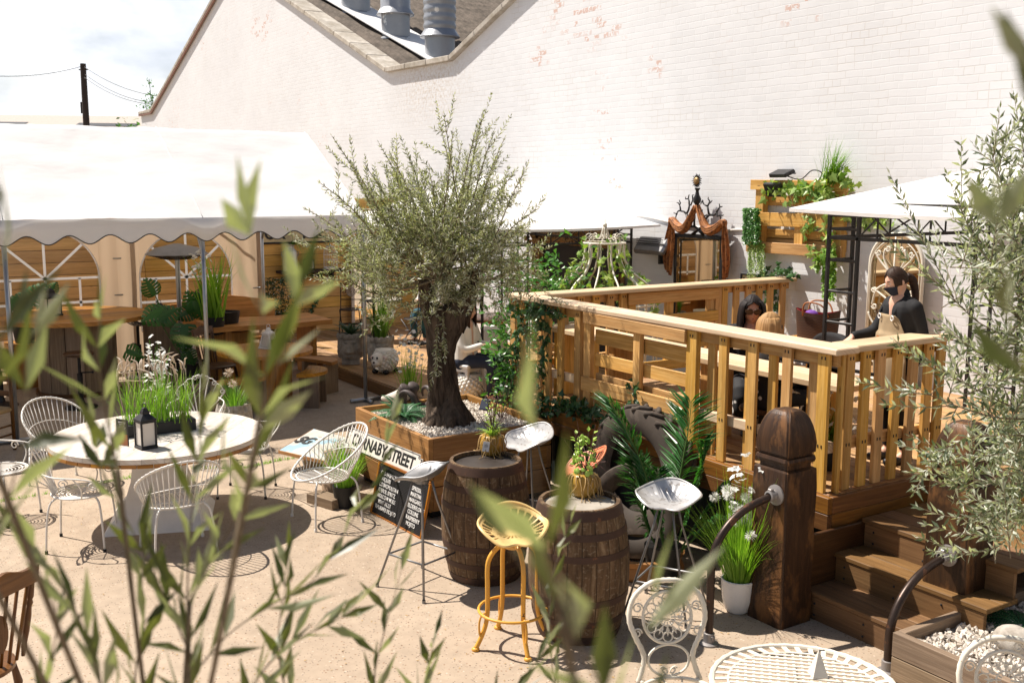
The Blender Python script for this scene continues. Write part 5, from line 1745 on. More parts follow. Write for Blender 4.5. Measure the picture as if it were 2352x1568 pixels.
def pebbles(mb, x0, x1, y0, y1, z, n, s0=.012, s1=.026):
 for _ in range(n):
  s = R.uniform(s0, s1)
  c = V3((R.uniform(x0, x1), R.uniform(y0, y1), z + R.uniform(-.004, .014)))
  rt_ = Euler((R.uniform(0, 6), R.uniform(0, 6), R.uniform(0, 6))).to_matrix()
  vs = [c + rt_ @ V3((a * s * R.uniform(.7, 1.1), b * s * R.uniform(.6, 1), d_ * s * R.uniform(.4, .8))) for a, b, d_ in ((1, 0, 0), (-1, 0, 0), (0, 1, 0), (0, -1, 0), (0, 0, 1), (0, 0, -1), )]
  mb.add(vs, [(0, 2, 4), (2, 1, 4), (1, 3, 4), (3, 0, 4), (2, 0, 5), (1, 2, 5), (3, 1, 5), (0, 3, 5)])
m = MB(); pebbles(m, PX0 + .06, PX1 - .06, PY0 + .06, PY1 - .06, GZ, 5200)
tag(m.build('gravel_top', M['gravel']), 'white gravel chips covering the olive tree planter', 'gravel', kind='stuff')
TB0 = G(1030, 972, GZ)
tr = thing('olive_tree', 'old olive tree with a gnarled dark trunk and a spiky round crown', 'tree', TB0)
FH = V3((FW.x, FW.y, 0)).normalized()
RH = V3((RT.x, RT.y, 0)).normalized()
def tp(u, v, dz=0.0):
 """point on the upright plane through the trunk that faces the camera, pushed dz metres away"""
 d = ray(u, v)
 t = ((TB0 + FH * dz - CAM).dot(FH)) / d.dot(FH)
 return CAM + d * t - TB0
m = MB()
def gnarl(path, radii, seg=22, amp=.16, ph=0.0):
 P_ = smooth_path(path, 6)
 n = len(P_)
 rr = []
 for i in range(n):
  f = i / (n - 1) * (len(radii) - 1)
  k = min(int(f), len(radii) - 2)
  rr.append(radii[k] + (radii[k + 1] - radii[k]) * (f - k))
 n0 = len(m.v)
 m.tube(P_, rr, seg)
 for i in range(n):
  for k in range(seg):
   j = n0 + i * seg + k
   p = V3(m.v[j])
   c = P_[i]
   a = 2 * PI * k / seg
   w = 1 + amp * (mnoise.noise(V3((math.cos(a) * 1.7 + ph, math.sin(a) * 1.7, p.z * 2.6))) * 1.1 + .5 * mnoise.noise(V3((math.cos(a) * 4 + ph, math.sin(a) * 4, p.z * 4))) + .3 * mnoise.noise(V3((math.cos(a) * 9 + ph, math.sin(a) * 9, p.z * 3))))
   m.v[j] = tuple(c + (p - c) * w)
gnarl([tp(1032, 978), tp(1030, 955), tp(1022, 920), tp(1012, 850), tp(1016, 790), tp(1030, 740), tp(1038, 710)], [.24, .185, .125, .122, .128, .145, .135], 36, .42)
gnarl([tp(1012, 770), tp(995, 720), tp(985, 685), tp(975, 640, -.1)], [.12, .09, .075, .05], 14, .3, 2)
gnarl([tp(1035, 745), tp(1062, 700), tp(1078, 672), tp(1090, 620, .1)], [.14, .105, .085, .05], 14, .3, 4)
gnarl([tp(1040, 720), tp(1035, 670, .15), tp(1025, 610, .2)], [.10, .06, .04], 12, .25, 6)
for a in range(7):
 an = a * 2 * PI / 7 + .4
 gnarl([tp(1030, 925), tp(1030, 962) + V3((math.cos(an) * .15, math.sin(an) * .15, 0)), tp(1030, 978) + V3((math.cos(an) * .27, math.sin(an) * .27, -.02))], [.10, .085, .03], 10, .3, a)
m.build('trunk', M['bark'], tr, True)
def olive_shoot(lv, tw, pts, leafL, leafW, gap, r0=.006, splay=.75, rr=None, both=True, start=.12):
 """one olive shoot: a thin stem with pairs of narrow leaves"""
 P_ = smooth_path(pts, 5)
 n = len(P_)
 tw.tube(P_, [r0 * (1 - .8 * i / (n - 1)) for i in range(n)], 4)
 tot = sum((b - a).length for a, b in zip(P_[:-1], P_[1:]))
 s, k = 0.0, 0
 nxt = tot * start
 base_n = V3((R.gauss(0, 1), R.gauss(0, 1), R.gauss(0, 1)))
 for a, b in zip(P_[:-1], P_[1:]):
  L = (b - a).length
  d = (b - a).normalized()
  while nxt < s + L:
   q = a.lerp(b, (nxt - s) / L)
   ax = d.cross(base_n)
   if ax.length < .05: ax = d.orthogonal()
   ax.normalize()
   ax2 = d.cross(ax)
   if k % 2: ax, ax2 = ax2, ax
   f = 1 - .45 * (nxt / tot) ** 3
   for sg in (-1, 1):
    if R.random() < .08: continue
    dd = d * R.uniform(.6, 1.1) + ax * (sg * splay * R.uniform(.6, 1.2)) + V3((R.gauss(0, .15), R.gauss(0, .15), R.gauss(0, .15)))
    nn = ax2 * R.choice((-1, 1)) + d * .2 + V3((R.gauss(0, .3), R.gauss(0, .3), R.gauss(.3, .3)))
    lv.leaf(q, dd, nn, leafL * f * R.uniform(.7, 1.15), leafW * R.uniform(.8, 1.15), R.uniform(-.1, .2))
   nxt += gap * R.uniform(.75, 1.3)
   k += 1
  s += L
 lv.leaf(P_[-1], (P_[-1] - P_[-2]), base_n, leafL * .55, leafW * .7)
lv, tw = MB(), MB()
tips = [(1020, 262), (1110, 256), (762, 312), (700, 478), (735, 420), (870, 328), (842, 385), (935, 345), (1160, 315), (1135, 300), (1205, 392), (1235, 480), (1180, 395),
  (985, 390), (1060, 330), (900, 360), (805, 372), (780, 470), (730, 640), (690, 560), (1250, 560), (1230, 620), (1085, 400), (960, 420), (1130, 430), (860, 440), (745, 545), (1215, 520), (760, 600), (820, 640), (1040, 300), (1095, 290), (1150, 350)]
hub = [tp(985, 660), tp(1075, 650), tp(1030, 620, .15), tp(1010, 640, -.15)]
for (u, v) in tips:
 dz = R.uniform(-.55, .55)
 e = tp(u, v, dz)
 h = min(hub, key=lambda q: (q - e).length + R.uniform(0, .4))
 mid = h.lerp(e, .45) + V3((0, 0, -.10)) + (e - h).cross(V3((0, 0, 1))) * R.uniform(-.12, .12)
 olive_shoot(lv, tw, [h, mid, h.lerp(e, .75), e], .064, .0115, .021, .011, start=.4)
 for k in range(7):
  t = R.uniform(.4, .92)
  q = h.lerp(e, t)
  d = (e - h).normalized() * R.uniform(.3, .6) + V3((R.gauss(0, .4), R.gauss(0, .4), R.gauss(.25, .3)))
  L = R.uniform(.16, .36)
  olive_shoot(lv, tw, [q, q + d * L * .5, q + d * L + V3((0, 0, .03))], .06, .0115, .021, .003)
cc_ = tp(1000, 540)
for k in range(440):
 a, b = R.uniform(0, 2 * PI), math.asin(R.uniform(-.55, .95))
 dr = V3((math.cos(a) * math.cos(b), math.sin(a) * math.cos(b), math.sin(b)))
 rr_ = (R.random() ** .55)
 ell = RH * (dr.dot(RH) * .98) + FH * (dr.dot(FH) * .78) + V3((0, 0, dr.z * .72))
 wobl = .72 + .35 * mnoise.noise(dr * 2.2 + V3((3, 1, 7)))
 q = cc_ + ell * rr_ * wobl * 1.05 + V3((0, 0, -.02))
 d = (ell.normalized() * .7 + V3((R.gauss(0, .45), R.gauss(0, .45), R.gauss(.45, .35)))).normalized()
 L = R.uniform(.2, .42)
 olive_shoot(lv, tw, [q - d * L * .5, q, q + d * L * .5 + V3((0, 0, R.uniform(-.03, .05)))], .06, .0115, .02, .0035, start=.05)
for (u0, v0, u1, v1) in ((960, 650, 880, 700), (900, 640, 790, 665), (870, 630, 725, 630), (1100, 640, 1190, 660), (1130, 660, 1230, 690), (1160, 640, 1290, 700), (1070, 660, 1130, 740), (990, 670, 960, 770), (1010, 690, 1000, 860), (1015, 690, 1022, 830), (980, 690, 830, 770), (1090, 630, 1200, 610), (930, 650, 860, 690), (880, 600, 770, 560), (1100, 650, 1150, 720), (1120, 620, 1260, 650)):
 a, e = tp(u0, v0, R.uniform(-.3, .3)), tp(u1, v1, R.uniform(-.5, .1))
 olive_shoot(lv, tw, [a, a.lerp(e, .5) + V3((0, 0, .07)), e], .058, .0115, .022, .005, start=.1)
 for k in range(4):
  q = a.lerp(e, R.uniform(.2, .9))
  d = (e - a).normalized() * .5 + V3((R.gauss(0, .4), R.gauss(0, .4), R.gauss(-.1, .35)))
  olive_shoot(lv, tw, [q, q + d * .1, q + d * .22], .056, .0115, .021, .003)
for k in range(320):
 a = R.uniform(0, 2 * PI)
 r = R.random() ** .5
 q = tp(1012, 600) + RH * (math.cos(a) * r * .85) + FH * (math.sin(a) * r * .7) + V3((0, 0, R.gauss(.02, .2)))
 d = V3((R.gauss(0, .6), R.gauss(0, .6), R.gauss(.3, .5))).normalized()
 L = R.uniform(.2, .38)
 olive_shoot(lv, tw, [q - d * L * .5, q, q + d * L * .5 + V3((0, 0, R.uniform(-.05, .03)))], .06, .0115, .02, .003, start=.05)
for k in range(80):
 q = tp(R.gauss(1028, 34), R.gauss(668, 22), R.uniform(-.3, .1))
 d = V3((R.gauss(0, .6), R.gauss(0, .6), R.gauss(.1, .5))).normalized()
 L = R.uniform(.14, .3)
 olive_shoot(lv, tw, [q - d * L * .5, q, q + d * L * .5 - V3((0, 0, .03))], .056, .0115, .021, .003, start=.05)
lv.build('leaves', M['olive'], tr)
tw.build('twigs', M['twig'], tr)
t = thing('fern', 'bright green artificial fern at the front corner of the gravel planter', 'fern', G(925, 962, GZ))
m = MB()
for k in range(26):
 a = 2 * PI * k / 26 + R.uniform(-.1, .1)
 fern_frond(m, (0, 0, .02), (math.cos(a), math.sin(a), R.uniform(.35, 1.3)), R.uniform(.24, .40), .06, 18, 1.0)
m.build('fronds', M['fern'], t)
t = thing('ram_skull', 'ram skull with dark ridged curled horns lying on the gravel', 'skull', G(925, 935, GZ), rad(20))
m = MB()
m.tube(smooth_path([(-.30, .02, .05), (-.2, .01, .07), (-.08, 0, .10), (.02, 0, .13), (.08, 0, .12)], 4), [.022, .026, .03, .034, .04, .045, .05, .055, .06, .066, .068, .066, .06, .055, .05, .045, .04], 12)
m.build('skull', M['plasma'], t, True)
for s in (-1, 1):
 m = MB()
 P_ = []
 for k in range(22):
  a = k / 21 * rad(430)
  r = .13 * (1 - .45 * k / 21)
  P_.append(V3((.10 + r * math.cos(a + 2.2) + .08, s * (.06 + .006 * k), .12 + r * math.sin(a + 2.2))))
 P_ = smooth_path(P_, 3)
 m.tube(P_, [(.05 * (1 - i / len(P_)) + .008) * (1 + .1 * (i % 2)) for i in range(len(P_))], 12)
 m.build('horn', M['horn'], t, True)
t = thing('solar_light', 'small grey solar spotlight leaning on the gravel beside the trunk', 'spotlight', G(1113, 945, GZ), rad(30))
m = MB(); m.box((0, 0, .07), (.09, .02, .11), rotx(rad(-35))); m.build('panel', M['navy'], t)
m = MB(); m.box((0, .012, .068), (.1, .014, .12), rotx(rad(-35))); m.tube([(0, 0, 0), (0, .01, .05)], .008, 6); m.build('stake', M['greymetal'], t)
t = thing('sprig_plant', 'thin dry purple sprigs and lime leaves at the right corner of the planter', 'plant', G(1150, 962, GZ))
m, s = MB(), MB()
for k in range(16):
 a = R.uniform(0, 6.3)
 e = V3((math.cos(a) * .2, math.sin(a) * .2, R.uniform(.15, .42)))
 s.tube([V3((0, 0, 0)), e * .5 + V3((R.gauss(0, .02), 0, .02)), e], .0025, 4)
 if k % 2:
  for j in range(5): m.leaf(e * R.uniform(.5, 1), V3((R.gauss(0, 1), R.gauss(0, 1), .5)), (0, 0, 1), .035, .022)
m.build('leaves', M['succulent'], t); s.build('stems', M['drystem'], t)
PF = PY0 - .012
sg = thing('street_sign', 'white enamel street sign reading CARNABY STREET leaning on the planter', 'street sign', (-8.35, 3.92, .52))
a, b = W(803, 982, 3.80), W(972, 1050, 3.99)
x = (b - a).normalized()
yv = V3((0, .34, 1)); yv = (yv - x * yv.dot(x)).normalized()
Msg = frame_mat(a.lerp(b, .5) - yv * .08, x, yv)
Lh, Hh = (b - a).length / 2, .092
m = MB()
pts = []
for (cx, cy, sx, sy) in ((1, 1, 1, 1), (-1, 1, -1, 1), (-1, -1, -1, -1), (1, -1, 1, -1)):
 seq = [(Lh - .045, Hh), (Lh - .045, Hh - .03), (Lh, Hh - .03)]
 q = [(sx * p[0], sy * p[1]) for p in seq]
 if cx * cy < 0: q = q[::-1]
 pts += q[::-1] if True else q
pts = [(Lh, Hh - .03), (Lh - .045, Hh - .03), (Lh - .045, Hh), (-Lh + .045, Hh), (-Lh + .045, Hh - .03), (-Lh, Hh - .03), (-Lh, -Hh + .03), (-Lh + .045, -Hh + .03), (-Lh + .045, -Hh), (Lh - .045, -Hh), (Lh - .045, -Hh + .03), (Lh, -Hh + .03)]
m.prism([Msg @ V3((p[0], p[1], -.012)) for p in pts], (Msg.to_3x3() @ V3((0, 0, .012))))
m.build('plate', M['signwhite'], sg, world=True)
m = MB(); m.tube([Msg @ V3((p[0] * .985, p[1] * .94, .0015)) for p in pts], .004, 4, True); m.build('border', M['blackink'], sg, world=True)
o = text_obj('lettering', 'CARNABY STREET', .148, M['blackink'], sg, Msg @ Matrix.Translation((0, -.004, .001)), .0015, sx=.78, bold=.004)
o.matrix_parent_inverse = Matrix.Translation(-V3(sg.location))
bd = thing('letter_board', 'black cocktail letter board with white words leaning below the street sign', 'menu board', (-7.75, 3.85, 0))
a, b = G(855, 1174, .01), G(966, 1233, .01)
x = (b - a).normalized()
yv = V3((0, .22, 1)); yv = (yv - x * yv.dot(x)).normalized()
Mb = frame_mat(a, x, yv)
BW, BH = (b - a).length, .44
m = MB()
cs = [Mb @ V3((p[0], p[1], -.015)) for p in ((0, 0), (BW, 0), (BW, BH), (0, BH))]
m.prism(cs, Mb.to_3x3() @ V3((0, 0, .015)))
fl_ = m.build('felt', M['chalk'], bd, world=True)
m = MB()
for k in range(34):
 y_ = .012 + k * BH / 35
 m.beam(Mb @ V3((.01, y_, .0016)), Mb @ V3((BW - .01, y_, .0016)), .004, .0025, up=yv, ch=0)
g_ = m.build('grooves', M['chalk'], bd, world=True); tag(g_, kind='stuff')
m = MB()
for (p, q) in (((-.012, -.012), (BW + .012, -.012)), ((-.012, BH + .012), (BW + .012, BH + .012)), ((-.012, -.012), (-.012, BH + .012)), ((BW + .012, -.012), (BW + .012, BH + .012))):
 m.beam(Mb @ V3((*p, 0)), Mb @ V3((*q, 0)), .024, .024, up=Mb.to_3x3() @ V3((0, 0, 1)))
m.build('frame', M['tablewood'], bd, world=True)
for s_, xx, yy, al in (('OLD FASHIONED\nDAIQUIRI\nCOSMOPOLITAN\nAPEROL SPRITZ\nMOSCOW MULE\n   MINT MULE\nRHUBARB MOJITO', .04, .215, 'LEFT'), ('ESPRESSO\n MARTINI\nMARGARITA\nELDERFLOWER\n COLLINS\nRASPBERRY\n MOJITO', .56, .205, 'LEFT')):
 o = text_obj('lettering', s_, .05, M['white'], bd, Mb @ Matrix.Translation((xx, yy, .003)), .0015, al, sx=.86, bold=.0004, space=1.0)
 o.matrix_parent_inverse = Matrix.Translation(-V3(bd.location))
fb = thing('faded_board', 'faded blue and white board with worn letters SG lying behind the wire chair', 'sign', (-9.6, 3.95, .15))
a, b, c_, d_ = V3((-9.95, 3.55, .20)), V3((-8.95, 3.66, .30)), V3((-9.1, 4.04, .42)), V3((-10.25, 4.05, .30))
m = MB(); m.prism([a, b, c_, d_], (0, 0, -.03)); m.build('board', M['blueboard'], fb, world=True)
Mf = frame_mat(a.lerp(d_, .5) + V3((.22, .01, .035)), b - a, d_ - a)
o = text_obj('lettering', 'SG', .2, M['blackink'], fb, Mf, .0015, bold=.006, sx=1.3); o.matrix_parent_inverse = Matrix.Translation(-V3(fb.location))
m = MB()
m.beam(a - V3((0, 0, .015)), b - V3((0, 0, .015)), .012, .036); m.beam(a - V3((0, 0, .015)), d_ - V3((0, 0, .015)), .012, .036)
m.build('rusty_edge', M['orangerim'], fb, world=True)
for p in ((-9.7, 3.85), (-9.15, 3.8)):
 m = MB(); m.box((p[0], p[1], .09), (.2, .2, .17)); m.build('support', M['greywood'], fb, world=True)
lg = thing('log_stump', 'weathered pale tree stump behind the wire chair at the planter', 'stump', (-8.82, 3.72, 0))
m = MB(); m.lathe([(.15, 0), (.14, .1), (.13, .3), (.12, .42), (.001, .43)], 18, wob=lambda a, z: 1 + .22 * mnoise.noise(V3((math.cos(a) * 1.6, math.sin(a) * 1.6, z * 5))))
m.build('stump', M['greywood'], lg, True)
m = MB(); m.box((.22, -.22, .045), (.36, .16, .09), rotz(.3)); m.build('slab', M['greywood'], lg)
t = thing('grass_pot', 'black pot of bright grass standing behind the single wire chair', 'potted grass', G(793, 1162, 0))
m = MB(); m.lathe([(.085, 0), (.115, .2), (.105, .2), (.001, .17)], 20); m.build('pot', M['blackpot'], t, True, angle=40)
m = MB(); grass_clump(m, (0, 0, .18), 320, .42, .09, .006, .5, None, .42); m.build('grass', M['brightgrass'], t)
m = MB()
for k in range(5):
 m.tube([(R.gauss(0, .04), R.gauss(0, .04), .2), (R.gauss(-.06, .06), R.gauss(0, .06), .55), (R.gauss(-.1, .06), R.gauss(0, .08), .64)], [.002, .006, .002], 5)
m.build('plumes', M['dryplume'], t)
TC = V3((-9.0, 2.14, 0))
t = thing('round_table', 'big round whitewashed plank table on a flared white base', 'table', TC)
m = MB(); disc_planks(m, .88, .715, .04, 11, .003, a=rad(52)); m.build('tabletop', M['whitewood'], t)
m = MB()
for k in range(44):
 a0, a1 = 2 * PI * k / 44 + .004, 2 * PI * (k + 1) / 44
 m.beam((.872 * math.cos(a0), .872 * math.sin(a0), .698), (.872 * math.cos(a1), .872 * math.sin(a1), .698), .02, .032)
m.build('rim', M['spool'], t)
m = MB()
for k in range(90):
 a = R.uniform(0, 6.3); r = R.choice((.3, .55, .72, .84)) + R.gauss(0, .01)
 m.lathe([(.006, .7552), (.001, .7556)], 6, (r * math.cos(a), r * math.sin(a), 0))
tag(m.build('nail_heads', M['dkwood'], t), kind='stuff')
m = MB()
prof_ = [(.60, 0), (.55, .05), (.45, .14), (.36, .26), (.30, .40), (.28, .52), (.31, .62), (.38, .70)]
m.lathe(prof_, 4, a0=PI / 4 - rad(20))
m.build('base', M['whitepaint'], t)
t = thing('grass_planter', 'long planter of tall green grass with white plumes on the white round table', 'potted grass', G(362, 992, .755))
m = MB(); m.box((0, 0, .05), (.18, .62, .1)); m.build('trough', M['blackpot'], t)
m, f = MB(), MB()
for k in range(300):
 p = V3((R.gauss(0, .045), R.uniform(-.28, .28), .08))
 m.blade(p, V3((R.gauss(0, .15), R.gauss(0, .17), 1)), R.uniform(.24, .52), .006, R.uniform(.1, .7), 5)
m.build('blades', M['brightgrass'], t)
for k in range(30):
 p = V3((R.gauss(0, .05), R.uniform(-.27, .27), .1))
 e = p + V3((R.gauss(0, .05), R.gauss(0, .06), R.uniform(.36, .48)))
 d = V3((R.gauss(0, .2), R.gauss(0, .2), 1))
 f.tube(smooth_path([p, e, e + d * .045, e + d * .09, e + d * .115 + V3((d.x, d.y, 0)) * .12], 3), [.0012] * 3 + [.002, .005, .007, .008, .008, .008, .007, .006, .004, .002], 6)
f.build('plumes', M['dryplume'], t, True)
t = thing('blossom_plant', 'tall white blossom stems rising from the grass on the round table', 'flowers', G(372, 972, .755))
m, s = MB(), MB()
for k in range(9):
 x, y, h = R.gauss(0, .07), R.gauss(0, .07), R.uniform(.45, .84)
 s.tube(smooth_path([(0, 0, .02), (x * .4, y * .4, h * .5), (x, y, h)], 4), .003, 5)
 for j in range(9):
  q = .45 + .55 * j / 8
  blossom(m, (x * q + R.gauss(0, .03), y * q + R.gauss(0, .04), h * q + R.gauss(0, .01)), .032)
for k in range(26): s.blade((0, 0, .02), (R.gauss(0, .25), R.gauss(0, .25), 1), R.uniform(.4, .75), .014, R.uniform(.2, .9), 6)
m.build('blossom', M['flower'], t); s.build('stems', M['grass'], t)
m = MB(); m.lathe([(.06, 0), (.075, .12), (.001, .11)], 16); m.build('pot', M['blackpot'], t, True, angle=40)
lantern('lantern', G(336, 1028, .755), 'dark lantern with cream panes on the white round table', .36, .13, rz=rad(12))
mc = thing('menu_card', 'dark printed menu card standing on the white round table', 'menu', G(283, 1024, .755), rad(32))
m = MB(); m.box((0, 0, .115), (.13, .004, .22), ch=0); m.build('card', M['chalk'], mc)
m = MB(); m.box((0, -.0025, .055), (.11, .002, .09), ch=0); m.build('picture', M['leather'], mc)
m = MB()
for k in range(5): m.box((0, -.003, .20 - .014 * k), (.08 - .012 * (k % 3), .0015, .005), ch=0)
m.build('print', M['white'], mc)
def tub_chair(loc, rz, label, group='white hoop backed wire chairs'):
 """wire hoop chair: faces -y"""
 t = thing('wire_chair', label, 'chair', loc, rz, group)
 mat = M['whitemetal']
 HS = .40
 sr = [V3((.245 * math.cos(a), .235 * math.sin(a) * (1.0 if math.sin(a) < 0 else .85) - .02, HS)) for a in [2 * PI * k / 40 for k in range(40)]]
 m = MB(); m.tube(sr, .009, 6, True)
 for k in range(11):
  x = -.21 + .042 * k
  yy = .235 * math.sqrt(max(0, 1 - (x / .245) ** 2))
  m.tube([(x, -yy - .02, HS), (x, 0, HS - .012), (x, yy * .85 - .02, HS)], .0045, 5)
 m.tube([(-.24, -.02, HS - .006), (.24, -.02, HS - .006)], .006, 5)
 m.build('seat', mat, t, True)
 m = MB()
 hoop = []
 for k in range(44):
  a = 2 * PI * k / 44
  y = .30 * math.sin(a)
  f = (math.sin(a) + 1) / 2
  hoop.append(V3((.335 * math.cos(a) * (1 - .12 * (1 - f)), y + .06 * f, HS + .005 + .40 * f ** 1.15)))
 m.tube(hoop, .010, 6, True)
 for k in range(44):
  f = (math.sin(2 * PI * k / 44) + 1) / 2
  if f < .05: continue
  a = 2 * PI * k / 44
  q = V3((.245 * math.cos(a), .235 * math.sin(a) * (1.0 if math.sin(a) < 0 else .85) - .02, HS))
  m.tube([hoop[k], hoop[k].lerp(q, .5) + V3((0, .015, -.012)), q], .0042, 5)
  m.ball(hoop[k], .013, 6, 4)
 mid = [h.lerp(V3((.245 * math.cos(2 * PI * k / 44), .235 * math.sin(2 * PI * k / 44) * .85 - .02, HS)), .5) + V3((0, .015, -.012)) for k, h in enumerate(hoop) if 2 <= k <= 20]
 m.tube(mid, .0045, 5)
 m.build('backrest', mat, t, True)
 for (x, y, dx, dy) in ((-.19, -.17, -.06, -.05), (.19, -.17, .06, -.05), (-.17, .15, -.07, .07), (.17, .15, .07, .07)):
  m = MB(); m.tube(smooth_path([(x, y, HS), (x + dx * .5, y + dy * .5, HS - .05), (x + dx * .8, y + dy * .8, HS * .5), (x + dx, y + dy, .015)], 4), .009, 6)
  m.lathe([(.014, 0), (.014, .02), (.009, .03)], 8, (x + dx, y + dy, 0))
  m.build('leg', mat, t, True)
 return t
def scroll_chair(loc, rz, label, group='white spiral seat garden chairs round the table'):
 """spiral wire seat, fan back with scrolls, curled arms; faces -y"""
 t = thing('scroll_chair', label, 'chair', loc, rz, group)
 mat = M['whitemetal']
 HS = .44
 m = MB()
 sp = []
 for k in range(200):
  a = 2 * PI * 7 * k / 199
  r = .018 + .20 * k / 199
  sp.append(V3((r * math.cos(a), r * math.sin(a) * .95, HS - .022 * (1 - (r / .22) ** 2))))
 m.tube(sp, .0055, 5)
 m.tube([V3((.228 * math.cos(a), .218 * math.sin(a), HS)) for a in [2 * PI * k / 40 for k in range(40)]], .0075, 6, True)
 for a in (0, PI / 2):
  m.tube([(.225 * math.cos(a), .215 * math.sin(a), HS - .008), (0, 0, HS - .03), (-.225 * math.cos(a), -.215 * math.sin(a), HS - .008)], .005, 5)
 m.build('seat', mat, t, True)
 m = MB()
 for k in range(-3, 4):
  x0, x1 = .022 * k, .085 * k
  h = .41 - .018 * k * k
  e = V3((x1, .30 + .02 * (3 - abs(k)), HS + h))
  m.tube(smooth_path([(x0, .19, HS - .02), (x0 * 1.15, .222, HS + .06), (x1 * .7, .28, HS + h * .62), e], 6), .0065, 6)
  s = 1 if k > 0 else -1
  if k == 0:
   for s in (-1, 1): m.tube(spiral(e + V3((s * .022, 0, -.004)), (-s, 0, 0), (0, .1, 1), .022, .007, 0, 1.2), .0055, 5)
  else:
   m.tube(spiral(e - V3((s * .026, 0, .0)), (s, 0, 0), (0, .1, 1), .026, .008, 0, 1.15), .0055, 5)
  if k < 3:
   e2 = V3((.085 * (k + 1), .30 + .02 * (3 - abs(k + 1)), HS + .41 - .018 * (k + 1) ** 2))
   m.tube([e, e.lerp(e2, .5) + V3((0, 0, .02)), e2], .005, 5)
 m.build('backrest', mat, t, True)
 for s in (-1, 1):
  m = MB()
  P_ = smooth_path([(s * .20, .23, HS + .20), (s * .265, .12, HS + .185), (s * .285, -.04, HS + .175), (s * .275, -.15, HS + .15), (s * .27, -.19, HS + .11)], 5)
  m.tube(P_, .007, 6)
  m.tube(spiral((s * .27, -.155, HS + .112), (0, -1, 0), (0, 0, -1), .036, .01, 0, 1.35), .0055, 5)
  m.tube(smooth_path([(s * .285, -.02, HS + .172), (s * .265, -.07, HS + .09), (s * .225, -.06, HS)], 4), .006, 6)
  m.tube(spiral((s * .285, .06, HS + .14), (0, -1, 0), (0, 0, 1), .04, .01, 0, 1.3), .0055, 5)
  m.build('armrest', mat, t, True)
 for (x, y, dx, dy) in ((-.16, -.15, -.06, -.06), (.16, -.15, .06, -.06), (-.15, .15, -.06, .08), (.15, .15, .06, .08)):
  m = MB(); m.tube(smooth_path([(x * .7, y * .7, HS - .012), (x, y, HS - .012), (x + dx * .55, y + dy * .55, HS - .06), (x + dx * .85, y + dy * .85, HS * .5), (x + dx, y + dy, .02)], 4), .0085, 6)
  lg_ = m.build('leg', mat, t, True)
  m = MB(); m.lathe([(.013, 0), (.013, .025)], 8, (x + dx, y + dy, 0)); m.build('foot', M['rubber'], lg_)
 return t
def face(loc, tgt):
 d = V3(tgt) - V3(loc)
 return math.atan2(d.x, -d.y)
L1 = V3((-9.95, 1.50, 0)); L2 = V3((-8.38, 1.18, 0)); L3 = V3((-9.75, .62, 0)); L4 = V3((-7.86, 1.95, 0)); L5 = V3((-9.05, 3.02, 0)); L6 = V3((-9.98, 2.72, 0))
L7 = V3((-8.16, 3.32, 0))
L1 = G(150, 1112); L2 = G(193, 1248); L3 = G(8, 1190); L4 = G(412, 1262); L5 = G(566, 1130); L6 = G(455, 1062); L7 = G(752, 1192)
tub_chair(L1, face(L1, TC), 'white hoop wire chair at the far left side of the round table')
tub_chair(L4, face(L4, TC) + .1, 'white hoop wire chair with its back to the camera in front of the round table')
tub_chair(L7, rad(2), 'white hoop wire chair standing alone beside the planter')
scroll_chair(L2, math.atan2(RH.x, -RH.y) + .15, 'white spiral seat garden chair at the near left of the round table')
scroll_chair(L3, math.atan2(RH.x, -RH.y) - .2, 'white spiral seat garden chair cut by the left edge of the photo')
scroll_chair(L5, math.atan2(-RH.x, RH.y), 'white spiral seat garden chair on the right of the round table')
scroll_chair(L6, face(L6, TC), 'white spiral seat garden chair behind the round table')
q = G(-70, 1530, .46); q.z = 0
spindle_chair(q, math.atan2(-RH.x, RH.y) - .3, 'varnished spindle chair at the lower left corner behind leaves', 'chairwood')
def barrel(loc, label, topmat, rz=0.0):
 t = thing('whisky_barrel', label, 'barrel', loc, rz, 'old oak barrels used as tables')
 H = .885
 def rad_(z): return .262 + .068 * (1 - ((z - H / 2) / (H / 2)) ** 2)
 m = MB(); m.lathe([(rad_(z), z) for z in [H * k / 24 for k in range(25)]] + [(.240, H), (.238, H - .03)], 60, wob=lambda a, z: 1 + .004 * math.sin(a * 13) + .006 * mnoise.noise(V3((a, z, 1))))
 m.build('staves', M['barrel'], t, True, angle=45)
 m = MB(); m.lathe([(.24, H - .032), (.001, H - .03)], 40); m.build('head', M[topmat], t)
 for z0, w_ in ((.012, .05), (.13, .042), (.27, .042), (.565, .042), (.70, .042), (.82, .058)):
  m = MB()
  n = 6
  pr = [(rad_(z0 + w_ * k / n) + .0035, z0 + w_ * k / n) for k in range(n + 1)]
  m.lathe([(pr[0][0] - .004, pr[0][1])] + pr + [(pr[-1][0] - .004, pr[-1][1])], 60)
  for a in (.3, .38): m.ball((rad_(z0 + w_ / 2) * math.cos(a + t.location.x), rad_(z0 + w_ / 2) * math.sin(a + t.location.x), z0 + w_ / 2), .009, 6, 4)
  m.build('hoop', M['hoop'], t, True, angle=40)
 return t
def back(p, r): return p + FH * r
B1, B2 = back(G(1113, 1347), .262), back(G(1333, 1483), .262)
barrel(B1, 'dark topped oak barrel nearest the olive planter', 'darktop', .4)
barrel(B2, 'grey topped oak barrel beside the palm and yellow stool', 'greytop', 2.0)
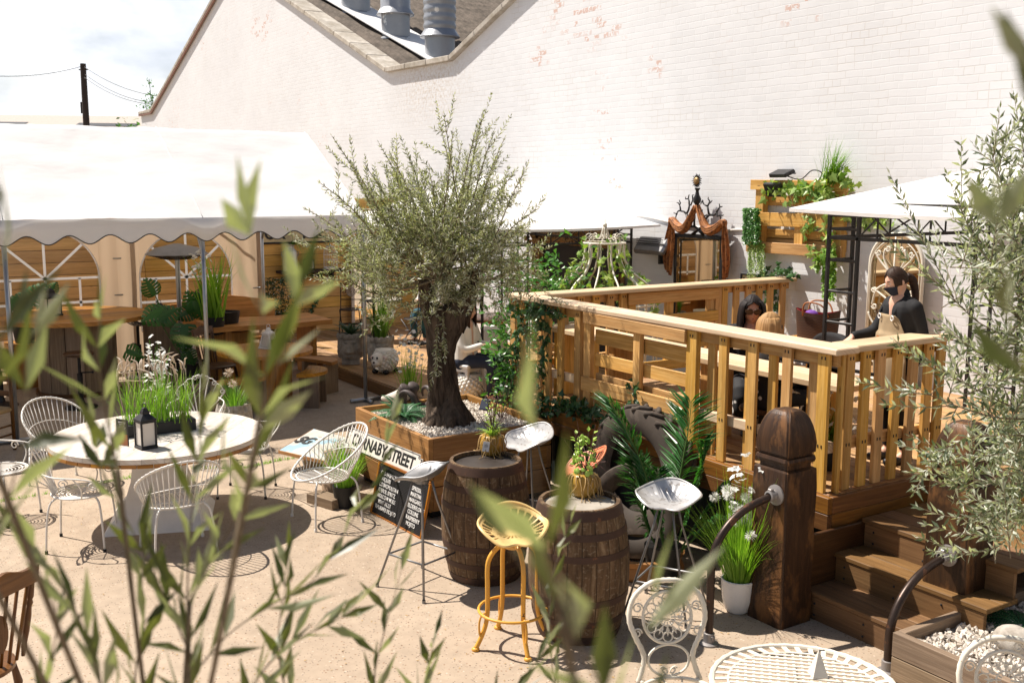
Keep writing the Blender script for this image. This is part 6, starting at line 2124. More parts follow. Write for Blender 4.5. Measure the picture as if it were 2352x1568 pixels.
def root_pot(loc, label, kind):
 t = thing('root_pot', label, 'potted plant', loc)
 m = MB(); m.lathe([(.06, 0), (.085, .03), (.092, .08), (.085, .13), (.07, .155), (.06, .15), (.001, .14)], 24, wob=lambda a, z: 1 + .05 * mnoise.noise(V3((a * 2, z * 20, 2))))
 m.build('pot', M['yellowpot'], t, True)
 m = MB()
 for k in range(46):
  a = R.uniform(0, 2 * PI)
  P_ = [V3((math.cos(a) * .05, math.sin(a) * .05, .15)), V3((math.cos(a) * .088, math.sin(a) * .088, .14))]
  z, r = .14, .092
  while z > .012:
   z -= R.uniform(.02, .04); a += R.gauss(0, .12); r += R.gauss(.004, .006)
   P_.append(V3((math.cos(a) * r, math.sin(a) * r, max(z, .004))))
  if R.random() < .4: P_.append(V3((math.cos(a) * (r + .05), math.sin(a) * (r + .05), .004)))
  m.tube(P_, [.0045 * (1 - .6 * i / len(P_)) for i in range(len(P_))], 4)
 m.build('roots', M['roots'], t, True)
 m, s = MB(), MB()
 if kind == 'succ':
  for k in range(46):
   z = .17 + .24 * R.random() ** 1.3
   a = R.uniform(0, 6.3); r = .075 * (1 - (z - .17) / .34) + .012
   c = V3((math.cos(a) * r, math.sin(a) * r, z))
   m.ball(c, (R.uniform(.014, .023), R.uniform(.014, .023), .007), 8, 5, None, Euler((R.gauss(0, .8), R.gauss(0, .8), 0)).to_matrix())
  for k in range(10):
   a = R.uniform(0, 6.3)
   e = V3((math.cos(a) * .07, math.sin(a) * .07, R.uniform(.3, .5)))
   s.tube([(0, 0, .14), e * .6 + V3((0, 0, .05)), e], .003, 4)
   for j in range(3): m.leaf(e * R.uniform(.75, 1), (R.gauss(0, 1), R.gauss(0, 1), .6), (0, 0, 1), .04, .026)
  mt = 'succulent'
 else:
  for k in range(60):
   m.blade((R.gauss(0, .02), R.gauss(0, .02), .15), (R.gauss(0, .7), R.gauss(0, .7), .8), R.uniform(.09, .17), .010, .5, 4)
  for k in range(60):
   a = R.uniform(0, 6.3); z = R.uniform(.16, .36)
   c = V3((math.cos(a) * .04, math.sin(a) * .04, z))
   m.leaf(c, (R.gauss(0, 1), R.gauss(0, 1), .5), (0, 0, 1), .03, .02)
  for k in range(12):
   a = R.uniform(0, 6.3)
   s.tube([(0, 0, .14), (math.cos(a) * .02, math.sin(a) * .02, .28), (math.cos(a) * .05, math.sin(a) * .05, R.uniform(.35, .48))], .0028, 4)
  mt = 'succulent'
 for k in range(22):
  a = R.uniform(0, 6.3); h = R.uniform(.2, .45)
  s.tube([(0, 0, .15), (math.cos(a) * .06 + R.gauss(0, .02), math.sin(a) * .06, .15 + h * .3), (math.cos(a) * .14 + R.gauss(0, .03), math.sin(a) * .14, .15 + h * R.uniform(.1, .9))], .0016, 3)
 m.build('leaves', M[mt], t); s.build('stems', M['drystem'], t)
 return t
rp = root_pot(G(1130, 1042, .858), 'mustard root pot with spiky leaves and a price tag on the dark topped barrel', 'air')
m = MB(); m.box((.0, 0, 0), (.05, .003, .075), ch=0)
tg = m.build('tag', M['whiteplastic'], rp); d_ = (CAM - V3(rp.location)); tg.location = V3((d_.x, d_.y, 0)).normalized() * .107 - RH * .045 + V3((0, 0, .085)); tg.rotation_euler = (rad(-6), rad(8), math.atan2(d_.x, -d_.y))
m = MB()
for k in range(8):
 a = k * PI / 4
 m.beam((.004 * math.cos(a), -.0025, .006 + .004 * math.sin(a)), (.015 * math.cos(a), -.0025, .006 + .015 * math.sin(a)), .002, .003, up=(0, 1, 0), ch=0)
mk = m.build('emblem', M['blackink'], tg)
root_pot(G(1341, 1137, .858), 'mustard root pot with lime round leaves on the grey topped barrel', 'succ')
def rod_stool(loc, rz, label, seatmat, legmat, h=.78, holes=False, seat_rz=0.0, tilt=0.0, sp=.21):
 t = thing('tractor_stool', label, 'stool', loc, rz, 'tractor seat stools round the barrels')
 m = MB(); tractor_seat(m, holes, .44, .37)
 M_ = rotx(tilt)
 m.v = [tuple(M_ @ V3(p)) for p in m.v]
 seat_z(m, h, seat_rz)
 m.build('seat', M[seatmat], t, True, angle=50)
 m = MB(); m.lathe([(.001, h - .008), (.05, h - .008), (.05, h - .03), (.001, h - .03)], 16); m.build('seat_plate', M[legmat], t)
 for sx in (-1, 1):
  for sy in (-1, 1):
   m = MB(); m.tube([(sx * .05, sy * .05, h - .02), (sx * .075, sy * .075, h - .16), (sx * sp, sy * sp, .012)], .0085, 8)
   m.lathe([(.013, 0), (.013, .022)], 8, (sx * sp, sy * sp, 0))
   m.build('leg', M[legmat], t, True)
 k = .06 + (sp - .06) * .66
 zz = .012 + (h - .16 - .012) * (1 - (k - .075) / (sp - .075))
 m = MB(); m.tube([(-k, -k, zz), (k, -k, zz), (k, k, zz), (-k, k, zz)], .0085, 8, True)
 m.build('footrest', M[legmat], t, True)
 return t
rod_stool(G(972, 1343), rad(18), 'grey tractor seat stool on thin steel rod legs left of the barrels', 'greymetal', 'greymetal', .80, False, rad(-70), 0, .235)
rod_stool(G(1528, 1400), rad(30), 'silver tractor seat stool on rod legs in front of the palm', 'silver', 'greymetal', .765, False, rad(10), rad(-4), .22)
rod_stool(V3((-6.95, 4.62, 0)), rad(20), 'silver tractor seat stool behind the dark topped barrel', 'silver', 'greymetal', .78, False, rad(-15), rad(6))
rod_stool(V3((-6.08, 4.55, 0)), rad(-10), 'coral red tractor seat stool behind the grey topped barrel', 'coral', 'greymetal', .78, True, rad(-25), rad(14))
ys = thing('tractor_stool', 'yellow tractor seat stool with four curved legs and a ring in front of the barrels', 'stool', G(1177, 1478), rad(35), 'tractor seat stools round the barrels')
m = MB(); tractor_seat(m, True, .44, .38); m.v = [tuple(rotx(rad(5)) @ V3(p)) for p in m.v]; seat_z(m, .735, rad(30)); m.build('seat', M['paleyellow'], ys, True, angle=50)
m = MB(); m.lathe([(.001, .70), (.06, .70), (.065, .66), (.05, .64), (.001, .64)], 20); m.build('hub', M['yellow'], ys, True, angle=40)
for k in range(4):
 a = k * PI / 2 + PI / 4
 d = V3((math.cos(a), math.sin(a), 0))
 m = MB(); m.tube(smooth_path([d * .03 + V3((0, 0, .665)), d * .10 + V3((0, 0, .655)), d * .165 + V3((0, 0, .57)), d * .17 + V3((0, 0, .4)), d * .172 + V3((0, 0, .22)), d * .20 + V3((0, 0, .11)), d * .25 + V3((0, 0, .012))], 5), [.016] * 20 + [.0155] * 11, 8)
 lg_ = m.build('leg', M['yellow'], ys, True)
 m = MB(); m.tube(smooth_path([d * .172 + V3((0, 0, .235)), d * .205 + V3((0, 0, .23)), d * .225 + V3((0, 0, .18)), d * .222 + V3((0, 0, .1)), d * .2 + V3((0, 0, .09))], 4), .007, 6)
 m.build('bracket', M['yellow'], lg_, True)
 m = MB(); m.lathe([(.001, 0), (.024, 0), (.026, .012), (.016, .022), (.001, .022)], 12, d * .25); m.build('foot', M['yellow'], lg_, True)
m = MB(); m.tube(circ(.215, 44, .235), .0095, 8, True); m.build('foot_ring', M['yellow'], ys, True)
def tyre(loc, R0, w, label, rz, tilt, lugs=True):
 t = thing('old_tyre', label, 'tyre', loc, 0)
 t.rotation_euler = (tilt, 0, rz)
 hw = w / 2
 rin = R0 * .58
 pr = [(rin, -hw * .55), (rin * 1.12, -hw * .85), (R0 * .86, -hw), (R0 * .955, -hw * .86), (R0 * .975, 0), (R0 * .955, hw * .86), (R0 * .86, hw), (rin * 1.12, hw * .85), (rin, hw * .55), (rin * 1.08, hw * .45), (R0 * .9, 0), (rin * 1.08, -hw * .45), (rin, -hw * .55)]
 Mx = Matrix(((1, 0, 0), (0, 0, 1), (0, -1, 0))).transposed()
 m = MB(); m.lathe([(r, z) for r, z in pr], 72, (0, 0, R0), rotx(PI / 2))
 m.build('carcass', M['tyre'], t, True, angle=50)
 if lugs:
  m = MB()
  n = 22
  for k in range(n):
   for s in (-1, 1):
    a0 = 2 * PI * (k + (.5 if s > 0 else 0)) / n
    P_ = []
    for j in range(6):
     f = j / 5
     a = a0 + .24 * f
     y = s * (hw * (.02 + .93 * f))
     r = R0 * (.985 if f < .8 else .955)
     P_.append(V3((r * math.cos(a), y, R0 + r * math.sin(a))))
    m.tube(P_, [.022] * 6, 6)
  m.build('tread_lugs', M['tyre'], t, True)
 return t
tyre((-6.42, 5.34, 0), .55, .24, 'big tractor tyre with chunky tread leaning on the deck behind the palm', rad(2), rad(-4))
tyre((-6.05, 5.0, 0), .38, .18, 'smaller smooth dusty tyre in front of the tractor tyre', rad(38), rad(-8), False)
t = thing('wheel_rim', 'rusty orange wheel ring lying on the ground below the palm', 'wheel rim', (-5.86, 4.92, 0))
m = MB(); m.lathe([(.24, .0), (.31, .0), (.33, .03), (.30, .10), (.33, .15), (.31, .16), (.27, .10), (.24, .02)], 40); m.build('ring', M['orangerim'], t, True, angle=40)
pb = V3((-5.62, 4.93, 0))
t = thing('palm_plant', 'tall potted palm with bright green fronds in front of the tyres', 'palm', pb)
m = MB(); m.lathe([(.11, 0), (.14, .26), (.128, .26), (.001, .22)], 20); m.build('pot', M['blackpot'], t, True, angle=40)
m, s = MB(), MB()
def pp(u, v, dz=0.0):
 d = ray(u, v)
 return CAM + d * (((pb + FH * dz - CAM).dot(FH)) / d.dot(FH)) - pb
for pts, w_ in (([(1535, 1290), (1505, 1180), (1480, 1080), (1440, 990), (1402, 928)], .46), ([(1540, 1290), (1550, 1170), (1568, 1060), (1582, 980), (1588, 920)], .36), ([(1540, 1290), (1572, 1200), (1592, 1130), (1612, 1060), (1618, 1015)], .26),
    ([(1530, 1290), (1490, 1220), (1470, 1150), (1462, 1100), (1458, 1062)], .27), ([(1545, 1290), (1590, 1220), (1625, 1170), (1650, 1130), (1672, 1110)], .16), ([(1535, 1290), (1520, 1220), (1512, 1170), (1510, 1120), (1512, 1080)], .2), ([(1540, 1290), (1600, 1230), (1640, 1200), (1660, 1190), (1680, 1192)], .13)):
 z = R.uniform(-.14, .14)
 palm_frond(m, s, [pp(u, v, z * i / 4) for i, (u, v) in enumerate(pts)], w_)
m.build('fronds', M['palm'], t); s.build('stalks', M['stem'], t)
t = thing('flower_pot', 'white glazed pot of grass with white pompon flowers beside the tarred post', 'potted grass', back(G(1700, 1415), .09))
m = MB(); m.lathe([(.06, 0), (.085, .02), (.108, .10), (.116, .19), (.118, .235), (.112, .24), (.106, .235), (.10, .2), (.001, .19)], 32); m.build('pot', M['whiteplastic'], t, True, angle=50)
m, f = MB(), MB()
grass_clump(m, (0, 0, .19), 520, .52, .085, .0055, .45, None, .34)
for k in range(60): m.blade((R.gauss(0, .04), R.gauss(0, .04), .2), (R.gauss(0, .12), R.gauss(0, .12), 1), R.uniform(.6, .9), .008, .1, 5)
m.build('blades', M['brightgrass'], t)
for k in range(14): pompon(f, (R.gauss(0, .10), R.gauss(0, .10), R.uniform(.55, .86)), .042, 70)
for k in range(26): blossom(f, (R.gauss(.02, .09), R.gauss(.02, .09), R.uniform(.75, 1.1)), .032)
f.build('flowers', M['flower'], t)
t = thing('bottle_crate', 'folded grey crate behind the white flower pot', 'crate', (-4.98, 5.25, 0))
m = MB(); m.box((0, 0, .35), (.2, .14, .7)); m.build('side', M['galv'], t)
RP = thing('timber_planter', 'low timber planter of white gravel at the lower right corner', 'planter', (-2.8, 5.7, 0))
X0, X1, Y0, Y1, ZT = -3.66, -1.9, 5.0, 6.42, .31
m = MB()
for z0, z1 in ((.01, .155), (.16, .305)):
 zc, h_ = (z0 + z1) / 2, z1 - z0
 m.box(((X0 + X1) / 2, Y0 + .025, zc), (X1 - X0, .05, h_)); m.box(((X0 + X1) / 2, Y1 - .025, zc), (X1 - X0, .05, h_))
 m.box((X0 + .025, (Y0 + Y1) / 2, zc), (.05, Y1 - Y0 - .1, h_)); m.box((X1 - .025, (Y0 + Y1) / 2, zc), (.05, Y1 - Y0 - .1, h_))
m.build('boards', M['greywood'], RP, world=True)
m = MB(); m.grid(lambda u, v: V3((X0 + .05 + (X1 - X0 - .1) * u, Y0 + .05 + (Y1 - Y0 - .1) * v, .225)), 8, 8); m.build('soil', M['soil'], RP, world=True)
m = MB(); pebbles(m, X0 + .07, X1 - .07, Y0 + .07, Y1 - .07, .235, 3600, .016, .03)
tag(m.build('gravel_top', M['gravel']), 'white gravel chips filling the low planter at the lower right', 'gravel', kind='stuff')
t = thing('fern', 'small green fern in the gravel planter at the lower right corner', 'fern', G(2345, 1440, .24))
m = MB()
for k in range(16):
 a = 2 * PI * k / 16
 fern_frond(m, (0, 0, .0), (math.cos(a), math.sin(a), .5), R.uniform(.2, .3), .05, 16, .9)
m.build('fronds', M['fern'], t)
m = MB(); m.ball((0, 0, .05), (.13, .1, .09), 14, 9)
rk = m.build('rock', M['lionstone'], None, True); rk.location = G(2330, 1490, .24); tag(rk, 'small brown rock in the gravel of the lower right planter', 'rock')
t = thing('flower_clump', 'white blossom stems in the shade between the steps and the right planter', 'flowers', (-3.42, 6.55, 0))
m, s = MB(), MB()
for k in range(40): s.blade((R.gauss(0, .06), R.gauss(0, .06), 0), (R.gauss(0, .2), R.gauss(0, .2), 1), R.uniform(.4, .7), .016, .3, 5)
for k in range(60): blossom(m, (R.gauss(0, .13), R.gauss(0, .13), R.uniform(.3, .75)), .04)
m.build('blossom', M['flower'], t); s.build('stems', M['grass'], t)
def bistro_chair(loc, rz, label):
 t = thing('bistro_chair', label, 'chair', loc, rz, 'cream iron bistro chairs')
 mat = M['cream']
 HS = .46
 m = MB()
 m.tube(circ(.2, 36, HS), .01, 8, True)
 for k in range(12):
  a = 2 * PI * k / 12
  m.tube([(.03 * math.cos(a), .03 * math.sin(a), HS - .01), (.2 * math.cos(a + .2), .2 * math.sin(a + .2), HS)], .005, 5)
 m.tube(circ(.11, 28, HS - .005), .005, 5, True); m.tube(circ(.03, 16, HS - .01), .005, 5, True)
 m.build('seat', mat, t, True)
 def bk(x, z): return V3((x, .20 + .10 * (z - HS) / .45, z))
 m = MB()
 out = [bk(-.16, HS - .02), bk(-.125, HS + .1), bk(-.165, HS + .2), bk(-.195, HS + .29), bk(-.17, HS + .39), bk(-.09, HS + .455), bk(0, HS + .47)]
 out = smooth_path(out + [V3((-p.x, p.y, p.z)) for p in out[-2::-1]], 6)
 m.tube(out, [.0125 + .002 * (i % 2) for i in range(len(out))], 8)
 m.build('back_hoop', mat, t, True)
 m = MB()
 oc = HS + .29
 for r in (.125, .04):
  m.tube([bk(r * math.cos(a), oc + r * 1.0 * math.sin(a)) for a in [2 * PI * k / 32 for k in range(32)]], .008 if r > .1 else .004, 6, True)
 for k in range(12):
  a = 2 * PI * k / 12
  m.leaf(bk(.04 * math.cos(a), oc + .04 * math.sin(a)), bk(math.cos(a), oc + math.sin(a)) - bk(0, oc), (0, -1, .2), .055, .02)
  m.tube([bk(.02 * math.cos(a), oc + .02 * math.sin(a)), bk(.06 * math.cos(a), oc + .06 * math.sin(a))], .004, 4)
  m.tube([bk((.094 + .024 * math.cos(b)) * math.cos(a) - .024 * math.sin(b) * math.sin(a), oc + (.094 + .024 * math.cos(b)) * math.sin(a) + .024 * math.sin(b) * math.cos(a)) for b in [2 * PI * j / 10 for j in range(10)]], .004, 4, True)
 m.build('rosette', mat, t)
 def scr(P_, r=.0045, cl=False): mm = MB(); mm.tube(P_, r, 5, cl); mm.build('scroll', mat, t, True)
 for s in (-1, 1):
  for (cx, cz, r) in ((.15, oc + .05, .026), (.155, oc - .07, .024), (.05, HS + .435, .02)):
   scr([bk(s * cx + r * (1 - .6 * q) * math.cos(8 * q), cz + r * (1 - .6 * q) * math.sin(8 * q)) for q in [j / 16 for j in range(17)]])
  scr([bk(s * .022 + .02 * (1 - .6 * q) * math.cos(PI * (s < 0) + s * 8 * q), HS + .035 + .02 * (1 - .6 * q) * math.sin(8 * q + .5)) for q in [j / 16 for j in range(17)]])
 scr([bk(.105 * math.cos(a), HS + .085 + .075 * math.sin(a)) for a in [PI * 2 * k / 30 for k in range(30)]], .007, True)
 for (x, y, dy) in ((-.14, -.14, -.06), (.14, -.14, -.06), (-.14, .18, .08), (.14, .18, .08)):
  m = MB(); m.tube(smooth_path([(x, y, HS), (x * 1.1, y + dy * .3, HS * .5), (x * 1.35, y + dy, .012)], 4), .011, 8); m.build('leg', mat, t, True)
 return t
bc1 = V3((-3.98, 3.62, 0)) - FH * .05
q = G(1546, 1330, .93); q.z = 0
bistro_chair(q - FH * .31, math.atan2(-FH.x, FH.y) + .12, 'cream iron bistro chair with a round rosette back in front of the stools')
q = G(2285, 1462, .93); q.z = 0
bistro_chair(q - FH * .31, math.atan2(-FH.x, FH.y) - .15, 'cream iron bistro chair at the lower right corner by the gravel planter')
tb = thing('bistro_table', 'cream lattice topped iron bistro table at the bottom edge', 'table', V3((-2.92, 3.40, 0)))
m = MB()
RT_ = .40
m.tube([V3((RT_ * math.cos(a), RT_ * math.sin(a), .72)) for a in [2 * PI * k / 72 for k in range(72)]], [.012 + .003 * (i % 2) for i in range(72)], 8, True)
m.tube(circ(RT_ * .82, 60, .72), .006, 6, True)
for k in range(40):
 a = 2 * PI * k / 40
 m.beam((RT_ * .82 * math.cos(a), RT_ * .82 * math.sin(a), .72), (RT_ * .99 * math.cos(a + .04), RT_ * .99 * math.sin(a + .04), .72), .022, .006, ch=.001)
for sgn in (1, -1):
 for k in range(-9, 10):
  o_ = k * .036
  h_ = math.sqrt(max((RT_ * .82) ** 2 - o_ * o_, 0))
  d, q = V3((math.cos(PI / 4 * sgn), math.sin(PI / 4 * sgn), 0)), V3((-math.sin(PI / 4 * sgn), math.cos(PI / 4 * sgn), 0))
  m.beam(q * o_ - d * h_ + V3((0, 0, .72 + .003 * sgn)), q * o_ + d * h_ + V3((0, 0, .72 + .003 * sgn)), .013, .005, ch=.001)
m.build('lattice_top', M['cream'], tb, True, angle=40)
for k in range(3):
 a = 2 * PI * k / 3 + .4
 m = MB(); m.tube(smooth_path([(.22 * math.cos(a), .22 * math.sin(a), .71), (.06 * math.cos(a), .06 * math.sin(a), .45), (.28 * math.cos(a), .28 * math.sin(a), .012)], 6), .012, 8); m.build('leg', M['cream'], tb, True)
ht = thing('glass_ornament', 'small pale pyramid ornament on the cream bistro table', 'ornament', (-2.95, 3.52, .728))
m = MB(); m.lathe([(.05, 0), (.001, .12)], 4, a0=.3); m.build('glass', M['frost'], ht)
m = MB(); m.tube([(0, 0, .115), (.03, 0, .13)], .003, 4); m.build('clip', M['black'], ht)
def gazebo(label, x0, x1, y0, y1, zb, ze, apex, over):
 t = thing('gazebo', label, 'gazebo', ((x0 + x1) / 2, (y0 + y1) / 2, zb))
 bk = M['blackframe']
 tw_ = .30
 for (x, y, sx, sy) in ((x0, y0, 1, 1), (x1, y0, -1, 1), (x0, y1, 1, -1), (x1, y1, -1, -1)):
  m = MB()
  ps = [(x, y), (x + sx * tw_, y), (x, y + sy * tw_)]
  for p in ps: m.box((*p, (zb + ze) / 2), (.03, .03, ze - zb))
  z = zb + .2
  while z < ze:
   for a, b in ((0, 1), (0, 2)):
    m.beam((*ps[a], z), (*ps[b], z), .016, .022)
   z += .26
  m.build('trellis_post', bk, t, world=True)
 m = MB()
 for (a, b) in (((x0, y0), (x1, y0)), ((x0, y1), (x1, y1)), ((x0, y0), (x0, y1)), ((x1, y0), (x1, y1))):
  for dz, w_ in ((0, .03), (-.10, .016), (-.28, .03)): m.beam((*a, ze + dz), (*b, ze + dz), w_, w_)
  for k in range(1, 6):
   p = V3((*a, 0)).lerp(V3((*b, 0)), k / 6)
   q = V3((*a, 0)).lerp(V3((*b, 0)), (k + (1 if k % 2 else -1)) / 6)
   m.beam(p + V3((0, 0, ze)), p + V3((0, 0, ze - .28)), .016, .016, up=(1, 0, 0))
   m.beam(p + V3((0, 0, ze - .28)), q + V3((0, 0, ze)), .014, .014)
 for (x, y) in ((x0, y0), (x1, y0), (x0, y1), (x1, y1)):
  m.beam((x, y, ze), (apex[0], apex[1], apex[2] - .06), .025, .025)
 m.build('roof_frame', bk, t, world=True)
 m = MB()
 cs = [V3((x0 - over, y0 - over, ze - .04)), V3((x1 + over, y0 - over, ze - .04)), V3((x1 + over, y1 + over, ze - .04)), V3((x0 - over, y1 + over, ze - .04))]
 A = V3(apex)
 for k in range(4):
  a, b = cs[k], cs[(k + 1) % 4]
  def fn(u, v):
   p = a.lerp(b, u).lerp(A, v)
   return p - V3((0, 0, .05 * math.sin(PI * v) * math.sin(PI * u) + .03 * math.sin(PI * u) * (1 - v)))
  m.grid(fn, 14, 14)
  m.grid(lambda u, v: a.lerp(b, u) - V3((0, 0, .03 * math.sin(PI * u) + .03 * v)), 14, 1, flip=True)
 m.build('canopy', M['canvas'], t, True, world=True, angle=30)
 return t
gazebo('white canopied gazebo with black trellis legs behind the olive tree', -14.15, -11.26, 6.45, 9.15, PZ, 2.38, (-12.7, 7.8, 3.05), .28)
gp = W(1907, 490, 6.95)
gt = W(1810, 478, 6.7)
apx = V3((gp.x + 1.5, 8.2, 0))
q = W(2352, 362, 7.6)
f_ = (q.x - gt.x) / (apx.x - gt.x)
f_ = max(.4, min(1.1, f_))
apx.z = gt.z + (q.z - gt.z) / ((q - gt).xy.length / (apx - gt).xy.length)
gazebo('white canopied gazebo with black trellis legs on the raised deck', gp.x, gp.x + 2.9, 6.95, 9.3, DZ, gt.z + .04, (apx.x, apx.y, apx.z), gp.x - gt.x)
def lion(loc, rz, label, plant, big):
 t = thing('lion_planter', label, 'planter', loc, rz, 'cast stone lion head planters')
 m = MB()
 def fn(u, v):
  a, z = 2 * PI * u, .10 + .36 * v
  d = a - 1.5 * PI
  r = .155 + .02 * math.sin(PI * v)
  g = lambda s, c=0: math.exp(-((d - c) / s) ** 2)
  h = lambda c, s: math.exp(-((v - c) / s) ** 2)
  r += .075 * g(.34) * h(.36, .22) + .03 * g(.16) * h(.48, .2) + .02 * g(.2) * h(.3, .05) - .03 * g(.22) * h(.19, .035) + .02 * g(.24) * h(.1, .05)
  r -= .022 * (g(.11, .36) + g(.11, -.36)) * h(.62, .06)
  r += .018 * (g(.16, .34) + g(.16, -.34)) * h(.72, .05)
  f = 1 - g(.75)
  r += f * (.03 * mnoise.noise(V3((a * 5, z * 9, 2))) + .02)
  if v > .82: r += .02
  return V3((r * math.cos(a), r * math.sin(a), z))
 m.grid(fn, 90, 44)
 m.lathe([(.16, .45), (.12, .44), (.001, .40)], 24)
 m.build('head', M['lionstone'], t, True)
 m = MB()
 for k in range(9):
  a = PI + PI * k / 8 if k < 9 else 0
  c = V3((.175 * math.cos(a), .175 * math.sin(a), .44))
  for r in (.036, .022, .01):
   m.tube([c + V3((math.cos(a) * (.03 - r * .4), math.sin(a) * (.03 - r * .4), 0)) + V3((-math.sin(a), math.cos(a), 0)) * (r * math.cos(b)) + V3((0, 0, r * math.sin(b))) for b in [2 * PI * j / 10 for j in range(10)]], .011, 6, True)
 m.build('rose_wreath', M['lionstone'], t, True)
 m = MB(); m.box((0, 0, .05), (.26, .2, .1), ch=.008); m.build('plinth', M['lionstone'], t)
 m = MB()
 if plant == 'fern':
  for k in range(15):
   a = 2 * PI * k / 15
   fern_frond(m, (0, 0, .42), (math.cos(a), math.sin(a), R.uniform(.6, 1.8)), R.uniform(.28, .42), .06, 16, .7)
  m.build('fern', M['darkfern'], t)
 else:
  grass_clump(m, (0, 0, .42), 300, .62, .1, .007, .5, None, .3); m.build('grass', M['grass'], t)
  f = MB()
  for k in range(5): pompon(f, (.18 + R.gauss(0, .05), .02, .8 + R.gauss(0, .07)), .035, 40)
  f.build('flower', M['flower'], t)
toc = lambda p: math.atan2((CAM - p).x, -(CAM - p).y)
q = G(804, 838, PZ) + FH * .1
lion(q, toc(q) - .1, 'cast stone lion head planter with a dark fern left of the sheep', 'fern', 1)
q = G(870, 850, PZ) + FH * .22
lion(q, toc(q) + .1, 'cast stone lion head planter with tall grass half hidden behind the sheep', 'grass', 1)
def sheep(loc, rz, label):
 t = thing('sheep_planter', label, 'planter', loc, rz, 'white ceramic sheep planters')
 m = MB()
 m.ball((0, 0, .19), (.17, .2, .17), 24, 16)
 for k in range(150):
  z = -1 + 2 * (k + .5) / 150
  a = k * 2.39996
  d = V3((math.sqrt(1 - z * z) * math.cos(a), math.sqrt(1 - z * z) * math.sin(a), z))
  if d.z > .8: continue
  m.ball(V3((0, 0, .19)) + V3((d.x * .165, d.y * .195, d.z * .165)), .028, 8, 6)
 m.lathe([(.14, .30), (.14, .345), (.12, .345), (.1, .32), (.001, .3)], 24)
 m.build('fleece', M['sheepwhite'], t, True)
 m = MB()
 m.ball((0, -.2, .22), (.085, .085, .1), 18, 12, None, rotx(.25)); m.ball((0, -.25, .18), (.06, .06, .055), 14, 10)
 m.build('face', M['sheepwhite'], t, True)
 for s in (-1, 1):
  m = MB(); m.ball((s * .1, -.17, .25), (.045, .02, .024), 10, 8, None, roty(s * .5)); m.build('ear', M['pink'], t, True)
  m = MB(); m.ball((s * .035, -.272, .255), (.016, .01, .02), 10, 8); m.build('eye', M['black'], t, True)
 m = MB(); m.ball((0, -.306, .195), (.02, .012, .014), 10, 8); m.build('nose', M['black'], t, True)
 for x, y in ((-.09, -.13), (.09, -.13), (-.09, .13), (.09, .13)):
  m = MB(); m.ball((x, y, .035), (.045, .05, .035), 12, 8); m.build('hoof', M['black'], t, True)
q = G(882, 860, PZ) + FH * .15
sheep(q, toc(q) - .55, 'white ceramic sheep planter with black feet beside the marquee pole')
q = G(1078, 918, PZ)
sheep(q, toc(q) + 2.6, 'white ceramic sheep planter seen from behind right of the olive trunk')
t = thing('blossom_plant', 'slender green stems with white blossom left of the olive trunk', 'flowers', G(940, 900, PZ))
m, s = MB(), MB()
for k in range(70): s.blade((R.gauss(0, .06), R.gauss(0, .06), 0), (R.gauss(0, .2), R.gauss(0, .2), 1), R.uniform(.35, .72), .011, .3, 5)
for k in range(60): blossom(m, (R.gauss(0, .12), R.gauss(0, .12), .3 + .5 * R.random()), .034)
m.build('blossom', M['flower'], t); s.build('stems', M['brightgrass'], t)
def mosaic_chair(loc, rz, label):
 t = thing('folding_chair', label, 'chair', loc, rz, 'black folding mosaic chairs on the platform')
 for s in (-1, 1):
  m = MB(); m.tube(smooth_path([(s * .19, -.2, 0), (s * .19, .14, .46), (s * .19, .2, .92)], 5), .010, 6); m.tube([(s * .17, .22, 0), (s * .17, -.17, .46)], .010, 6); m.build('side_frame', M['black'], t, True)
 m = MB(); m.tube(circ(.19, 24, .46), .009, 6, True); m.lathe([(.001, .455), (.185, .455), (.185, .462), (.001, .463)], 24); m.build('seat', M['iron'], t)
 m = MB()
 for z in (.62, .90): m.tube([(-.19, .165 + (z - .6) * .1, z), (0, .165 + (z - .6) * .1, z + (.03 if z > .8 else 0)), (.19, .165 + (z - .6) * .1, z)], .008, 6)
 for s in (-1, 1): m.tube(spiral((s * .13, .18, .76), (s, 0, 0), (0, 0, 1), .05, .012, 0, 1.3), .005, 5)
 m.build('back_scroll', M['black'], t, True)
 m = MB()
 for r, n in ((.075, 14), (.045, 9)):
  for k in range(n):
   a = 2 * PI * k / n
   m.box((r * math.cos(a), .18, .76 + r * math.sin(a)), (.024, .01, 2 * PI * r / n * .8), roty(-a), ch=.001)
 m.ball((0, .18, .76), (.02, .006, .02), 10, 6)
 m.build('mosaic', M['lionstone'], t)
 for z in (.2,):
  m = MB(); m.tube([(-.19, -.05, z), (.19, -.05, z)], .008, 6); m.tube([(-.17, .05, z), (.17, .05, z)], .008, 6); m.build('stretcher', M['black'], t, True)
t = thing('bistro_table', 'round mosaic topped black bistro table on the platform', 'table', (-16.3, 7.75, PZ))
m = MB(); m.lathe([(.001, .70), (.33, .70), (.33, .725), (.001, .726)], 36); m.build('top', M['lionstone'], t)
m = MB(); m.tube(circ(.335, 36, .71), .014, 6, True); m.build('rim', M['black'], t, True)
for k in range(3):
 a = 2 * PI * k / 3
 m = MB(); m.tube(smooth_path([(.28 * math.cos(a), .28 * math.sin(a), .7), (.07 * math.cos(a), .07 * math.sin(a), .4), (.26 * math.cos(a), .26 * math.sin(a), .01)], 5), .010, 6); m.build('leg', M['black'], t, True)
mosaic_chair((-17.2, 7.55, PZ), rad(60), 'black folding mosaic chair left of the bistro table by the fence')
mosaic_chair((-15.45, 7.95, PZ), rad(-60), 'black folding mosaic chair right of the bistro table')
mosaic_chair((-15.0, 8.7, PZ), rad(-20), 'black folding mosaic chair near the brick wall behind the trunk')
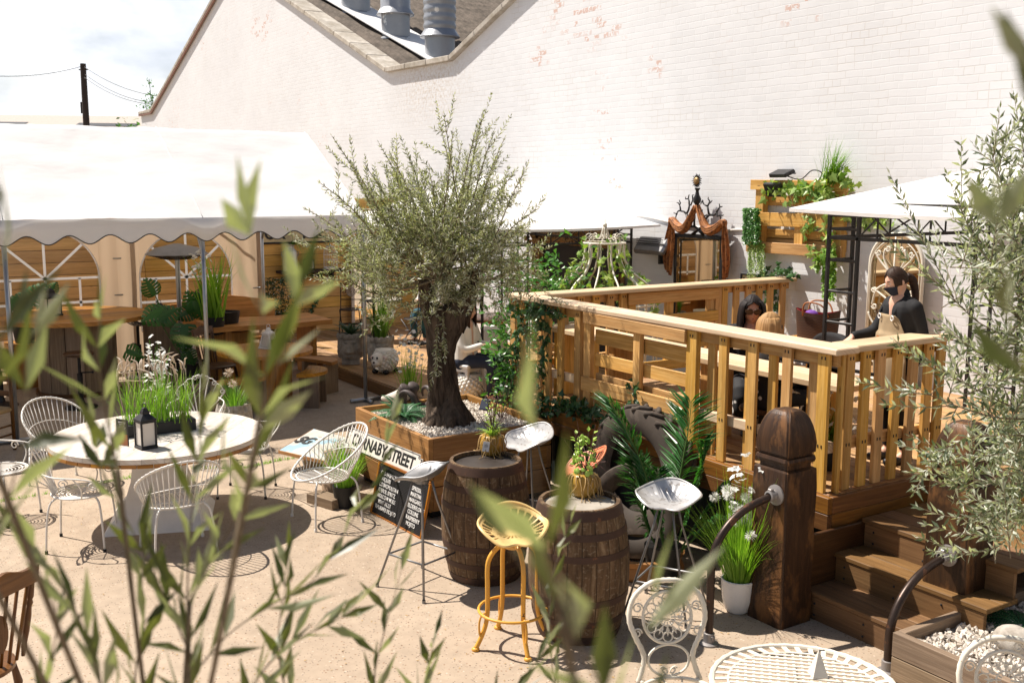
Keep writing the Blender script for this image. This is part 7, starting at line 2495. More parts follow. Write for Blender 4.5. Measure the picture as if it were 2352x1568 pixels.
t = thing('leaning_mirror', 'white framed mirror leaning on the plank fence behind the bistro set', 'mirror', (-17.9, 8.2, PZ))
m = MB()
for (y, z, dy, dz) in ((-.3, .85, .06, 1.7), (.3, .85, .06, 1.7), (0, .03, .6, .06), (0, 1.67, .6, .06)): m.box((.03, y, z), (.03, dy, dz))
m.build('frame', M['whitewood'], t)
m = MB(); m.box((.02, 0, .85), (.01, .56, 1.6)); m.build('glass', M['mirror'], t)
q = G(1112, 728, .94)
t = thing('round_table', 'round honey varnished table half hidden behind the olive trunk', 'table', (q.x, q.y + .2, PZ))
m = MB(); m.lathe([(.001, .70), (.44, .70), (.48, .715), (.48, .75), (.46, .76), (.001, .762)], 40); m.build('top', M['tablewood'], t, True, angle=40)
m = MB(); m.lathe([(.22, 0), (.22, .04), (.07, .12), (.05, .3), (.09, .4), (.05, .55), (.1, .70)], 20); m.build('pedestal', M['tablewood'], t, True, angle=40)
sp_ = G(1068, 925, PZ) + FH * .25
t = thing('white_stool', 'white painted square stool under the seated person behind the trunk', 'stool', sp_, rad(20))
m = MB(); m.box((0, 0, .45), (.36, .36, .04), ch=.01); m.box((0, 0, .40), (.3, .3, .06)); m.build('seat', M['whitepaint'], t)
for x in (-.15, .15):
 for y in (-.15, .15):
  m = MB(); m.beam((x * 1.15, y * 1.15, 0), (x * .9, y * .9, .43), .045, .045, up=(1, 0, 0)); m.build('leg', M['whitepaint'], t)
t = thing('white_urn', 'cream ribbed urn beside the ivy at the corner of the deck', 'urn', G(1135, 880, PZ) + FH * .2)
m = MB(); m.lathe([(.14, 0), (.16, .05), (.15, .1)] + [(.15 + .02 * abs(math.sin(k * 1.2)) + .03 * k / 14, .1 + .045 * k) for k in range(14)] + [(.2, .74), (.17, .74), (.001, .6)], 30); m.build('body', M['cream'], t, True)
cg = V3(W(1388, 600, 8.0)); cg.z = PZ
t = thing('wire_arbour', 'cream wire birdcage arbour wrapped in variegated ivy behind the rear railing', 'arbour', cg)
m = MB()
zt_ = 1.98
pf_ = [(.26, zt_), (.25, zt_ - .1), (.27, zt_ - .22), (.36, zt_ - .36), (.52, zt_ - .48), (.63, zt_ - .60), (.68, zt_ - .74), (.68, .02)]
for k in range(12):
 a = 2 * PI * k / 12 + .2
 P_ = smooth_path([V3((r * math.cos(a), r * math.sin(a), z)) for r, z in pf_], 5)
 m.tube(P_, .018 if k % 3 == 0 else .012, 6)
m.build('ribs', M['cream'], t, True)
for r, z in ((.26, zt_), (.68, zt_ - .74), (.68, .9), (.68, .05)):
 m = MB(); m.tube(circ(r, 40, z), .012, 6, True); m.build('ring', M['cream'], t, True)
m = MB()
for k in range(8):
 a = 2 * PI * k / 8
 d = V3((math.cos(a), math.sin(a), 0))
 m.tube(smooth_path([d * .25 + V3((0, 0, zt_)), d * .20 + V3((0, 0, zt_ + .08)), d * .08 + V3((0, 0, zt_ + .05)), d * .02 + V3((0, 0, zt_ + .2))], 4), .007, 5)
 m.tube(spiral(d * .19 + V3((0, 0, zt_ + .07)), d, (0, 0, 1), .05, .012, 0, 1.3), .006, 5)
m.ball((0, 0, zt_ + .22), .03, 10, 8); m.tube([(0, 0, zt_ + .22), (0, 0, zt_ + .30)], .006, 5)
m.build('finial', M['cream'], t, True)
m, s = MB(), MB()
for k in range(9):
 a = 2 * PI * k / 9 + R.uniform(-.2, .2)
 P_ = [V3((r * math.cos(a + i * .16) * 1.02, r * math.sin(a + i * .16) * 1.02, z + R.gauss(0, .05))) for i, (r, z) in enumerate(((.24, zt_ + .02), (.34, zt_ - .32), (.52, zt_ - .5), (.66, zt_ - .7), (.69, zt_ - 1.0)))]
 ivy_strand(m, s, P_, .045 if k % 3 else .022, .085, .03, (math.cos(a), math.sin(a), .5))
P_ = [V3((.6 * math.cos(a), .6 * math.sin(a), zt_ - .58 + .05 * math.sin(a * 5))) for a in [2 * PI * k / 16 for k in range(17)]]
ivy_strand(m, s, P_, .026, .095, .035, (0, -.6, .8))
m.build('ivy_leaves', M['ivylight'], t); s.build('ivy_stems', M['stem'], t)
t = thing('laurel_bush', 'glossy green bush between the olive tree and the deck corner', 'bush', (-9.15, 6.1, PZ))
b_ = V3(t.location)
m, s = MB(), MB()
for (u, v, y, n, sp, L) in ((1215, 665, 6.6, 150, .20, .12), (1270, 655, 6.9, 130, .22, .12), (1180, 640, 6.6, 70, .18, .11), (1180, 780, 5.75, 150, .16, .10), (1168, 830, 5.6, 150, .12, .10), (1180, 885, 5.6, 150, .13, .09), (1172, 770, 5.8, 80, .12, .10), (1200, 720, 5.9, 110, .17, .10)):
 c = W(u, v, y) - b_
 for k in range(n):
  p = c + V3((R.gauss(0, sp), R.gauss(0, sp), R.gauss(0, sp)))
  m.leaf(p, (R.gauss(0, 1), R.gauss(0, 1) - .3, R.gauss(.25, .6)), (R.gauss(0, .6), -1, R.gauss(.6, .6)), L * R.uniform(.6, 1.2), L * .42, .15)
 s.tube(smooth_path([(c.x * .4, c.y * .4, .1), c * .7, c], 4), .008, 5)
m.build('leaves', M['laurel'], t); s.build('stems', M['drystem'], t)
t = thing('ivy', 'dark ivy climbing over the left end of the front railing', 'ivy', (-8.5, 5.5, .8))
b_ = V3(t.location)
m, s = MB(), MB()
iv = lambda u, v, y=5.54: W(u, v, y) - b_
for P_ in ([(1205, 715), (1245, 735), (1250, 800), (1240, 870), (1250, 930)], [(1180, 700), (1200, 740), (1215, 790)], [(1190, 760), (1175, 850), (1190, 930), (1215, 960)], [(1150, 800), (1160, 870), (1170, 930)], [(1290, 935), (1330, 945), (1370, 965)], [(1270, 925), (1330, 930), (1390, 955), (1420, 975)], [(1210, 700), (1260, 715), (1290, 720)], [(1445, 880), (1455, 900), (1460, 930)], [(1220, 940), (1260, 945), (1300, 940)]):
 ivy_strand(m, s, [iv(*q) for q in P_], .008, .065, .03, (0, -1, .3))
m.build('leaves', M['ivy'], t); s.build('stems', M['drystem'], t)
fr = thing('ornate_frame', 'big ornate dark gilt frame round a black panel standing on the platform', 'frame', (-12.9, 9.4, PZ))
m = MB()
wF, hF = 2.05, 1.92
for (p, q, up_v) in (((-wF / 2, 0, 0), (-wF / 2, 0, hF), (1, 0, 0)), ((wF / 2, 0, 0), (wF / 2, 0, hF), (1, 0, 0)), ((-wF / 2, 0, hF), (wF / 2, 0, hF), (0, 0, 1)), ((-wF / 2, 0, .05), (wF / 2, 0, .05), (0, 0, 1))):
 for w_, d_, o_ in ((.30, .06, .0), (.20, .09, -.015), (.05, .13, -.02), (.03, .11, -.02)):
  m.beam(V3(p) + V3((0, o_, 0)), V3(q) + V3((0, o_, 0)), d_, w_, up=up_v, ch=.012)
m.build('frame', M['gold'], fr)
for (x, z, s_) in ((-wF / 2, hF, 1.2), (wF / 2, hF, 1.2), (0, hF + .02, 1.0), (-wF / 2, hF * .5, .8), (wF / 2, hF * .5, .8)):
 m = MB()
 for k in range(26):
  a = R.uniform(0, 6.3); r = R.uniform(.02, .2) * s_
  m.ball((x + r * math.cos(a), -.08 - R.uniform(0, .04), z + r * math.sin(a) * .8), (R.uniform(.02, .05), .03, R.uniform(.02, .05)), 8, 6)
 m.build('carving', M['gold'], fr, True)
m = MB(); m.box((0, .01, hF / 2), (wF - .2, .02, hF - .1), ch=0); m.build('panel', M['chalk'], fr)
t = thing('wall_heater', 'slim dark wall heater tilted out from the brick wall', 'heater', (-11.05, 9.35, 2.05))
m = MB(); m.box((0, 0, 0), (.62, .09, .26), rotx(rad(-35)), ch=.03); m.build('case', M['greymetal'], t)
m = MB()
for k in range(7): m.box((0, -.05, -.09 + .03 * k), (.56, .01, .008), rotx(rad(-35)), ch=0)
m.build('grille', M['black'], t)
m = MB(); m.box((.1, .1, -.1), (.04, .12, .3)); m.build('bracket', M['black'], t)
mr = thing('drape_mirror', 'black framed mirror crowned by copper drapes and black coral on the brick wall', 'mirror', (-10.19, 9.42, 0))
fx, fz0, fz1 = .435, .80, 2.215
m = MB()
for (x, z, dx, dz) in ((-fx, (fz0 + fz1) / 2, .05, fz1 - fz0), (fx, (fz0 + fz1) / 2, .05, fz1 - fz0), (0, fz1, 2 * fx + .05, .05), (0, fz0, 2 * fx + .05, .05)): m.box((x, 0, z), (dx, .05, dz))
m.build('frame', M['black'], mr)
m = MB(); m.box((0, .0, (fz0 + fz1) / 2), (2 * fx - .05, .012, fz1 - fz0 - .05), ch=0); m.build('glass', M['mirror'], mr)
m = MB()
for (x, z, dx, dz) in ((-fx + .035, (fz0 + fz1) / 2, .014, fz1 - fz0 - .06), (fx - .035, (fz0 + fz1) / 2, .014, fz1 - fz0 - .06), (0, fz1 - .035, 2 * fx - .06, .014)): m.box((x, -.014, z), (dx, .014, dz))
m.build('bead', M['gold'], mr)
for s in (-1, 1):
 m = MB()
 P_ = smooth_path([(s * .02, -.05, 2.62), (s * .10, -.06, 2.46), (s * .22, -.07, 2.31), (s * .36, -.06, 2.33), (s * .49, -.04, 2.42), (s * .515, -.04, 2.36)], 6)
 n = len(P_)
 m.tube(P_, [.02 + .046 * math.sin(PI * min(1, i / (n - 1) * 1.04)) ** 1.3 for i in range(n)], 12)
 for k in range(3):
  m.tube([p + V3((0, -.045, (.03 - .03 * k) * math.sin(PI * i / (n - 1)))) for i, p in enumerate(P_)], [.008 + .012 * math.sin(PI * i / (n - 1)) for i in range(n)], 6)
 m.grid(lambda u, v: V3((s * (.50 + .075 * v * (1 if v < .75 else 1 - 1.6 * (v - .75)) + (u - .5) * (.05 + .13 * math.sin(PI * min(1, v * .9)))), -.045 + .022 * math.cos(u * 2 * PI * 2.5), 2.40 - .66 * v - (.08 * (1 - u) if v > .8 else 0))), 20, 14, flip=s < 0)
 m.build('drape', M['copperdrape'], mr, True)
m = MB(); m.lathe([(.02, 2.62), (.05, 2.66), (.055, 2.70), (.03, 2.75), (.02, 2.80), (.04, 2.84)], 20, (0, -.06, 0)); m.build('vase', M['iron'], mr, True)
m = MB(); m.ball((0, -.08, 2.93), (.05, .03, .05), 16, 10); sun_ = m.build('sun_boss', M['gold'], mr, True)
m = MB()
for k in range(18):
 a = 2 * PI * k / 18
 d = V3((math.cos(a), 0, math.sin(a)))
 m.tube([V3((0, -.075, 2.93)) + d * .045, V3((0, -.07, 2.93)) + d * .075, V3((0, -.075, 2.93)) + d * (.105 if k % 2 else .088)], [.009, .008, .001], 5)
m.build('sun_rays', M['iron'], sun_, True)
def coral(mb, p, d, L, r, depth):
 p, d = V3(p), V3(d).normalized()
 q = p + d * L * .5 + V3((R.gauss(0, .02), 0, R.gauss(0, .02)))
 e = p + d * L
 mb.tube([p, q, e], [r, r * .85, r * .75], 6)
 if depth:
  for s in (-1, 1):
   coral(mb, e, rotation2(d, s * R.uniform(.45, .95)), L * R.uniform(.55, .75), r * .75, depth - 1)
def rotation2(d, a): return V3((d.x * math.cos(a) - d.z * math.sin(a), d.y * .5 + R.gauss(0, .15), d.x * math.sin(a) + d.z * math.cos(a)))
m = MB()
for s in (-1, 1):
 coral(m, (s * .12, -.04, 2.36), (s * .55, 0, .8), .17, .022, 3)
 coral(m, (-s * .10, -.03, 2.24), (s * .8, 0, .5), .2, .022, 2)
m.build('coral', M['iron'], mr, True)
pw = thing('wall_pallet', 'wooden pallet hung on the brick wall as a planter for trailing plants', 'pallet', (-8.53, 9.42, 2.5))
m = MB()
for z, h_ in ((.38, .12), (-.02, .16), (-.36, .13)): m.box((R.uniform(-.02, .02), -.06, z), (1.46, .025, h_), roty(R.uniform(-.01, .01)))
m.build('front_board', M['pallet'], pw)
for x in (-.58, .06, .62):
 m = MB(); m.box((x, 0, 0), (.13, .09, .84)); m.build('stringer', M['pallet'], pw)
m = MB()
for z in (.2, -.2, -.3): m.box((0, .055, z), (1.36, .02, .12))
m.build('rear_board', M['pallet'], pw)
for (nm, x, rx, lab) in (('floodlight', -.28, rad(25), 'black floodlight above the wall pallet facing down'), ('floodlight', -.22, rad(-70), 'flat black floodlight panel standing on top of the wall pallet')):
 t = thing(nm, lab, 'floodlight', (-8.53 + x, 9.3 if rx > 0 else 9.36, 2.83 if rx > 0 else 3.02))
 m = MB(); m.box((0, 0, 0), (.26, .05, .17), rotx(rx + (0 if rx > 0 else 0)), ch=.008)
 for k in range(9): m.box((-.11 + .0275 * k, .03, 0), (.006, .02, .15), rotx(rx), ch=0)
 m.build('case', M['black'], t)
 m = MB(); m.tube([(-.13, 0, 0), (-.13, .09, .0), (.13, .09, .0), (.13, 0, 0)], .008, 6); m.build('bracket', M['black'], t)
m = MB(); m.tube(smooth_path([(-8.7, 9.35, 3.0), (-8.5, 9.4, 2.95), (-8.35, 9.42, 3.05), (-8.22, 9.44, 3.02), (-8.3, 9.45, 2.9)], 6), .007, 5)
tag(m.build('power_cable', M['black']), 'black cable looping from the floodlights above the pallet', 'cable')
PWB = V3((-8.53, 9.3, 2.5))
def hang(name, label, mat, strands, dens, s, spread, extra=None):
 t = thing(name, label, 'hanging plant', PWB)
 m, st_ = MB(), MB()
 for P_ in strands: ivy_strand(m, st_, [W(u, v, y) - PWB for u, v, y in P_], dens, s, spread, (0, -1, .3))
 if extra: extra(m)
 m.build('leaves', M[mat], t); st_.build('stems', M['stem'], t)
hang('ivy', 'light green ivy along the top of the wall pallet', 'ivylight', [[(1760, 445, 9.32), (1790, 432, 9.3), (1830, 430, 9.3), (1870, 440, 9.3), (1910, 450, 9.3)], [(1870, 430, 9.32), (1900, 415, 9.3), (1930, 410, 9.3), (1955, 430, 9.3)], [(1885, 440, 9.3), (1920, 460, 9.28)], [(1815, 450, 9.3), (1820, 470, 9.28)]], .010, .10, .05)
hang('ivy', 'ivy trailing at the lower right of the wall pallet', 'ivylight', [[(1870, 505, 9.3), (1850, 530, 9.28)], [(1910, 490, 9.3), (1900, 530, 9.28), (1905, 560, 9.28)], [(1860, 580, 9.3), (1890, 590, 9.28), (1920, 600, 9.28)], [(1880, 595, 9.3), (1875, 620, 9.28)], [(1945, 510, 9.38), (1990, 508, 9.42), (2045, 512, 9.42)]], .012, .09, .04)
def tuft(m):
 for k in range(150):
  p = W(1905 + R.gauss(0, 10), 418 + R.gauss(0, 6), 9.3) - PWB
  m.blade(p, (R.gauss(.5, .45), -R.random() * .3, 1), R.uniform(.25, .5), .007, R.uniform(.1, .6), 5)
hang('spiky_grass', 'spiky blue green grass tuft on top of the wall pallet', 'grass', [], .02, .05, .02, tuft)
def beads(u0, u1, v0, v1, y, n, sz):
 def f(m):
  for k in range(n):
   u = R.uniform(u0, u1)
   vb = v1 - (v1 - v0) * .45 * R.random() ** 2
   P_ = [W(u + R.gauss(0, 1.5), v0 + (vb - v0) * j / 9, y) - PWB for j in range(10)]
   for a, b in zip(P_[:-1], P_[1:]):
    for j in range(4): m.leaf(a.lerp(b, j / 4), V3((R.gauss(0, 1), R.gauss(0, .6), -.5)), (0, -1, .3), sz, sz * .5)
 return f
hang('trailing_plant', 'dark trailing plant hanging over the left edge of the wall pallet', 'laurel', [], .02, .05, .02, beads(1710, 1742, 478, 562, 9.28, 46, .04))
hang('trailing_plant', 'pale beaded trailing plant below the left end of the wall pallet', 'ivylight', [], .02, .05, .02, beads(1718, 1755, 560, 640, 9.3, 40, .026))
hang('trailing_plant', 'yellow green stringy plant hanging at the right end of the wall pallet', 'brightgrass', [], .02, .05, .02, beads(1893, 1915, 570, 690, 9.28, 40, .05))
hang('ivy', 'dark ivy lying on the end of the rear handrail', 'ivy', [[(1740, 636, 9.3), (1770, 630, 9.3), (1800, 628, 9.3), (1828, 632, 9.3)], [(1750, 660, 9.35), (1780, 690, 9.38), (1775, 730, 9.38)]], .009, .075, .04)
t = thing('legend_sign', 'black framed cream sign with letters half hidden behind the rear railing', 'sign', W(1735, 650, 9.45))
m = MB(); m.box((0, 0, 0), (.44, .02, .2)); m.build('board', M['signcream'], t)
m = MB()
for (x, z, dx, dz) in ((0, .1, .48, .025), (0, -.1, .48, .025), (-.23, 0, .025, .2), (.23, 0, .025, .2)): m.box((x, -.01, z), (dx, .03, dz))
m.build('frame', M['black'], t)
text_obj('lettering', 'LE', .15, M['blackink'], t, frame_mat((-.13, -.012, 0), (1, 0, 0), (0, 0, 1)), .002, bold=.003)
am = thing('arched_mirror', 'tall arched mirror behind cream scrollwork on the wall behind the waitress', 'mirror', (-7.12, 9.4, DZ))
aw, ah = .33, 1.28
m = MB()
arc_ = [V3((-aw, 0, 0))] + [V3((-aw * math.cos(PI * k / 24), 0, ah + aw * math.sin(PI * k / 24))) for k in range(25)] + [V3((aw, 0, 0))]
m.tube(arc_, .02, 8); m.tube([p * .93 + V3((0, -.02, .05)) for p in arc_], .008, 6); m.tube([(-aw, 0, .02), (aw, 0, .02)], .018, 6)
m.build('frame', M['cream'], am, True)
m = MB(); m.prism([p + V3((0, .02, 0)) for p in arc_], (0, .012, 0)); m.build('glass', M['mirror'], am)
m = MB()
for s in (-1, 1):
 for (x0, z0, x1, z1) in ((0, 1.1, .26, .82), (0, 1.12, .12, 1.45), (.05, .9, .27, 1.0), (.3, .75, .04, .45), (.3, .3, .05, .1), (0, 1.15, .24, 1.4), (.3, .55, .1, .3)):
  a, b = V3((s * x0, -.03, z0)), V3((s * x1, -.03, z1))
  mid = a.lerp(b, .5) + V3((s * .07, 0, .05))
  m.tube(smooth_path([a, mid, b], 5), .012, 5)
  m.tube(spiral(b - V3((s * .035, 0, 0)), (s, 0, 0), (0, 0, 1), .035, .008, 0, -1.3), .010, 5)
m.tube([(0, -.03, .5), (0, -.03, 1.58)], .009, 5)
m.build('scrollwork', M['cream'], am, True)
def limb(m, pts, rs, n=10): m.tube(smooth_path(pts, 5), [rs[min(len(rs) - 2, int(i / 5))] + (rs[min(len(rs) - 1, int(i / 5) + 1)] - rs[min(len(rs) - 2, int(i / 5))]) * (i / 5 - min(len(rs) - 2, int(i / 5))) for i in range((len(pts) - 1) * 5 + 1)], n); m.ball(pts[0], rs[0], n, 8); m.ball(pts[-1], rs[-1], n, 8)
def head_pt(u, v, off=0.0):
 """head surface, face towards -y, centred between the ears"""
 a, b = 2 * PI * u, PI * (v - .5)
 x, y, z = math.cos(b) * math.cos(a), math.cos(b) * math.sin(a), math.sin(b)
 low = max(0, -z)
 f = max(0, -y)
 X = .076 * x * (1 - .30 * low ** 1.5)
 Y = .095 * y * (1 - .12 * low) - .012 * low * f
 Z = .118 * z
 d = a - 1.5 * PI
 g = lambda c, s: math.exp(-((d - c) / s) ** 2)
 h = lambda c, s: math.exp(-((v - c) / s) ** 2)
 n = .026 * g(0, .13) * h(.425, .05) + .012 * g(0, .1) * h(.50, .05) - .010 * (g(.36, .17) + g(-.36, .17)) * h(.525, .035) + .005 * g(0, .5) * h(.58, .03) + .007 * g(0, .22) * (h(.345, .016) + h(.315, .016)) + .010 * g(0, .25) * h(.23, .06) + .004 * (g(.6, .2) + g(-.6, .2)) * h(.44, .06)
 r = V3((X, Y, Z))
 return r + V3((0, -n, 0)) + r.normalized() * off
def finish(o, voxel, sm=3):
 md = o.modifiers.new('remesh', 'REMESH'); md.mode = 'VOXEL'; md.voxel_size = voxel; md.use_smooth_shade = True
 if sm:
  md = o.modifiers.new('smooth', 'SMOOTH'); md.iterations = sm; md.factor = .5
 return o
def hand(m, p, d, up, s=1.0, curl=.5):
 """palm and five bent fingers along d"""
 p, d = V3(p), V3(d).normalized()
 sd = d.cross(V3(up)).normalized()
 nn = sd.cross(d)
 for k in range(4): m.tube([p + sd * (.011 * (k - 1.5)) * s, p + d * .085 * s + sd * (.0195 * (k - 1.5)) * s], .0135 * s, 8)
 for k, L in enumerate((.068, .078, .074, .058)):
  q = p + d * .085 * s + sd * (.0195 * (k - 1.5)) * s
  c = curl * (.8 + .15 * k)
  d1 = (d - nn * c * .5).normalized(); d2 = (d - nn * c * 1.3).normalized()
  m.tube([q, q + d1 * L * .5 * s, q + d1 * L * .5 * s + d2 * L * .5 * s], [.0095 * s, .0088 * s, .007 * s], 8)
  m.ball(q + d1 * L * .5 * s + d2 * L * .5 * s, .007 * s, 8, 6)
 q = p + d * .02 * s - sd * .03 * s
 m.tube([p + d * .01 * s - sd * .015 * s, q + d * .03 * s - sd * .012 * s - nn * .01 * s, q + d * .062 * s - sd * .008 * s - nn * .03 * s], [.014 * s, .011 * s, .008 * s], 8)
def person(label, loc, rz, S, J, skin, hair, top, legs, hairkind, tilt=(0, 0)):
 """J: joints in the person's own frame (x right side of body is -x when facing -y)"""
 t = thing('person', label, 'person', loc, rz)
 t.scale = (S, S, S)
 H = V3(J['head'])
 Rh = Euler((tilt[0], 0, tilt[1])).to_matrix()
 m = MB()
 m.grid(lambda u, v: H + Rh @ head_pt(u, v), 40, 30)
 for s in (-1, 1): m.ball(H + Rh @ V3((s * .077, .01, .0)), (.012, .024, .034), 8, 6)
 nb = V3(J['neck'])
 limb(m, [nb, nb.lerp(H, .5) + V3((0, .01, 0)), H + V3((0, .015, -.06))], [.062, .052, .055])
 limb(m, [J['pelvis'], V3(J['pelvis']).lerp(nb, .5), nb - V3((0, 0, .04))], [.12, .11, .10], 12)
 for s in 'LR':
  limb(m, [J['sh' + s], J['el' + s], J['wr' + s]], [.045, .036, .026])
  d = (V3(J['wr' + s]) - V3(J['el' + s])).normalized()
  hand(m, V3(J['wr' + s]), d * .8 + V3(J.get('hd' + s, d)) * .6, J.get('up' + s, (0, -.3, 1)))
  limb(m, [J['hip' + s], J['kn' + s], J['an' + s]], [.075, .055, .036])
  limb(m, [J['an' + s], V3(J['an' + s]) + V3((0, -.09, -.05)), V3(J['an' + s]) + V3((0, -.17, -.06))], [.036, .034, .022])
 finish(m.build('body', M[skin], t, True), .0075, 2)
 m = MB()
 sl, sr_ = V3(J['shL']), V3(J['shR'])
 limb(m, [sl, nb - V3((0, -.01, .03)), sr_], [.065, .075, .065], 12)
 for x in (-.07, .07):
  limb(m, [V3(J['pelvis']) + V3((x, 0, .02)), V3(J['pelvis']).lerp(nb, .5) + V3((x, 0, 0)), nb + V3((x * 1.1, 0, -.10))], [.125, .118, .115], 14)
 for s in 'LR':
  limb(m, [J['sh' + s], J['el' + s], V3(J['wr' + s]).lerp(V3(J['el' + s]), .12)], [.066, .054, .042], 12)
 limb(m, [nb + V3((0, .012, -.02)), nb + V3((0, .012, .035))], [.075, .064], 12)
 finish(m.build('top', M[top], t, True), .011, 4)
 m = MB()
 for s in 'LR':
  limb(m, [J['hip' + s], J['kn' + s], V3(J['an' + s]) + V3((0, 0, .06))], [.10, .075, .052], 12)
 limb(m, [J['hipL'], J['hipR']], [.115, .115], 12)
 finish(m.build('trousers', M[legs], t, True), .011, 3)
 for s in 'LR':
  m = MB()
  a = V3(J['an' + s])
  limb(m, [a + V3((0, .03, -.04)), a + V3((0, -.08, -.055)), a + V3((0, -.17, -.062))], [.046, .044, .034])
  finish(m.build('shoe', M['black'], t, True), .008, 2)
 m = MB()
 w0, vl, off = {'long': (.115, .60, .018), 'bob': (.12, .60, .022), 'tied': (.12, .60, .011)}[hairkind]
 def cap(u, v):
  vv = .44 + .56 * v
  s_ = max(0, min(1, (vv - vl) / .12))
  w = w0 * (1 - s_ * s_ * (3 - 2 * s_)) + .03 * (1 - v) * (hairkind == 'tied')
  return H + Rh @ (head_pt(-.25 + w + (1 - 2 * w) * u, vv, off + .004 * mnoise.noise(V3((u * 26, v * 2, 0)))) + V3((0, 0, .005)))
 m.grid(cap, 72, 24)
 if hairkind != 'tied':
  ln, fl_ = (.27, .035) if hairkind == 'long' else (.20, .028)
  m.grid(lambda u, v: H + Rh @ (head_pt(-.25 + .12 + .76 * u, .72 - .26 * min(1, v * 2), off + .004 + .006 * mnoise.noise(V3((u * 40, 0, 3)))) + V3((math.cos(2 * PI * (-.13 + .76 * u)) * fl_ * math.sin(PI * v * .8), .012 * v, -ln * max(0, v - .25) / .75 - .02 * mnoise.noise(V3((u * 20, 0, 0))) * v))) + V3((.005 * math.sin(u * 70), .005 * math.cos(u * 57), 0)) * v, 90, 16, flip=True)
 else:
  m.tube(smooth_path([H + Rh @ V3((0, .10, .02)), H + Rh @ V3((0, .15, -.03)), H + Rh @ V3((0, .15, -.16)), H + Rh @ V3((0, .12, -.28))], 4), [.03, .034, .036, .036, .036, .035, .034, .032, .03, .027, .024, .018, .008], 10)
 o = m.build('hair', M[hair], t, True)
 sd_ = o.modifiers.new('solid', 'SOLIDIFY'); sd_.thickness = .012; sd_.offset = -1
 m = MB(); m.tube([H + Rh @ (head_pt(.75 + q_, .33) + V3((0, -.003, -.0))) for q_ in [-.028 + .007 * k for k in range(9)]], [.001, .003, .004, .004, .0035, .004, .004, .003, .001], 6); m.build('lips', M['lips'], t, True)
 for s in (-1, 1):
  m = MB(); m.ball(H + Rh @ (head_pt(.75 + s * .057, .525) + V3((0, .004, 0))), .011, 10, 8); e_ = m.build('eye', M['white'], t, True)
  m = MB(); m.ball(H + Rh @ (head_pt(.75 + s * .057, .522) + V3((0, -.004, 0))), .005, 8, 6); m.build('iris', M['dkwood'], e_, True)
  m = MB(); m.tube([H + Rh @ (head_pt(.75 + s * q_, .578) + V3((0, -.002, 0))) for q_ in (.03, .05, .07, .09)], [.002, .004, .004, .001], 6); m.build('eyebrow', M[hair], t, True)
 return t, H, Rh
def glasses(t, H, Rh, mat, big):
 k = 1.0 if big else .8
 g = thing('sunglasses' if big else 'glasses', '', '', (0, 0, 0)); bpy.data.objects.remove(g)
 m = MB()
 for s in (-1, 1):
  c = H + Rh @ V3((s * .034, -.107, .008))
  ring = [c + Rh @ V3((.029 * k * math.cos(a), .01 * abs(math.cos(a)) * (1 if s * math.cos(a) > 0 else 0), .024 * k * math.sin(a))) for a in [2 * PI * j / 18 for j in range(18)]]
  if big: m.add([c] + ring, [(0, j + 1, (j + 1) % 18 + 1) for j in range(18)])
  m.tube(ring, .0042 if big else .002, 6, True)
  m.tube([c + Rh @ V3((s * .028, .008, .008)), H + Rh @ V3((s * .082, -.04, .014)), H + Rh @ V3((s * .082, .03, .008))], .003, 5)
 m.tube([H + Rh @ V3((-.008, -.112, .014)), H + Rh @ V3((.008, -.112, .014))], .004, 5)
 m.build('sunglasses' if big else 'glasses', mat, t, True)
SIT = dict(pelvis=(0, 0, .52), neck=(0, .0, 1.0), head=(0, -.035, 1.155), shL=(.165, 0, .96), shR=(-.165, 0, .96), elL=(.23, -.10, .70), elR=(-.23, -.10, .70), wrL=(.12, -.32, .74), wrR=(-.12, -.32, .74), hipL=(.09, 0, .50), hipR=(-.09, 0, .50), knL=(.11, -.42, .50), knR=(-.11, -.42, .50), anL=(.11, -.42, .08), anR=(-.11, -.42, .08))
def seat_at(hp, rz, S, J):
 """base position that puts the head of a sitter at hp"""
 h = rotz(rz) @ (V3(J['head']) * S)
 return V3(hp) - h
hp = W(1728, 712, 6.95)
rz_ = rad(50)
b_ = seat_at(hp, rz_, 1.04, SIT)
t, H, Rh = person('woman with dark hair and big sunglasses in black sitting behind the front railing', b_, rz_, 1.04, SIT, 'skintan', 'hairdark', 'blackcloth', 'daisy', 'long', (.12, 0))
glasses(t, H, Rh, M['dkwood'], True)
hp = W(1768, 752, 6.50)
rz_ = rad(152)
b2_ = seat_at(hp, rz_, .93, SIT)
t, H, Rh = person('woman with straight blond hair and glasses seen from behind the front railing', b2_, rz_, .93, SIT, 'skin', 'hairblond', 'daisy', 'daisy', 'bob')
glasses(t, H, Rh, M['black'], False)
fz = G(2052, 1058, DZ)
fz.z = DZ
STD = dict(pelvis=(0, 0, .93), neck=(0, -.02, 1.43), head=(0, -.075, 1.575), shL=(.18, 0, 1.37), shR=(-.18, 0, 1.37), elL=(.22, .06, 1.10), elR=(-.25, -.10, 1.13), wrL=(.22, -.02, .86), wrR=(-.21, -.34, 1.08), hipL=(.09, 0, .9), hipR=(-.09, 0, .9), knL=(.10, -.03, .49), knR=(-.10, -.03, .49), anL=(.11, .03, .09), anR=(-.10, .0, .09), hdR=(0, -.5, -1), upR=(0, -1, 1))
hd = (V3(STD['head']))
tp_ = W(2052, 646, fz.y - .05)
S_ = (tp_.z - DZ) / 1.575
t, H, Rh = person('waitress in a black mask and khaki apron standing at the far end of the deck', fz, rad(-20), S_, STD, 'skin', 'hairbrown', 'blackcloth', 'blackcloth', 'tied', (.28, 0))
m = MB()
m.grid(lambda u, v: H + Rh @ head_pt(.75 - .18 + .36 * u, .15 + .30 * v, .009), 24, 14)
mk_ = m.build('mask', M['navy'], t, True)
m = MB()
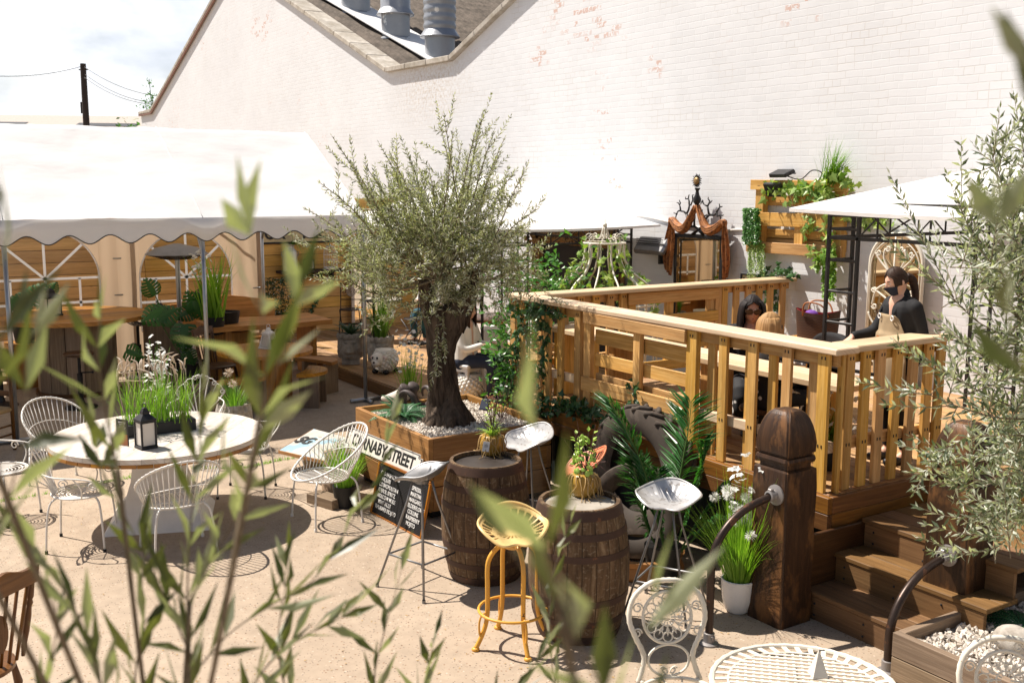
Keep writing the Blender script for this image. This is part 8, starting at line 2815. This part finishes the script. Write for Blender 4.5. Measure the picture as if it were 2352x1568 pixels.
for s in (-1, 1): m.tube([H + Rh @ head_pt(.75 + s * .17, .42, .008), H + Rh @ V3((s * .085, .0, .01))], .0025, 4)
m.build('mask_strap', M['black'], mk_)
m = MB()
def apr(u, v):
 z = 1.30 - .80 * v
 w_ = (.125 + .11 * min(1, v / .3)) * (1 if v < .45 else 1.05)
 a = (u - .5) * 2
 return V3((a * w_, -.150 - .03 * (v > .2) * math.sin(PI * min(1, v)) + .085 * a * a * (v > 0) * min(1, .3 + v * 2) + .008 * math.sin(a * 9 + v * 4) * v, z))
m.grid(apr, 24, 30)
ap = m.build('apron', M['apron'], t, True)
sd_ = ap.modifiers.new('solid', 'SOLIDIFY'); sd_.thickness = .004
m = MB(); m.grid(lambda u, v: apr(.16 + .5 * u, .22 + .24 * v) - V3((0, .007, 0)), 10, 8); pk = m.build('pocket', M['apron'], ap, True)
m = MB(); m.grid(lambda u, v: apr(.24 + .16 * u, .24 + .05 * v) - V3((0, .012, 0)), 4, 3); m.build('leather_patch', M['leather'], pk)
for s in (-1, 1):
 m = MB(); m.tube([V3((s * .10, -.15, 1.30)), V3((s * .11, -.08, 1.41)), V3((s * .09, .06, 1.44))], .010, 6, flat=.3); sp2 = m.build('strap', M['black'], ap)
 m = MB(); m.tube([V3((s * .095 + .02 * math.cos(a), -.158, 1.275 + .02 * math.sin(a))) for a in [2 * PI * k / 14 for k in range(14)]], .005, 5, True); m.build('eyelet', M['whiteplastic'], ap)
rz_ = rad(120)
t, H, Rh = person('person in navy jeans sitting on the white stool behind the olive trunk', (sp_.x, sp_.y, PZ), rz_, .98, SIT, 'skin', 'hairbrown', 'sheepwhite', 'navy', 'bob')
q = G(985, 800, PZ) + FH * .9
t, H, Rh = person('person in teal trousers sitting at the bistro set behind the trunk', (q.x, q.y, PZ), rad(30), .98, SIT, 'skin', 'hairdark', 'whitepaint', 'teal', 'tied')
mosaic_chair((q.x, q.y + .02, PZ), rad(30), 'black folding mosaic chair under the person in teal trousers')
def low_seat(loc, top, label):
 t = thing('bar_stool', label, 'stool', loc)
 m = MB(); m.lathe([(.001, top - .04), (.19, top - .04), (.2, top - .02), (.19, top), (.001, top)], 28); m.build('seat', M['dkwood'], t, True, angle=40)
 m = MB(); m.lathe([(.18, 0), (.18, .02), (.04, .05), (.03, top - .04)], 20); m.build('column', M['iron'], t, True, angle=40)
low_seat((b_.x, b_.y, DZ), b_.z + .40 - DZ if b_.z + .40 - DZ > .2 else .36, 'round dark seat under the woman with sunglasses')
low_seat((b2_.x, b2_.y, DZ), b2_.z + .40 - DZ if b2_.z + .40 - DZ > .2 else .36, 'round dark seat under the blond woman')
t = thing('round_table', 'small round yellow pine table between the two seated women', 'table', ((b_.x + b2_.x) / 2 + .38, 7.0, DZ))
m = MB(); disc_planks(m, .38, .66, .04, 6); m.build('top', M['spool'], t)
m = MB(); m.lathe([(.2, 0), (.2, .03), (.05, .06), (.04, .66)], 20); m.build('column', M['iron'], t, True, angle=40)
mn = thing('menu', 'kraft paper menu held in front of the woman with sunglasses', 'menu', W(1716, 782, 6.74))
mn.rotation_euler = (rad(-28), 0, rad(48))
m = MB(); m.box((0, 0, 0), (.24, .003, .17), ch=0); m.build('sheet', M['paper'], mn)
m = MB()
for k in range(5): m.box((-.04 + .05 * (k % 2), -.0025, .06 - .022 * k), (.07, .001, .008), ch=0)
m.build('print', M['tablewood'], mn)
bg_ = thing('handbag', 'brown checked handbag with a red lining on the table by the gazebo leg', 'handbag', W(1876, 778, 7.6), rad(25))
m = MB(); m.grid(lambda u, v: V3((.21 * math.cos(2 * PI * u) * (1 - .12 * (1 - v)), .085 * math.sin(2 * PI * u), .26 * v + .02 * math.cos(4 * PI * u) * v)), 40, 8); m.build('body', M['check'], bg_, True)
m = MB(); m.grid(lambda u, v: V3((.2 * math.cos(2 * PI * u) * (1 - .1 * v), .075 * math.sin(2 * PI * u), .262 - .16 * v + .02 * math.cos(4 * PI * u) * (1 - v))), 40, 4, flip=True); m.build('lining', M['red'], bg_, True)
m = MB(); m.ball((-.06, 0, .22), (.07, .04, .05), 12, 8); m.build('scarf', M['purple'], bg_, True)
for s in (-1, 1):
 m = MB(); m.tube(smooth_path([(-.12, s * .08, .22), (-.09, s * .11, .34), (.06, s * .12, .33), (.12, s * .08, .22)], 5), .008, 6); m.build('handle', M['leather'], bg_, True)
hb = W(1912, 776, 7.25)
t = thing('padded_chair', 'black padded chair back in front of the checked handbag', 'chair', (hb.x, hb.y, DZ), rad(-12))
zz = hb.z - DZ
m = MB(); m.grid(lambda u, v: V3((.23 * (2 * u - 1), -.05 * (2 * u - 1) ** 2, zz - .30 + (.34 - .09 * (2 * u - 1) ** 4) * v)), 20, 10)
o = m.build('backrest', M['blackcloth'], t, True); md = o.modifiers.new('solid', 'SOLIDIFY'); md.thickness = .05
m = MB(); m.box((0, -.22, zz - .36), (.46, .44, .07), ch=.02); m.build('seat', M['blackcloth'], t)
for x in (-.2, .2):
 for y in (-.4, -.02):
  m = MB(); m.tube([(x, y, 0), (x * .95, y, zz - .36)], .014, 8); m.build('leg', M['black'], t, True)
t = thing('bag_table', 'small square pine table carrying the checked handbag near the wall', 'table', (W(1876, 778, 7.6).x, 7.6, DZ))
zz = W(1876, 778, 7.6).z - DZ - .004
m = MB(); m.box((0, 0, zz - .02), (.6, .5, .04)); m.build('top', M['spool'], t)
for x in (-.25, .25):
 for y in (-.2, .2):
  m = MB(); m.box((x, y, (zz - .04) / 2), (.05, .05, zz - .04)); m.build('leg', M['spool'], t)
t = thing('flower_pot', 'dark pot of white blossom inside the corner of the deck', 'potted plant', (-5.15, 6.15, DZ))
m = MB(); m.lathe([(.08, 0), (.11, .2), (.1, .2), (.001, .17)], 20); m.build('pot', M['blackpot'], t, True)
m, f = MB(), MB()
for k in range(80): m.blade((R.gauss(0, .04), R.gauss(0, .04), .18), (R.gauss(0, .3), R.gauss(0, .3), 1), R.uniform(.2, .42), .014, .4, 5)
for k in range(40): blossom(f, (R.gauss(0, .14), R.gauss(0, .14), R.uniform(.35, .62)), .034)
m.build('leaves', M['grass'], t); f.build('blossom', M['flower'], t)
def near_shrub(label, base, stems, mat, leafL, leafW, gap, head):
 t = thing('olive_shrub', label, 'shrub', base)
 b = V3(base)
 lv, tw = MB(), MB()
 tk = tw
 hd_ = V3(head)
 for path in stems:
  P_ = [DP(u, v, d) - b for u, v, d in path]
  nr = path[-1][2] < 1.0
  olive_shoot(lv, tw, P_, leafL * (1.15 if nr else 1), leafW * (1.25 if nr else 1), gap * (1.7 if nr else 1), .0012 if nr else .0017, .42, start=.0)
  if (P_[0] + b - hd_).length > .02:
   a = hd_ - b
   tk.tube(smooth_path([a, a.lerp(P_[0], .5) + V3((0, 0, -.05)), P_[0]], 5), .003, 5)
 tk.tube(smooth_path([V3((0, 0, 0)), (hd_ - b) * .5 + V3((.03, .02, 0)), hd_ - b], 5), [.03, .028, .026, .024, .022, .02, .018, .016, .014, .012, .01], 8)
 lv.build('leaves', M[mat], t)
 tw.build('branches', M['twig'], t, True)
hd1 = DP(380, 1900, 1.35)
S1 = [
 [(432, 1640, 1.3), (436, 1500, 1.28), (430, 1380, 1.26), (436, 1240, 1.24), (446, 1120, 1.22), (462, 980, 1.2), (470, 860, 1.18)],
 [(436, 1560, 1.3), (520, 1460, 1.34), (620, 1390, 1.38), (720, 1330, 1.42), (800, 1210, 1.46), (870, 1080, 1.5), (900, 960, 1.52)],
 [(436, 1500, 1.3), (400, 1420, 1.3), (360, 1330, 1.3), (300, 1210, 1.28), (235, 1080, 1.26), (215, 985, 1.25)],
 [(250, 1640, 1.15), (205, 1480, 1.12), (150, 1360, 1.1), (80, 1260, 1.08), (10, 1200, 1.05)],
 [(555, 1180, .98), (580, 1080, .92), (598, 960, .87), (610, 840, .83), (600, 700, .8), (585, 600, .78), (572, 520, .77)],
 [(598, 960, .87), (630, 860, .84), (660, 760, .82), (690, 660, .8)],
 [(880, 1680, 1.6), (860, 1560, 1.6), (880, 1460, 1.6), (905, 1370, 1.6), (930, 1280, 1.62)],
 [(700, 1680, 1.5), (650, 1560, 1.48), (640, 1450, 1.46), (655, 1350, 1.45), (660, 1270, 1.45)],
 [(560, 1680, 1.4), (590, 1560, 1.42), (680, 1470, 1.46), (780, 1420, 1.5), (850, 1350, 1.52)],
 [(330, 1680, 1.3), (310, 1560, 1.3), (330, 1430, 1.28), (325, 1330, 1.27), (340, 1230, 1.26)],
 [(120, 1680, 1.2), (110, 1560, 1.18), (130, 1440, 1.15), (115, 1330, 1.12)],
 [(-40, 1300, .9), (10, 1180, .9), (40, 1060, .88), (60, 960, .86), (60, 830, .85), (75, 760, .84)],
 [(-40, 1000, .8), (-10, 860, .78), (5, 720, .76), (8, 600, .75), (-2, 520, .75)],
 [(436, 1380, 1.25), (500, 1260, 1.2), (560, 1160, 1.15), (585, 1060, 1.1)],
 [(270, 1080, 1.15), (240, 930, 1.1), (225, 800, 1.06), (232, 720, 1.04)],
 [(960, 1680, 1.7), (970, 1590, 1.7), (985, 1520, 1.7), (1000, 1460, 1.7)],
 [(1100, 1700, 1.7), (1170, 1600, 1.75), (1230, 1520, 1.8), (1270, 1460, 1.82)],
]
near_shrub('blurred olive shrub filling the lower left foreground close to the camera', (hd1.x + .1, hd1.y, 0), S1, 'olive3', .085, .0125, .031, hd1)
hd2 = DP(1440, 2000, .9)
S2 = [
 [(1440, 1720, .66), (1370, 1560, .62), (1290, 1400, .58), (1250, 1250, .55), (1232, 1090, .53), (1228, 930, .52)],
 [(1440, 1720, .66), (1470, 1580, .66), (1480, 1460, .66), (1500, 1380, .66)],
 [(1290, 1400, .58), (1230, 1340, .58), (1170, 1250, .59)],
 [(1300, 1700, 1.9), (1270, 1540, 1.9), (1262, 1420, 1.92), (1270, 1320, 1.93), (1300, 1230, 1.95), (1310, 1200, 1.95)],
]
near_shrub('very blurred yellow green olive sprig in the bottom centre foreground', (hd2.x, hd2.y, 0), S2, 'olive3', .075, .013, .035, hd2)
hd3 = DP(2700, 900, .8)
S3 = [
 [(2440, 330, .5), (2415, 260, .5), (2362, 165, .5)],
 [(2420, 1000, .7), (2360, 880, .68), (2320, 760, .66), (2300, 620, .65), (2290, 500, .65)],
]
near_shrub('out of focus olive twig reaching in from the right edge close to the camera', (hd3.x + .2, hd3.y + .1, 0), S3, 'olive3', .058, .013, .03, hd3)
rb_ = V3((-2.55, 5.75, .2))
t = thing('olive_tree', 'slender olive tree with silvery leaves along the right edge of the photo', 'tree', rb_)
lv, tw, tk = MB(), MB(), MB()
def rp_(u, v, dz): return DP(u, v, 5.0 + dz) - rb_
tk.tube(smooth_path([(0, 0, 0), rp_(2440, 1150, .1), rp_(2420, 900, .1), rp_(2390, 650, .1), rp_(2370, 450, .1)], 6), [.045 - .04 * i / 24 for i in range(25)], 10)
R3 = [
 [(2391, 620, 0), (2358, 470, 0), (2354, 360, 0), (2351, 265, 0)], [(2391, 700, 0), (2341, 560, -0.06), (2300, 450, -0.09), (2279, 350, -0.12)], [(2395, 760, 0), (2317, 650, -0.12), (2242, 560, -0.18), (2200, 455, -0.21)],
 [(2383, 560, 0), (2325, 480, -0.06), (2292, 400, -0.06), (2271, 330, -0.06)], [(2400, 850, 0), (2317, 780, -0.18), (2234, 730, -0.24), (2159, 650, -0.3)], [(2400, 900, 0), (2317, 860, -0.18), (2234, 800, -0.3), (2142, 740, -0.36)],
 [(2400, 950, 0), (2317, 930, -0.24), (2217, 880, -0.36), (2117, 815, -0.42)], [(2410, 1000, 0), (2308, 1000, -0.24), (2209, 1010, -0.36), (2117, 1090, -0.42)], [(2410, 960, 0), (2300, 960, -0.3), (2192, 930, -0.42), (2101, 890, -0.48)],
 [(2400, 1050, 0), (2317, 1090, -0.18), (2242, 1120, -0.3), (2167, 1110, -0.36)], [(2400, 1080, 0), (2325, 1140, -0.18), (2258, 1180, -0.3), (2200, 1190, -0.36)], [(2400, 1100, 0), (2341, 1190, -0.12), (2300, 1250, -0.24), (2234, 1270, -0.3)],
 [(2391, 640, 0), (2333, 600, 0.06), (2258, 560, 0.12), (2209, 520, 0.12)], [(2400, 800, 0), (2333, 720, 0.06), (2275, 640, 0.06), (2225, 600, 0.12)], [(2383, 600, 0), (2366, 480, 0.12), (2383, 380, 0.12)], [(2400, 980, 0.06), (2341, 1000, 0.06), (2267, 1040, 0.06), (2209, 1060, 0.06)],
]
for path in R3:
 P_ = [rp_(*q) for q in path]
 olive_shoot(lv, tw, P_, .078, .0145, .026, .0055, .7, start=.02)
 for k in range(11):
  i = R.randrange(len(P_) - 1)
  q = P_[i].lerp(P_[i + 1], R.random())
  d = (P_[i + 1] - P_[i]).normalized() * R.uniform(.4, .8) + V3((R.gauss(0, .45), R.gauss(0, .45), R.gauss(.25, .4)))
  L = R.uniform(.14, .34)
  olive_shoot(lv, tw, [q, q + d * L * .5, q + d * L + V3((0, 0, .02))], .072, .014, .025, .003)
for k in range(190):
 u, v = R.uniform(2210, 2460), R.uniform(420, 1230)
 if u < 2290 and R.random() < .5: continue
 q = rp_(u, v, R.uniform(-.45, .5))
 d = V3((R.gauss(0, .5), R.gauss(0, .5), R.gauss(.5, .4)))
 olive_shoot(lv, tw, [q - d * .14, q, q + d * .16], .072, .014, .025, .0035)
lv.build('leaves', M['olive2'], t)
tw.build('twigs', M['twig'], t)
tk.build('trunk', M['bark'], t, True)
m = MB()
for k in range(420):
 p = G(R.uniform(-50, 1700), R.uniform(1000, 1568), 0)
 m.leaf(p + V3((0, 0, .004)), (R.gauss(0, 1), R.gauss(0, 1), 0), (R.gauss(0, .3), R.gauss(0, .3), 1), R.uniform(.012, .035), R.uniform(.005, .011), R.uniform(-.3, .3))
tag(m.build('leaf_litter', M['roots']), 'dry fallen olive leaves scattered over the concrete', 'leaf litter', kind='stuff')
